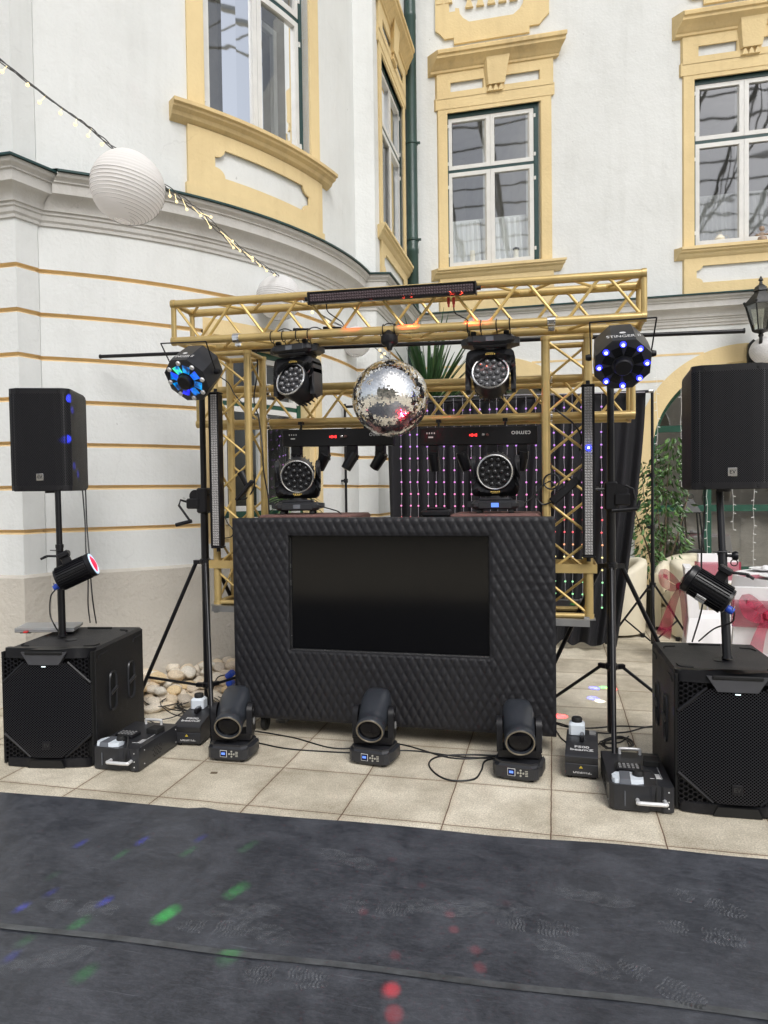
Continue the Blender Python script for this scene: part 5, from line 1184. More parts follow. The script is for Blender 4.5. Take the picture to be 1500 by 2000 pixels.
# ------------------------------------------------------------------ beam moving heads on the floor
def beam(label, x, y, rz, pan, tilt):
    t = thing('beam_light', label, 'moving head light', (x, y, 0), rz=rz, group='beam moving heads on the paving')
    def octb(m, w_, d_, z0, z1, c=.035, k=1.0):
        P_ = [(w_/2-c, -d_/2), (w_/2, -d_/2+c), (w_/2, d_/2-c), (w_/2-c, d_/2), (-w_/2+c, d_/2), (-w_/2, d_/2-c), (-w_/2, -d_/2+c), (-w_/2+c, -d_/2)]
        a = [m.v((p[0], p[1], z0)) for p in P_]; b = [m.v((p[0]*k, p[1]*k, z1)) for p in P_]; m.f(a[::-1]); m.f(b)
        for i in range(8): m.f([a[i], a[(i+1) % 8], b[(i+1) % 8], b[i]])
    m = MB(); octb(m, .215, .19, .012, .022, k=1.06); octb(m, .235, .205, .022, .078, .02); octb(m, .232, .2, .078, .093, .03, .93); octb(m, .22, .19, .015, .10, .03)
    m.hexa([(.112, -.08, .03), (.128, -.05, .03), (.128, .06, .03), (.112, .09, .03), (.112, -.08, .085), (.128, -.05, .08), (.128, .06, .08), (.112, .09, .085)])
    m.hexa([(-.128, -.05, .03), (-.112, -.08, .03), (-.112, .09, .03), (-.128, .06, .03), (-.128, -.05, .08), (-.112, -.08, .085), (-.112, .09, .085), (-.128, .06, .08)])
    m.build('base', M['greyblack'], t)
    for a in (-.075, .075):
        for b in (-.06, .06): m = MB(); m.lathe([(.014, 0), (.016, .014)], (a, b, 0), n=12); m.build('foot', M['rubber'], t)
    m = MB(); m.box((-.018, -.1035, .052), (.040, .003, .038)); m.build('display', M['handle'], t)
    m = MB(); m.box((-.018, -.1052, .052), (.035, .002, .033)); m.build('display_glass', mat('navy_screen', (.01, .015, .05), .2), t)
    m = MB(); m.box((-.018, -.1068, .053), (.021, .0015, .012)); m.build('lit_readout', M['lcd'], t)
    m = MB()
    for a, b in ((0, 0), (.014, 0), (-.014, 0), (0, .014), (0, -.014)): m.lathe([(.005, 0), (.005, .003)], (.030+a, -.103, .052+b), Matrix.Rotation(R(90), 4, 'X'), 10)
    for k in range(4): m.box((.060, -.1035, .040+k*.008), (.014, .002, .0035))
    m.build('button', M['greyprint'] if False else mat('button_grey', (.4, .39, .34), .4), t)
    m = MB(); m.lathe([(.045, .10), (.045, .112)], n=20); m.build('swivel', M['black_m'], t)
    # yoke
    PZ = .262; m = MB(); m.hexa([(-.108, -.055, .112), (.108, -.055, .112), (.108, .055, .112), (-.108, .055, .112), (-.112, -.06, .150), (.112, -.06, .150), (.112, .06, .150), (-.112, .06, .150)])
    for s in (-1, 1):
        pr_ = [(-.058, .14), (.058, .14), (.055, .22)]+[(.050*math.cos(a), PZ+.050*math.sin(a)) for a in [math.pi*k/12 for k in range(13)]]+[(-.055, .22)]
        a = [m.v((s*.086, q[0], q[1])) for q in pr_]; b = [m.v((s*.116, q[0]*.92, q[1])) for q in pr_]; m.f(a); m.f(b[::-1])
        for i in range(len(pr_)): m.f([a[i], a[(i+1) % len(pr_)], b[(i+1) % len(pr_)], b[i]])
        m.lathe([(.022, 0), (.022, .006)], (s*.115, 0, PZ), Matrix.Rotation(R(90*s), 4, 'Y'), 16)
    for xx in (-.075, -.03, .04, .085): m.lathe([(.003, 0), (.003, .002)], (xx, -.0575, .128), Matrix.Rotation(R(90), 4, 'X'), 8)
    yk = m.build('yoke', M['black'], t); yk.rotation_euler = (0, 0, R(pan))
    m = MB(); m.lathe([(.022, 0), (.022, .0015)], (.1175, .0, .205), Matrix.Rotation(R(90), 4, 'Y'), 20, sx=1); m.torus((.1185, 0, .205), .020, .0015, Matrix.Rotation(R(90), 4, 'Y'), 20, 4); m.build('yoke_badge', M['greyprint'], t).rotation_euler = (0, 0, R(pan))
    Hm = Matrix.Translation((0, 0, PZ)) @ Matrix.Rotation(R(pan), 4, 'Z') @ Matrix.Rotation(R(tilt), 4, 'X') @ Matrix.Rotation(R(90), 4, 'X')
    m = MB(); m.M = Hm; n = 40; rings = []
    for z, r_, sq in ((-.152, .060, .5), (-.145, .070, .55), (-.11, .080, .62), (-.06, .086, .72), (.0, .0855, .85), (.06, .080, .95), (.10, .075, 1), (.104, .078, 1), (.142, .079, 1), (.146, .076, 1), (.146, .066, 1), (.132, .063, 1)):
        rings.append([m.v((r_*math.copysign(abs(math.cos(a))**sq, math.cos(a)), r_*math.copysign(abs(math.sin(a))**sq, math.sin(a)), z)) for a in [2*math.pi*k/n for k in range(n)]])
    for a, b in zip(rings, rings[1:]):
        for k in range(n): m.f([a[k], a[(k+1) % n], b[(k+1) % n], b[k]])
    m.f(rings[0][::-1]); hd = m.build('head', mat('satin_black', (.030, .034, .042), .33, var=.08), t, smooth=50)
    m = MB(); m.M = Hm
    for k in range(9): m.box((-.048+k*.012, .02, -.150), (.006, .075 if 0 < k < 8 else .06, .012))
    m.build('vent', M['rubber'], hd)
    m = MB(); m.M = Hm; m.torus((0, 0, .147), .0705, .0042, n=44, k=8); m.build('lens_rim', mat('warm_rim', (.26, .23, .18), .35, metal=.6), hd)
    m = MB(); m.M = Hm; m.lathe([(.001, .146), (.03, .144), (.055, .138), (.064, .133)], n=36, cap=False); m.build('lens', mat('beam_lens', (.004, .004, .006), .06, rvar=.01, spec=.22), hd)
    return t
beam('black beam moving head on the paving at the left corner of the booth', -1.792, 3.71, R(2), 10, 21)
beam('black beam moving head on the paving in front of the middle of the booth', -.985, 3.81, R(-9), 12, 21)
beam('black beam moving head on the paving at the right corner of the booth', -.190, 3.765, R(-9), 15, 17)
# ------------------------------------------------------------------ small fog machines
def smallfog(label, x, y, rz):
    t = thing('fog_machine', label, 'fog machine', (x, y, 0), rz=rz, group='small fog machines'); w_ = .165; d_ = .33
    m = MB(); P_ = [(-w_/2, .016), (w_/2, .016)]
    prof = [(0, .018), (-.006, .055), (0, .075), (.0, .078), (.004, .082), (.0, .086), (-.004, .118), (.006, .128), (.17, .155), (.30, .158), (d_, .15), (d_, .018)]
    a = [m.v((-w_/2, q[0], q[1])) for q in prof]; b = [m.v((w_/2, q[0], q[1])) for q in prof]; m.f(a); m.f(b[::-1])
    for i in range(len(prof)): m.f([a[i], a[(i+1) % len(prof)], b[(i+1) % len(prof)], b[i]])
    m.build('body', M['greyblack'], t)
    for sx_ in (-.06, .06):
        for yy in (.03, d_-.03): m = MB(); m.lathe([(.012, 0), (.013, .02)], (sx_, yy, 0), n=12); m.build('foot', M['rubber'], t)
    m = MB(); m.box((-.028, .255, .185), (.085, .085, .075), bev=.012); m.build('fluid_tank', M['tank'], t)
    m = MB(); m.lathe([(.028, 0), (.029, .018), (.025, .024)], (-.028, .255, .222), n=20); m.build('tank_cap', M['rubber'], t)
    m = MB(); m.box((0, .165, .168), (.024, .075, .03), bev=.006); m.build('top_handle', M['black'], t)
    m = MB(); m.box((.0, .168, .184), (.018, .05, .005)); m.build('handle_inlay', M['smoke_pl'], t)
    m = MB(); m.box((.055, .27, .159), (.035, .05, .012)); m.build('power_inlet', M['greyprint'], t)
    slope = Matrix.Translation((.0, .062, .140)) @ Matrix.Rotation(R(9), 4, 'X')
    text('F500', .030, M['paperwhite'], t, slope @ Matrix.Translation((0, .018, 0)), sx=1.3, bold=.0006)
    text('beamZ', .030, M['paperwhite'], t, slope @ Matrix.Translation((0, -.010, -.0005)), sx=1.4, bold=.0006)
    text('beamZ', .026, M['paperwhite'], t, Matrix.Translation((.004, -.0035, .042)) @ FRONT, sx=1.3)
    m = MB(); m.prism([(-.012, .062), (.006, .062), (-.003, .075)], -.008, -.004); m.build('warning_mark', mat('warning_yellow', (.6, .45, .05), .5), t)
    return t
smallfog('small black fog machine with white tank beside the left crank stand', -2.135, 3.80, R(6))
smallfog('small black fog machine with white tank at the right of the booth', .128, 3.765, R(-3))
# ------------------------------------------------------------------ low floor fog machines
def bigfog(label, x, y, rz):
    t = thing('fog_machine', label, 'fog machine', (x, y, 0), rz=rz, group='low vertical fog machines'); w_, h_, d_ = .285, .128, .43
    out = [(-w_/2+.02, 0), (.03, -.006), (.045, .008), (.085, .008), (.095, -.002), (w_/2-.008, -.002), (w_/2, .006), (w_/2, d_), (-w_/2, d_), (-w_/2, .02)]
    m = MB(); lv = [[m.v((px*k, py, z)) for px, py in out] for z, k in ((.010, .99), (.014, 1), (h_-.004, 1), (h_, .99))]
    for a, b in zip(lv, lv[1:]):
        for i in range(len(out)): m.f([a[i], a[(i+1) % len(out)], b[(i+1) % len(out)], b[i]])
    m.f(lv[0][::-1]); m.f(lv[-1]); m.build('body', M['greyblack'], t)
    m = MB(); pr_ = [(-.128, .03), (-.118, .014), (-.02, .008), (.012, .02), (.018, .06), (.0, .10), (-.05, .115), (-.11, .10), (-.128, .07)]
    a = [m.v((px, py, h_-.002)) for px, py in pr_]; b = [m.v((px*.97-.002, py*.96+.003, h_+.020)) for px, py in pr_]; m.f(b); m.f(a[::-1])
    for i in range(len(pr_)): m.f([a[i], a[(i+1) % len(pr_)], b[(i+1) % len(pr_)], b[i]])
    m.build('fluid_tank', M['tank'], t)
    m = MB(); m.hexa([(-.098, .006, h_+.0), (-.045, .003, h_+.0), (-.035, .118, h_+.0), (-.09, .112, h_+.0), (-.096, .012, h_+.0225), (-.048, .01, h_+.0225), (-.04, .112, h_+.0225), (-.088, .108, h_+.0225)]); m.build('tank_window', M['smoke_pl'], t)
    m = MB(); m.lathe([(.026, 0), (.028, .012), (.022, .026)], (-.005, .075, h_+.016), n=20); m.build('tank_cap', M['rubber'], t)
    m = MB(); m.tube(cat([(.01, .07, h_+.045), (.05, .05, h_+.05), (.066, .02, h_+.015), (.066, .004, .09), (.062, .006, .05)], 6), .004, 6); m.build('hose', M['rubber'], t)
    m = MB(); m.box((-.035, .185, h_+.010), (.115, .085, .022), R(-6), bev=.004); m.build('keypad', M['black'], t)
    m = MB()
    for i in range(5):
        for j in range(3): m.box((-.075+i*.020, .160+j*.022, h_+.022), (.012, .009, .004), R(-6))
    m.build('key', M['greyprint'], t)
    m = MB(); m.box((.085, .275, h_+.014), (.075, .075, .030), R(-8), bev=.003); m.build('remote_receiver', M['rubber'], t)
    m = MB(); m.tube([(.105, .09, h_+.002), (.105, .30, h_+.002)], .0012, 4); m.tube([(.05, .09, h_+.002), (.105, .09, h_+.002)], .0012, 4)
    for k in range(5): m.box((.090, .10+k*.011, h_+.0012), (.022, .005, .0012))
    m.build('printed_label', M['paperwhite'], t)
    for nm, yy, zz in (('front_handle', -.03, .062), ('rear_handle', .40, h_+.022)):
        m = MB()
        if nm == 'front_handle': m.tube(cat([(-.02, .002, zz), (-.02, -.034, zz), (-.012, -.040, zz), (.092, -.040, zz), (.10, -.034, zz), (.10, .002, zz)], 4), .0095, 10)
        else: m.tube(cat([(-.05, yy, h_), (-.05, yy, zz), (-.04, yy, zz+.006), (.04, yy, zz+.006), (.05, yy, zz), (.05, yy, h_)], 4), .008, 10)
        m.build(nm, M['handle'], t)
    m = MB(); m.box((-.075, -.0045, .065), (.004, .004, .07)); m.build('slot', M['smoke_pl'], t)
    m = MB()
    for zz in (.03, .06, .105): m.lathe([(.0035, 0), (.0035, .002)], (.118, -.002, zz), Matrix.Rotation(R(90), 4, 'X'), 8)
    for s in (-1, 1):
        for yy in (.06, .40):
            for zz in (.03, .105): m.lathe([(.0035, 0), (.0035, .002)], (s*(w_/2), yy, zz), Matrix.Rotation(R(90*s), 4, 'Y'), 8)
    m.build('screw', M['handle'], t)
    m = MB()
    for s in (-1, 1):
        for i in range(7):
            for j in range(5):
                if (i+j) % 2: m.box((s*(w_/2+.0005), .15+i*.014, .035+j*.012), (.002, .010, .005), M=Matrix.Rotation(R(25), 4, 'X'))
    m.build('side_vent', M['rubber'], t)
    for a in (-.11, .11):
        for b in (.03, d_-.03): m = MB(); m.lathe([(.012, 0), (.012, .012)], (a, b, 0), n=12); m.build('foot', M['rubber'], t)
    return t
bigfog('low black fog machine with silver handle beside the left subwoofer', -2.335, 3.375, R(1))
bigfog('low black fog machine with silver handle beside the right subwoofer', .385, 3.43, R(2))
# ------------------------------------------------------------------ paper lanterns and string lights
def lantern(label, c, r_, tilt, seed):
    t = thing('paper_lantern', label, 'paper lantern', c, rot=tilt, group='white paper lanterns on the light strings'); m = MB(); rr = random.Random(seed); rib = 26; prof = []
    for i in range(rib*3+1):
        a = math.pi*(.075+.85*i/(rib*3)); k = (0 if i % 3 == 0 else (-.018 if i % 3 == 1 else -.018)); prof.append(((r_*math.sin(a))*(1+k), -r_*.98*math.cos(a)))
    n = 48; rings = [[m.v((q[0]*(1+.01*noise.noise(Vector((j*.7, i*.3, seed))))*math.cos(2*math.pi*j/n), q[0]*math.sin(2*math.pi*j/n), q[1]+r_*.02*math.sin(2*math.pi*j/n+i*.05))) for j in range(n)] for i, q in enumerate(prof)]
    for a, b in zip(rings, rings[1:]):
        for j in range(n): m.f([a[j], a[(j+1) % n], b[(j+1) % n], b[j]])
    m.build('paper_shade', M['paper'], t, smooth=60)
    m = MB()
    for i in range(0, len(prof), 3):
        q = prof[i]
        if 0 < i < len(prof)-1 and i > len(prof)*.55: continue
        m.torus((0, 0, q[1]), q[0]*1.001, r_*.0045, n=48, k=4)
    m.build('wire_rib', mat('lantern_wire', (.25, .24, .24), .5), t)
    m = MB(); m.tube([(-r_*.2, 0, r_*.94), (0, 0, r_*.80), (r_*.2, 0, r_*.94)], r_*.01, 5); m.tube([(0, 0, r_*.78), (0, 0, r_*1.06)], r_*.012, 5); m.build('hanger', M['black_m'], t)
    return t
lan = [(250, 367, 3.8, .192, 'large white paper lantern in front of the white cornice, nearest the viewer'), (545, 582, 6.0, .19, 'white paper lantern half hidden behind the left of the gold truss'), (695, 668, 7.3, .155, 'white paper lantern seen below the truss just left of the mirror ball'), (1492, 685, 8.2, .155, 'white paper lantern beside the black wall lantern')]
LP = []
for i, (px, py, D, r_, lb) in enumerate(lan):
    d_ = fw + cr*((px-750)/F) - cu*((py-1000)/F); c = Vector((0, 0, CAMZ))+d_*D; LP.append(c); lantern(lb, c, r_, (R(-6), R(9), R(30*i)), i+1)
def pD(px, py, D): return Vector((0, 0, CAMZ))+(fw + cr*((px-750)/F) - cu*((py-1000)/F))*D
def fairy(label, pts, bulbs, rb_=.0095, twist=True, r_=.003, strands=3, seed=2):
    t = thing('string_light', label, 'string light', pts[0], group='warm fairy light strings'); o = pts[0]; m = MB(); C_ = cat(pts, 14); rr = random.Random(seed)
    for s in range(strands):
        ph = s*2.1; m.tube([p-o+Vector((math.sin(i*.35+ph)*.011, math.cos(i*.31+ph)*.006, math.cos(i*.4+ph)*.011)) for i, p in enumerate(C_)], r_, 5)
    m.build('wire', mat('grey_wire', (.10, .10, .10), .5), t)
    for px, py, D in bulbs:
        c = pD(px, py, D)-o; near = min(C_, key=lambda q: (q-o-c).length)-o; m = MB(); m.tube([near, c], .0022, 4); m.ball(c, rb_, 10); m.build('bulb', M['bulb'], t)
    return t
f1 = [pD(-60, 70, 3.3), pD(0, 118, 3.4), pD(110, 203, 3.55), pD(170, 245, 3.65), pD(232, 297, 3.78), pD(320, 362, 4.2), pD(390, 415, 4.6), pD(450, 470, 5.1), pD(500, 510, 5.5), pD(545, 540, 5.9)]
bl = [(4, 140, 3.4), (54, 166, 3.45), (77, 200, 3.5), (118, 221, 3.55), (147, 243, 3.6), (172, 265, 3.65), (199, 282, 3.72), (332, 383, 4.25), (345, 394, 4.3), (365, 409, 4.4), (392, 421, 4.5), (412, 424, 4.6), (411, 444, 4.65), (454, 471, 4.9), (456, 484, 5.0), (469, 490, 5.1), (493, 503, 5.3), (494, 509, 5.35), (508, 519, 5.5), (521, 529, 5.6), (536, 537, 5.8)]
fairy('string of small warm bulbs running past the large paper lantern down to the truss', f1, bl)
f2 = [pD(556, 545, 6.0), pD(620, 610, 6.5), pD(700, 655, 7.1), pD(760, 700, 7.6), pD(830, 742, 8.2)]
fairy('string of small warm bulbs behind the mirror ball', f2, [(735, 676, 7.3), (742, 684, 7.4), (751, 691, 7.5), (745, 697, 7.5), (700, 664, 7.1), (680, 655, 7.0), (762, 706, 7.7), (640, 628, 6.6), (610, 610, 6.4)], rb_=.015)
# black wall lantern
t = thing('wall_lantern', 'black cast iron wall lantern on a bracket over the arched window', 'wall lantern', (2.30, 8.93, 3.06))
m = MB(); m.prism([(-.05, -.16), (0, -.22), (.05, -.16), (.065, 0), (.05, .14), (0, .19), (-.05, .14), (-.065, 0)], .30, .365); m.tube(cat([(0, .31, .02), (0, .20, -.05), (0, .08, .02), (0, 0, .10), (0, 0, .17)], 6), .02, 8); m.tube(cat([(0, .31, -.08), (0, .2, -.10), (0, .14, -.03), (0, .10, .03)], 6), .013, 8); m.ball((0, .3, .02), .035, 10); m.build('bracket', M['iron'], t)
m = MB(); zb_, zt_, rb2, rt2 = .22, .52, .085, .165
for k in range(6):
    a = math.pi*k/3; m.tube([(rb2*math.cos(a), rb2*math.sin(a), zb_), (rt2*math.cos(a), rt2*math.sin(a), zt_)], .008, 6); m.ball((rt2*1.04*math.cos(a), rt2*1.04*math.sin(a), zt_+.02), .018, 8)
m.lathe([(rb2-.01, zb_-.01), (rb2+.01, zb_), (rb2, zb_+.012)], n=6); m.lathe([(.02, .15), (.03, .17), (.022, .19), (.05, .205), (rb2, zb_)], n=12); m.lathe([(rt2+.012, zt_-.012), (rt2+.012, zt_+.01), (.075, zt_+.125), (.07, zt_+.14), (.085, zt_+.15), (.06, zt_+.20), (.02, zt_+.23), (.015, zt_+.26), (.028, zt_+.275), (.004, zt_+.32)], n=6); m.build('frame', M['iron'], t)
m = MB(); m.lathe([(rb2-.006, zb_+.01), (rt2-.008, zt_-.008)], n=6, cap=False); m.build('glazing', glassmat('lantern_glass', .08, tint=(.75, .78, .72), wob=0), t, smooth=0)
m = MB(); m.lathe([(.012, .25), (.02, .30), (.02, .36), (.008, .38)], n=10); m.build('lamp', M['white_pl'], t)
# ------------------------------------------------------------------ black drape on its stand with a light curtain
dr = thing('drape', 'tall black pleated drape hung behind the truss', 'drape', (-.45, 6.9, 0)); m = MB(); nx, nz = 260, 22
def rodz(x): return 2.425-.045*(x+1.7)/2.57 + (.0)
for i in range(nx+1): pass
rows = []
for j in range(nz+1):
    v = j/nz; row = []
    for i in range(nx+1):
        u = i/nx; xt = -1.62+2.44*u; xb = -1.56+2.10*u+.03*math.sin(u*9); x = xt+(xb-xt)*v**1.4
        am = .018+.035*v; y = 6.92+am*math.sin(xt*46+1.5*math.sin(xt*7)+v*1.2)+.03*v*math.sin(xt*17+2)+(.10*v*v*math.sin(u*5))
        row.append(m.v((x, y, (rodz(xt)-.0)*(1-v)+(.06+.02*math.sin(xt*30)*1)*v)))
    rows.append(row)
for a, b in zip(rows, rows[1:]):
    for i in range(nx): m.f([a[i], a[i+1], b[i+1], b[i]])
wp(m, 'fabric', M['drape'], dr, smooth=80)
st_ = thing('drape_stand', 'thin black backdrop stand with a crossbar carrying the drape', 'backdrop stand', (.87, 6.87, 0))
m = MB(); m.tube([(-2.08, 6.87, 2.20), (-2.08, 6.87, 2.2)], .01) if False else None
m.tube([(-2.06, 6.87, 2.36), (.87, 6.87, 2.385)], .014, 10); wp(m, 'crossbar', M['black_m'], st_)
m = MB(); m.tube([(.84, 6.87, 2.386), (.875, 6.87, 2.386)], .018, 10); wp(m, 'bar_end', M['silver'], st_)
for x in (.87, -2.04):
    m = MB(); m.tube([(x, 6.87, .08), (x, 6.87, 1.15)], .017, 12); m.tube([(x, 6.87, 1.15), (x, 6.87, 2.39)], .013, 12)
    for z in (1.15, 1.62): m.tube([(x, 6.87, z-.02), (x, 6.87, z+.02)], .022, 12); m.box((x-.03, 6.86, z), (.04, .015, .02))
    wp(m, 'pole', M['black_m'], st_)
    m = MB()
    for a in (R(150), R(30), R(-95)): m.tube([(x+.02*math.cos(a), 6.87+.02*math.sin(a), .62), (x+.46*math.cos(a), 6.87+.46*math.sin(a), .015)], .0105, 8); m.tube([(x+.02*math.cos(a), 6.87+.02*math.sin(a), .10), (x+.27*math.cos(a), 6.87+.27*math.sin(a), .275)], .008, 8)
    m.tube([(x, 6.87, .60), (x, 6.87, .64)], .03, 12); wp(m, 'tripod', M['black_m'], st_)
cur = thing('light_curtain', 'curtain of hanging bead lights fading from violet to green in front of the drape', 'light curtain', (-.4, 6.80, 2.4))
BC = [emis('bead_%s' % n, c, .8) for n, c in (('violet', (.48, .22, .72)), ('orchid', (.66, .24, .66)), ('pink', (.82, .25, .52)), ('coral', (.95, .12, .14)), ('peach', (.95, .42, .22)), ('yellow', (.9, .8, .35)), ('green', (.35, .85, .4)), ('white', (.8, .78, .9)))]
wire = mat('clear_wire', (.42, .40, .45), .4)
rr = random.Random(11)
for i in range(24):
    x = -1.45+i*.085+rr.uniform(-.012, .012); m = MB(); ztop = rodz(x)-.02; n = 17; P_ = [(x+.45+.0-.05-.0, -.0, ztop-2.4)]
    zs = [ztop-2.4-.115*k for k in range(n+1)]; xs_ = [x+.4+rr.uniform(-.004, .004) for k in range(n+1)]
    m.mi = 0; m.tube([(xs_[k], .012*math.sin(x*40), zs[k]) for k in range(n+1)], .0016, 4)
    for k in range(1, n+1):
        q = k/n+rr.uniform(-.02, .02); c = 0 if k < 5 else 1 if k < 8 else 2 if k < 10 else 3 if k < 12 else 4 if k < 13 else 5 if k < 15 else 6
        m.mi = 1+(7 if rr.random() < .015 else c); m.ball((xs_[k], .012*math.sin(x*40)-.004, zs[k]), .0095, 8)
    m.build('light_strand', [wire]+BC, cur)
m = MB(); m.tube([(-1.13, 0, .022), (1.2, 0, -.03)], .004, 5); m.build('top_wire', wire, cur)
# ------------------------------------------------------------------ plants
def leafcloud(m, c, rad, n, L_, rnd, droop=.5, wid=.42, fill=.45):
    for _ in range(n):
        while True:
            p = Vector((rnd.uniform(-1, 1), rnd.uniform(-1, 1), rnd.uniform(-1, 1)))
            if fill < p.length <= 1: break
        q = Vector((p.x*rad[0], p.y*rad[1], p.z*rad[2]))+Vector(c); d_ = Vector((p.x, p.y, -droop+rnd.uniform(-.4, .4))).normalized(); s = d_.cross(Vector((rnd.uniform(-1, 1), rnd.uniform(-1, 1), 1))).normalized(); l = L_*rnd.uniform(.7, 1.25); up = s.cross(d_)*l*.12
        m.mi = 0 if rnd.random() < .72 else 1
        a, b, c1, c2 = q, q+d_*l, q+d_*l*.45+s*l*wid*.5, q+d_*l*.45-s*l*wid*.5
        m.poly([a, c1-up, b]); m.poly([a, b, c2-up])
rnd = random.Random(21)
t = thing('ficus', 'tall potted ficus with small glossy leaves between the drape and the arched window', 'ficus', (at(1283, 1000, y=8.5).x, 8.5, 0))
m = MB(); m.lathe([(.17, 0), (.20, .02), (.235, .36), (.25, .38), (.225, .385), (.215, .34), (.001, .34)], n=28); m.build('pot', M['terracotta'], t)
m = MB()
for a, b in (((0, 0), (.10, .02)), ((.03, .01), (-.12, .05)), ((-.02, .02), (.30, 0)), ((0, -.02), (-.25, -.03)), ((.01, 0), (.02, .1))):
    m.tube(cat([(a[0], a[1], .3), ((a[0]+b[0])/2+.03, a[1], .8), (b[0], b[1], 1.3), (b[0]*1.3, b[1], 1.8)], 6), [.014-.0115*i/18 for i in range(19)], 6)
m.build('stem', M['bark'], t)
m = MB()
for c, r_, n in (((.28, 0, 1.93), (.24, .2, .20), 420), ((.20, 0, 1.62), (.30, .24, .24), 560), ((-.10, 0, 1.55), (.20, .2, .26), 300), ((.10, 0, 1.25), (.34, .26, .28), 620), ((-.16, 0, 1.0), (.24, .22, .26), 420), ((.22, 0, .90), (.30, .24, .22), 380), ((-.12, 0, .66), (.26, .22, .20), 380), ((.38, .0, 1.38), (.14, .14, .2), 120), ((-.22, 0, 1.78), (.08, .08, .12), 40), ((.02, 0, 1.78), (.12, .1, .16), 70), ((.46, 0, 1.75), (.08, .1, .25), 80)):
    leafcloud(m, (c[0]*.72-.02, c[1], c[2]*.97+.02), (r_[0]*.74, r_[1], r_[2]), int(n*.26), .085, rnd)
m.build('foliage', [M['leafA'], M['leafB']], t, smooth=0, recalc=False)
def blades(m, c, n, L_, w_, rnd, el=(-.2, 1.3), arch=.5, azr=(0, 6.283)):
    for k in range(n):
        a = rnd.uniform(*azr); e = rnd.uniform(*el); l = L_*rnd.uniform(.7, 1.1); d_ = Vector((math.cos(a)*math.cos(e), math.sin(a)*math.cos(e), math.sin(e))); s = Vector((-math.sin(a), math.cos(a), 0)); P_ = []
        s = (s+Vector((0, 0, rnd.uniform(-.5, .5)))).normalized()
        for i in range(7):
            v = i/6; q = Vector(c)+d_*l*v+Vector((0, 0, -arch*l*v*v*math.cos(e))); wv = w_*(math.sin(math.pi*(.12+.86*v))**.6)*(1-v*.35); P_.append((q+s*wv/2, q-Vector((0, 0, wv*.18)), q-s*wv/2))
        m.mi = 0 if rnd.random() < .75 else 1
        for A_, B_ in zip(P_, P_[1:]): m.poly([A_[0], A_[1], B_[1], B_[0]]); m.poly([A_[1], A_[2], B_[2], B_[1]])
PX = at(835, 740, y=8.6).x
t = thing('palm', 'tall palm with long pointed leaves rising behind the mirror ball', 'palm', (PX, 8.6, 0))
m = MB(); m.lathe([(.18, 0), (.24, .4), (.22, .4), (.2, .36), (.001, .36)], n=24); m.build('pot', M['terracotta'], t)
m = MB(); m.tube([(0, 0, .3), (.02, 0, 1.4), (0, 0, 2.72)], [.05, .04, .035], 10); m.tube([(0, 0, 1.0), (.35, 0, 1.9), (.58, 0, 2.52)], [.035, .03, .025], 8); m.build('trunk', M['bark'], t)
m = MB(); blades(m, (.02, 0, 2.50), 90, 1.15, .062, rnd, (.1, 1.5), .16); blades(m, (.02, 0, 2.5), 30, .9, .05, rnd, (-.3, .4), .25); blades(m, (.62, 0, 2.62), 46, .55, .022, rnd, (-.3, 1.0), .25, (-1.2, 1.2)); blades(m, (.58, 0, 2.5), 30, .4, .02, rnd, (-.6, .8), .3); blades(m, (0, 0, 2.45), 26, .6, .04, rnd, (-1.0, .1), .2)
m.build('foliage', [M['palmleaf'], mat('palm_leaf_light', (.06, .14, .035), .4)], t, smooth=0, recalc=False)
sx0 = W.P(A(-22.5), .04, 1.33)
t = thing('spider_plant', 'striped spider plant on the sill behind the left truss leg', 'plant', (sx0.x+.05, sx0.y-.12, 1.305))
m = MB(); m.lathe([(.05, 0), (.07, .12), (.06, .12)], n=20); m.build('pot', M['white_pl'], t)
m = MB(); blades(m, (0, 0, .12), 70, .34, .018, rnd, (-.1, 1.45), .75); m.build('foliage', [M['leafB'], mat('variegated_leaf', (.5, .55, .35), .5)], t, smooth=0, recalc=False)
m = MB(); m.box((0, .02, -.02), (.3, .22, .03)); m.build('shelf', M['wood_white'], t)
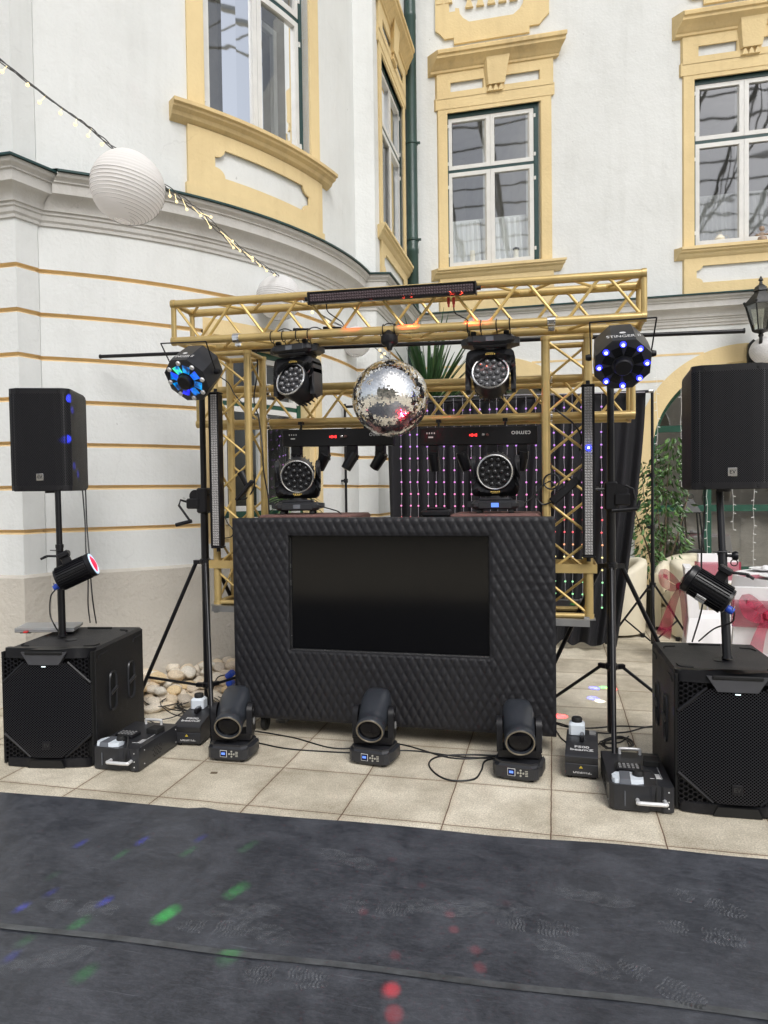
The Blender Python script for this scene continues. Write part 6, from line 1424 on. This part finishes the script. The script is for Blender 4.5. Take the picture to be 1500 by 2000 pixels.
# ------------------------------------------------------------------ dining furniture
def armchair(label, x, y, rz):
    t = thing('armchair', label, 'armchair', (x, y, 0), rz=rz, group='cream leather tub armchairs'); m = MB(); n = 28
    def ring(r_, z, k): return None
    Rr = .37; th = .10
    def sec(a):  # a from -95..275: U shell open to the front (-y)
        return (math.cos(a), math.sin(a))
    rows = []
    for i in range(n+1):
        a = R(-38)+R(256)*i/n; c, s = sec(a); back = max(0, s); zt_ = .60+.18*back**.7*1.0
        px, py = c*Rr, s*Rr*.95
        if s < 0: px, py = math.copysign(Rr, c), s*Rr*1.25
        ox, oy = (px*1.0, py*1.0); ix, iy = (px*(1-th/Rr), py*(1-th/Rr) if s > 0 else py)
        lean = 1+.06*back
        rows.append([m.v(q) for q in ((ox, oy, .03), (ox*lean, oy*lean, zt_-.05), (ox*.98*lean, oy*.98*lean, zt_-.015), ((ox+ix)/2*lean, (oy+iy)/2*lean, zt_), (ix*1.02*lean, iy*1.02*lean, zt_-.015), (ix, iy, zt_-.06), (ix, iy, .03))])
    for A_, B_ in zip(rows, rows[1:]):
        for k in range(6): m.f([A_[k], A_[k+1], B_[k+1], B_[k]])
    m.f(rows[0]); m.f(rows[-1][::-1]); m.build('shell', M['cream'], t, smooth=60)
    m = MB(); m.box((0, -.05, .33), (.54, .56, .16), bev=.05); m.build('seat_cushion', M['cream'], t, smooth=60)
    m = MB(); m.box((0, -.03, .135), (.56, .50, .23), bev=.02); m.build('seat_base', M['cream'], t)
    for a in (-.3, .3):
        for b in (-.28, .25): m = MB(); m.lathe([(.02, 0), (.025, .04)], (a, b, 0), n=10); m.build('foot', M['black'], t)
    return t
armchair('cream tub armchair with its back to the arched window, between ficus and wedding table', 1.42, 8.15, R(-14))
armchair('cream tub armchair side on in front, nearest the wedding table', 1.50, 7.62, R(72))
armchair('cream tub armchair partly hidden behind the right edge of the black drape', .56, 7.80, R(-80))
def covered_chair(label, x, y, rz, bow=True, bowrot=0, sash=True):
    t = thing('chair', label, 'chair', (x, y, 0), rz=rz, group='white covered wedding chairs with red organza bows'); m = MB()   # backrest at +y, facing -y
    W_, D_, SH, BH = .40, .40, .44, .84; k = 36
    def ringp(hw, y0, y1, z, wav): 
        P_ = []
        for i in range(k):
            u = i/k*4
            if u < 1: p = (-hw+2*hw*u, y0)
            elif u < 2: p = (hw, y0+(y1-y0)*(u-1))
            elif u < 3: p = (hw-2*hw*(u-2), y1)
            else: p = (-hw, y1-(y1-y0)*(u-3))
            f_ = 1+wav*math.sin(i*2.1+x*5); P_.append(m.v((p[0]*f_, p[1]*f_, z)))
        return P_
    rings = [ringp(W_/2+.05, -D_/2-.05, D_/2+.06, .01, .10), ringp(W_/2+.03, -D_/2-.03, D_/2+.04, .2, .05), ringp(W_/2+.005, -D_/2, D_/2+.02, SH-.02, .01), ringp(W_/2-.01, -D_/2+.015, D_/2, SH, 0)]
    for a, b in zip(rings, rings[1:]):
        for i in range(k): m.f([a[i], a[(i+1) % k], b[(i+1) % k], b[i]])
    m.f(rings[-1]); m.build('skirt', M['cloth'], t, smooth=60)
    m = MB(); m.hexa([(-W_/2, D_/2-.07, SH-.02), (W_/2, D_/2-.07, SH-.02), (W_/2, D_/2+.02, SH-.05), (-W_/2, D_/2+.02, SH-.05), (-W_/2+.015, D_/2-.01, BH), (W_/2-.015, D_/2-.01, BH), (W_/2-.015, D_/2+.05, BH), (-W_/2+.015, D_/2+.05, BH)]); m.build('backrest', M['cloth'], t)
    m = MB(); z0, z1 = .58, .76; yb0, yb1 = D_/2-.055, D_/2+.058
    for (a, b) in (((-W_/2-.004, yb0), (W_/2+.004, yb0)), ((W_/2+.004, yb0), (W_/2+.004, yb1)), ((W_/2+.004, yb1), (-W_/2-.004, yb1)), ((-W_/2-.004, yb1), (-W_/2-.004, yb0))): m.poly([(a[0], a[1], z0), (b[0], b[1], z0), (b[0], b[1]+.01, z1), (a[0], a[1]+.01, z1)])
    m.build('sash', M['organza'], t) if sash else m.bm.free()
    if bow:
        m = MB(); yb = D_/2+.075; m.M = Matrix.Translation((0, yb, 0)) @ Matrix.Rotation(R(bowrot), 4, 'Z') @ Matrix.Translation((0, -yb, 0))
        def ribbon(P_, wid, tw=0):
            P_ = cat(P_, 6); n = len(P_); L1 = []
            for i, p in enumerate(P_):
                tg = (P_[min(i+1, n-1)]-P_[max(i-1, 0)]).normalized(); s = tg.cross(Vector((0, 1, 0))).normalized(); wv = wid[0]+(wid[1]-wid[0])*i/(n-1) if len(wid) == 2 else wid[0]+(wid[1]-wid[0])*math.sin(math.pi*i/(n-1))
                L1.append((m.v(p+s*wv/2), m.v(p+Vector((0, .018*math.sin(i*1.3), 0))), m.v(p-s*wv/2)))
            for A_, B_ in zip(L1, L1[1:]): m.f([A_[0], A_[1], B_[1], B_[0]]); m.f([A_[1], A_[2], B_[2], B_[1]])
        for s in (-1, 1):
            ribbon([(0, yb, .67), (s*.06, yb+.03, .73), (s*.125, yb+.05, .77), (s*.11, yb+.06, .69), (s*.05, yb+.04, .65), (0, yb, .66)], (.035, .085, 0))
            ribbon([(0, yb, .66), (s*.05, yb+.03, .52), (s*.09, yb+.05, .36), (s*.13, yb+.05, .22)], (.04, .13))
        m.build('bow', M['organza'], t, smooth=80); m = MB(); m.box((0, yb+.01, .665), (.05, .05, .06), bev=.015); m.build('knot', M['organza2'], t)
    return t
CA, CB, CC, TB = pD(1398, 960, 5.95), pD(1414, 960, 6.9), pD(1488, 960, 4.85), pD(1585, 960, 6.0)
covered_chair('white covered chair with red bow seen behind, left of the right speaker pole', CA.x, CA.y, R(84), bowrot=62, sash=False)
covered_chair('white covered chair facing us with flat red sash, behind the right speaker pole', CB.x, CB.y, R(4), bow=False)
covered_chair('white covered chair with big red bow at the right edge, back to us', CC.x, CC.y, R(172))
t = thing('dining_table', 'round wedding table with white cloth and red runner at the right edge', 'table', (TB.x, TB.y, 0)); m = MB(); k = 60; rings = []
for z, r_, wv in ((.16, .66, .06), (.45, .63, .03), (.72, .60, .005), (.745, .595, 0)): rings.append([m.v((r_*(1+wv*math.sin(i*.9))*math.cos(2*math.pi*i/k), r_*(1+wv*math.sin(i*.9))*math.sin(2*math.pi*i/k), z)) for i in range(k)])
for a, b in zip(rings, rings[1:]):
    for i in range(k): m.f([a[i], a[(i+1) % k], b[(i+1) % k], b[i]])
m.f(rings[-1]); m.build('tablecloth', M['cloth'], t, smooth=50)
m = MB()
for rz_ in (R(20), R(110)):
    c, s = math.cos(rz_), math.sin(rz_); P_ = [(u, zz) for u, zz in ((-.59, .752), (0, .752), (.59, .752))]
    for (u0, z0), (u1, z1) in zip(P_, P_[1:]): m.poly([(u0*c+.12*s, u0*s-.12*c, z0), (u1*c+.12*s, u1*s-.12*c, z1), (u1*c-.12*s, u1*s+.12*c, z1), (u0*c-.12*s, u0*s+.12*c, z0)])
m.build('runner', M['organza'], t)
m = MB(); m.lathe([(.04, 0), (.04, .17)], n=16); m.build('pedestal', M['iron'], t)
for i, (a, b) in enumerate(((-.34, -.30), (-.28, .28), (.1, -.45))):
    t = thing('plate', ('white plate on the near left of the wedding table', 'white plate on the far left of the wedding table', 'white plate on the near side of the wedding table')[i], 'plate', (TB.x+a, TB.y+b, .757)); m = MB(); m.lathe([(.07, 0), (.09, .004), (.135, .016), (.133, .02), (.09, .010), (.001, .008)], n=28); m.build('rim', M['white_pl'], t)
    m = MB(); m.lathe([(.035, .012), (.03, .035), (.012, .045)], n=14); m.build('napkin', M['cloth'], t)
t = thing('floor_lantern', 'dark metal floor lantern frame standing by the arched window', 'lantern', (1.55, 8.95, .75)); m = MB()
for a in (-1, 1):
    for b in (-1, 1): m.tube([(a*.13, b*.13, 0), (a*.09, b*.09, .46)], .012, 6)
m.lathe([(.14, .46), (.15, .47), (.05, .60), (.04, .62)], n=4, M=Matrix.Rotation(R(45), 4, 'Z')); m.box((0, 0, .01), (.30, .30, .02)); m.build('frame', M['iron'], t); m = MB(); m.torus((0, 0, .65), .035, .005, Matrix.Rotation(R(90), 4, 'X'), 14, 5); m.build('ring', M['iron'], t)
m = MB(); m.box((0, 0, -.38), (.26, .26, .74)); m.build('plinth_box', M['iron'], t)
# icicle strings in front of the right arch
rr = random.Random(4)
for i, (px, z0, z1) in enumerate(((1284, 2.95, 1.85), (1330, 2.70, .95), (1381, 1.6, .60), (1431, 1.6, 1.0), (1472, 1.55, .55))):
    c = at(px, 960, y=9.18); t = thing('icicle_light', ('leftmost icicle light strand, hanging left of the ficus top in front of the arched window', 'icicle light strand hanging just left of the right loudspeaker', 'icicle light strand along the green mullion under the right loudspeaker', 'icicle light strand just right of the right speaker pole', 'rightmost icicle light strand over the wedding table')[i], 'string light', (c.x, c.y, z0), group='icicle light strands in front of the arched window')
    m = MB(); n = int((z0-z1)/.1); P_ = [(rr.uniform(-.008, .008), 0, -k*.1) for k in range(n+1)]; m.tube(P_, .0022, 4); m.build('wire', M['white_pl'], t)
    m = MB()
    for p in P_[1:]: s = rr.choice((-1, 1)); m.tube([p, (p[0]+s*.03, -.005, p[2]-.008)], .004, 5)
    m.build('tiny_bulbs', M['white_pl'], t)
# ------------------------------------------------------------------ cables and small clutter
def cable(label, pts, r_=.0042, grp='black cables', mt=None, n=10, cname='cable'):
    pts = [Vector(p) for p in pts]; o = pts[0].copy(); m = MB(); m.tube([p-o for p in cat(pts, n)], r_, 6); c = m.build(cname, mt or M['cable']); c.location = o; tag(c, label, 'cable', grp); return c
def G(px, py, z=.005): return at(px, py, z=z)
cable('black cable running along the ground below the booth front', [G(250, 1395), G(330, 1440), G(420, 1420), G(560, 1438), G(660, 1462), G(770, 1452), G(880, 1480), G(960, 1478), G(1000, 1470)])
cable('second black cable on the ground below the booth front, nearer the beam lights', [G(500, 1450), G(560, 1462), G(640, 1468), G(700, 1470), G(800, 1466), G(900, 1478), G(985, 1482)])
cable('black cable looping over the paving left of the right beam light', [G(1000, 1478), G(950, 1485), G(940, 1505), G(925, 1522), G(880, 1524), G(850, 1510), G(838, 1490), G(860, 1477), G(920, 1474), G(970, 1476)], .0048)
cable('black cable crossing the paving behind the right fog machines', [G(1060, 1400), G(1100, 1418), G(1150, 1422), G(1210, 1418), G(1270, 1420), G(1330, 1415)])
cable('second black cable crossing the paving behind the right fog machines', [G(1060, 1402), G(1090, 1412), G(1160, 1430), G(1220, 1430), G(1262, 1420), G(1300, 1416)])
cable('black cable curling beside the right small fog machine', [G(1085, 1425), G(1100, 1445), G(1130, 1460), G(1175, 1452), G(1210, 1450), G(1228, 1438)])
rr = random.Random(8)
for i in range(9):
    cx_, cy_ = rr.uniform(290, 400), rr.uniform(1345, 1400); P_ = []
    a0 = rr.uniform(0, 6)
    for k in range(8):
        a = a0+k*.9; P_.append(G(cx_+rr.uniform(38, 66)*math.cos(a), cy_+rr.uniform(16, 30)*math.sin(a), .005+.006*i))
    cable('black cable loops tangled on the ground at the left crank stand', P_, .0036, 'tangled cable loops at the left crank stand')
for i in range(4):
    P_ = []; a0 = rr.uniform(0, 6)
    for k in range(7):
        a = a0+k*.95; P_.append(G(1205+rr.uniform(20, 34)*math.cos(a), 1452+rr.uniform(8, 16)*math.sin(a), .005+.006*i))
    cable('black cable loops bundled at the foot of the right crank stand', P_, .004, 'cable loops at the right crank stand')
cable('black cable hanging from the left loudspeaker, the one nearer its pole', [at(161, 955, y=3.98), at(166, 1020, y=3.95), at(168, 1080, y=3.9), at(172, 1130, y=3.9), at(172, 1180, y=3.9), at(176, 1216, z=.665)], .0042)
cable('black cable hanging from the left loudspeaker, the one farther from its pole', [at(167, 955, y=3.98), at(170, 1030, y=3.95), at(175, 1090, y=3.9), at(178, 1140, y=3.9), at(182, 1180, y=3.9), at(188, 1217, z=.665)], .0042)
cable('black cable from the glowing par light down to the left subwoofer', [at(108, 1152, y=3.60), at(99, 1166, y=3.6), at(98, 1200, y=3.6), at(107, 1222, y=3.6), at(116, 1236, z=.665)], .004)
cable('black cable hanging behind the right speaker pole, above the par light', [at(1377, 955, y=3.98), at(1376, 1020, y=3.95), at(1371, 1060, y=3.9), at(1370, 1110, y=3.9), at(1374, 1160, y=3.85), at(1368, 1200, y=3.85), at(1352, 1253, z=.665)], .0045)
cable('black cable from the unlit par light down to the right subwoofer', [at(1433, 1190, y=3.62), at(1434, 1203, y=3.62), at(1428, 1216, y=3.7), at(1395, 1228, y=3.8), at(1365, 1252, z=.665)], .004)
cable('black cable running down inside the left truss leg', [at(498, 668, y=4.45), at(503, 720, y=4.5), at(496, 780, y=4.5), at(505, 815, y=4.5), at(512, 870, y=4.4), at(515, 920, y=4.4), at(523, 965, y=4.42), at(526, 1003, y=4.42)], .005)
cable('thin cable crossing the left truss leg to the vertical pixel bar', [at(428, 735, y=4.32), at(446, 748, y=4.3), at(458, 770, y=4.3), at(475, 790, y=4.3), at(480, 800, y=4.4)], .0035)
cable('thin cable looping beside the lower end of the left pixel bar', [at(438, 1008, y=4.26), at(445, 1022, y=4.26), at(455, 1035, y=4.26), at(452, 1048, y=4.26), at(432, 1052, y=4.26)], .0038)
cable('thin cable from the left standing wash light over the felt pad', [at(622, 988, y=4.38), at(645, 994, y=4.35), at(662, 1000, y=4.32), at(672, 1012, y=4.25)], .004)
cable('thin cable drooping from the dark pixel bar, its left end', [at(637, 590, y=4.12), at(640, 608, y=4.2), at(655, 620, y=4.25), at(668, 630, y=4.3), at(675, 645, y=4.3)], .0038)
cable('thin cable drooping from the dark pixel bar, by the red-lit plugs', [at(886, 590, y=4.12), at(888, 610, y=4.15), at(900, 618, y=4.18), at(914, 628, y=4.2), at(918, 660, y=4.24)], .0038)
cable('thin cable beside the right standing wash light', [at(1020, 985, y=4.4), at(1040, 970, y=4.45), at(1048, 945, y=4.5), at(1070, 925, y=4.5), at(1085, 880, y=4.45)], .004)
cable('thin cable hanging inside the right truss leg', [at(1085, 800, y=4.34), at(1105, 815, y=4.33), at(1122, 830, y=4.32), at(1135, 852, y=4.3), at(1132, 880, y=4.33)], .006)
for i, px in enumerate((876, 886)):
    o = MB(); o.tube([(0, 0, .0), (0, 0, -.035)], .009, 10); o.tube([(0, 0, -.035), (0, 0, -.055)], .006, 8); c = o.build('plug', mat('red_lit_plug%d' % i, (.5, .03, .02), .4)); c.location = at(px, 581, y=4.12); tag(c, 'plug painted with red glow, hanging under the dark pixel bar', 'plug', 'plugs painted with red glow under the dark pixel bar')  # red light on the plugs painted into their base colour
t = thing('multi_socket', 'black multi socket tied to the bracing of the right truss leg', 'power strip', at(1103, 958, y=4.27), rot=(0, R(-42), 0)); m = MB(); m.box((0, 0, 0), (.20, .045, .05), bev=.006); m.build('body', M['black'], t); m = MB(); m.tube(cat([(-.10, 0, 0), (-.15, .0, .03), (-.13, 0, .10), (-.03, .01, .10), (-.02, 0, .05)], 6), .005, 6); m.torus((-.02, -.01, .09), .045, .005, Matrix.Rotation(R(80), 4, 'X'), 20, 6); m.build('flex', M['cable'], t)
t = thing('power_adapter', 'black adapter bundle tied to the bracing of the left truss leg', 'adapter', at(478, 958, y=4.27), rot=(0, R(-48), 0)); m = MB(); m.box((0, 0, 0), (.17, .04, .022), bev=.004); m.lathe([(.028, -.05), (.03, .05)], (.05, .03, .06), Matrix.Rotation(R(20), 4, 'Y'), 16); m.build('body', M['black'], t); m = MB(); m.tube(cat([(-.08, 0, 0), (-.03, .01, -.04), (.06, .01, -.03), (.12, 0, .02)], 6), .005, 6); m.build('flex', M['cable'], t)
for i, (px, py, w_) in enumerate(((590, 648, .11), (650, 645, .12))):
    t = thing('splitter_box', 'small black splitter box on the truss above the left hanging wash light, %s' % ('the left one' if i == 0 else 'the right one'), 'splitter box', at(px, py, y=4.36), rot=(0, R(3), R(8))); m = MB(); m.box((0, 0, 0), (w_, .06, .035), bev=.004); m.build('body', M['black'], t); m = MB(); m.tube(cat([(-w_/2, 0, 0), (-w_/2-.06, -.02, .012), (-w_/2-.12, -.05, -.03)], 6), .004, 6); m.build('flex', M['cable'], t)
t = thing('extension_plug', 'blue power plugs lying on the stones beside the booth', 'plug', at(449, 1318, z=.16)); m = MB(); m.lathe([(.022, -.03), (.026, -.02), (.026, .03), (.018, .04)], (0, 0, 0), Matrix.Rotation(R(50), 4, 'Y'), 16); m.lathe([(.022, -.03), (.026, -.02), (.026, .03), (.018, .04)], (.015, -.02, -.055), Matrix.Rotation(R(80), 4, 'X'), 16); m.build('plug_body', M['blue'], t)
m = MB(); m.tube(cat([(-.03, 0, .0), (-.09, -.02, -.02), (-.12, -.04, -.10), (-.13, -.06, -.15)], 6), .005, 6); m.build('flex', M['cable'], t)
m = MB(); m.box((0, 0, 0), (.10, .05, .008), R(10)); o = m.build('leaf', M['bark']); o.location = G(418, 1509, .004); o.scale = (.35, .35, .4); tag(o, 'small dry brown leaf on the slab below the left beam light', 'leaf')
# ------------------------------------------------------------------ coloured light dots cast by the effect lights
def dot(src, tgt, col, e, ang, blend=.5):
    l = bpy.data.lights.new('colour_beam', 'SPOT'); l.energy = e; l.color = col; l.spot_size = R(ang); l.spot_blend = blend; l.shadow_soft_size = .004
    o = bpy.data.objects.new('colour_beam', l); COL.objects.link(o); o.location = src; o.rotation_euler = (Vector(src)-Vector(tgt)).to_track_quat('Z', 'Y').to_euler()
sL = Vector((-2.13, 3.80, 2.20)); GR, BL, RD = (.02, 1, .08), (.03, .05, 1), (1, .03, .05)
E0 = 900
for px, py, c, a, e in ((325, 1782, GR, 2.0, 2.6), (462, 1735, GR, 1.9, 1.4), (485, 1650, GR, 1.6, .8), (368, 1660, GR, 1.4, .8), (237, 1666, GR, 1.3, .9), (153, 1800, GR, 1.7, 1.1), (103, 1708, GR, 1.2, .4), (165, 1903, GR, 1.7, .7), (50, 1838, GR, 1.5, .6), (450, 1868, GR, 1.8, .5), (158, 1645, BL, 1.1, 2.6), (277, 1641, BL, 1.1, 2.4), (392, 1634, BL, 1.0, 1.3), (205, 1757, BL, 1.3, 2.8), (43, 1769, BL, 1.2, 3), (100, 1740, BL, 1.0, 1.4), (22, 1870, BL, 1.1, 1.2)):
    for k_ in (-1, 0, 1): dot(sL, at(px+k_*a*7, py-k_*a*4.5, z=.01), c, E0*e*.06*(1 if k_ else 1.5), a*.75, 1.0)
sB = Vector((-.95, 3.86, 2.10))
for px, py, a, e in ((767, 1934, 1.2, 3.2), (770, 1982, 1.3, 2.4), (937, 1885, 1.0, 1.6), (928, 1851, .9, 1.5), (886, 1811, .9, 1.6), (878, 1782, .8, 1.4), (772, 1861, .7, .8), (765, 1675, .7, .6), (824, 1725, .6, .6), (988, 1760, .6, .6), (710, 1777, .8, 1.0), (762, 1936, 1.4, 1.5)):
    dot(sB, at(px, py, z=.01), RD, E0*.075*e, a*1.05, 1.0)
sR = Vector((.345, 3.80, 2.30)); sP = Vector((.34, 4.7, 2.25))
for px, py, c, a, e in ((1160, 1342, BL, 1.1, 14), (1180, 1340, GR, .8, 8), (1196, 1343, RD, 1.0, 9), (1160, 1361, BL, 1.2, 11), (1173, 1367, (1, 1, .95), 1.0, 8), (1095, 1396, RD, 1.2, 10), (1090, 1387, GR, 1.0, 9)):
    dot(sP if c is not RD else Vector((.75, 4.6, 2.3)), at(px, py, z=.01), c, E0*e*.16, a*2.1, .6)
for px, py, a in ((144, 777, .45), (150, 799, .3), (141, 855, .2), (155, 907, .38), (169, 920, .4)):
    dot((.20, 3.62, 2.42), at(px, py, x=-2.80), BL, E0*3.5, a*1.1)
# red glow of the horizontal pixel bar onto the tubes below it
for x0, x1, e in ((-.52, -.45, 30), (-.60, -.40, 18), (-.85, -.80, 14), (-.78, -.86, 16), (-1.0, -1.2, 6)):
    dot((x0, 4.03, 2.66), (x1, 4.165, 2.46), (1, .05, .02), e*1.1, 26, .9)

# warm lamp inside the nearest paper lantern
l = bpy.data.lights.new('lantern_lamp', 'POINT'); l.energy = .15; l.color = (1, .8, .6); l.shadow_soft_size = .03
o = bpy.data.objects.new('lantern_lamp', l); COL.objects.link(o); o.location = LP[0]+Vector((-.02, 0, .09))
dot((.38, 3.36, .32), (-.93, 4.12, 2.04), (1, .015, .05), 500, 8.5, .9); bpy.context.scene.objects['colour_beam'].name = 'colour_beam'  # red spot added above the right fog machine to redden the ball
last = [o for o in COL.objects if o.name.startswith('colour_beam')][-1]; last.data.shadow_soft_size = .11; last.data.energy = 900
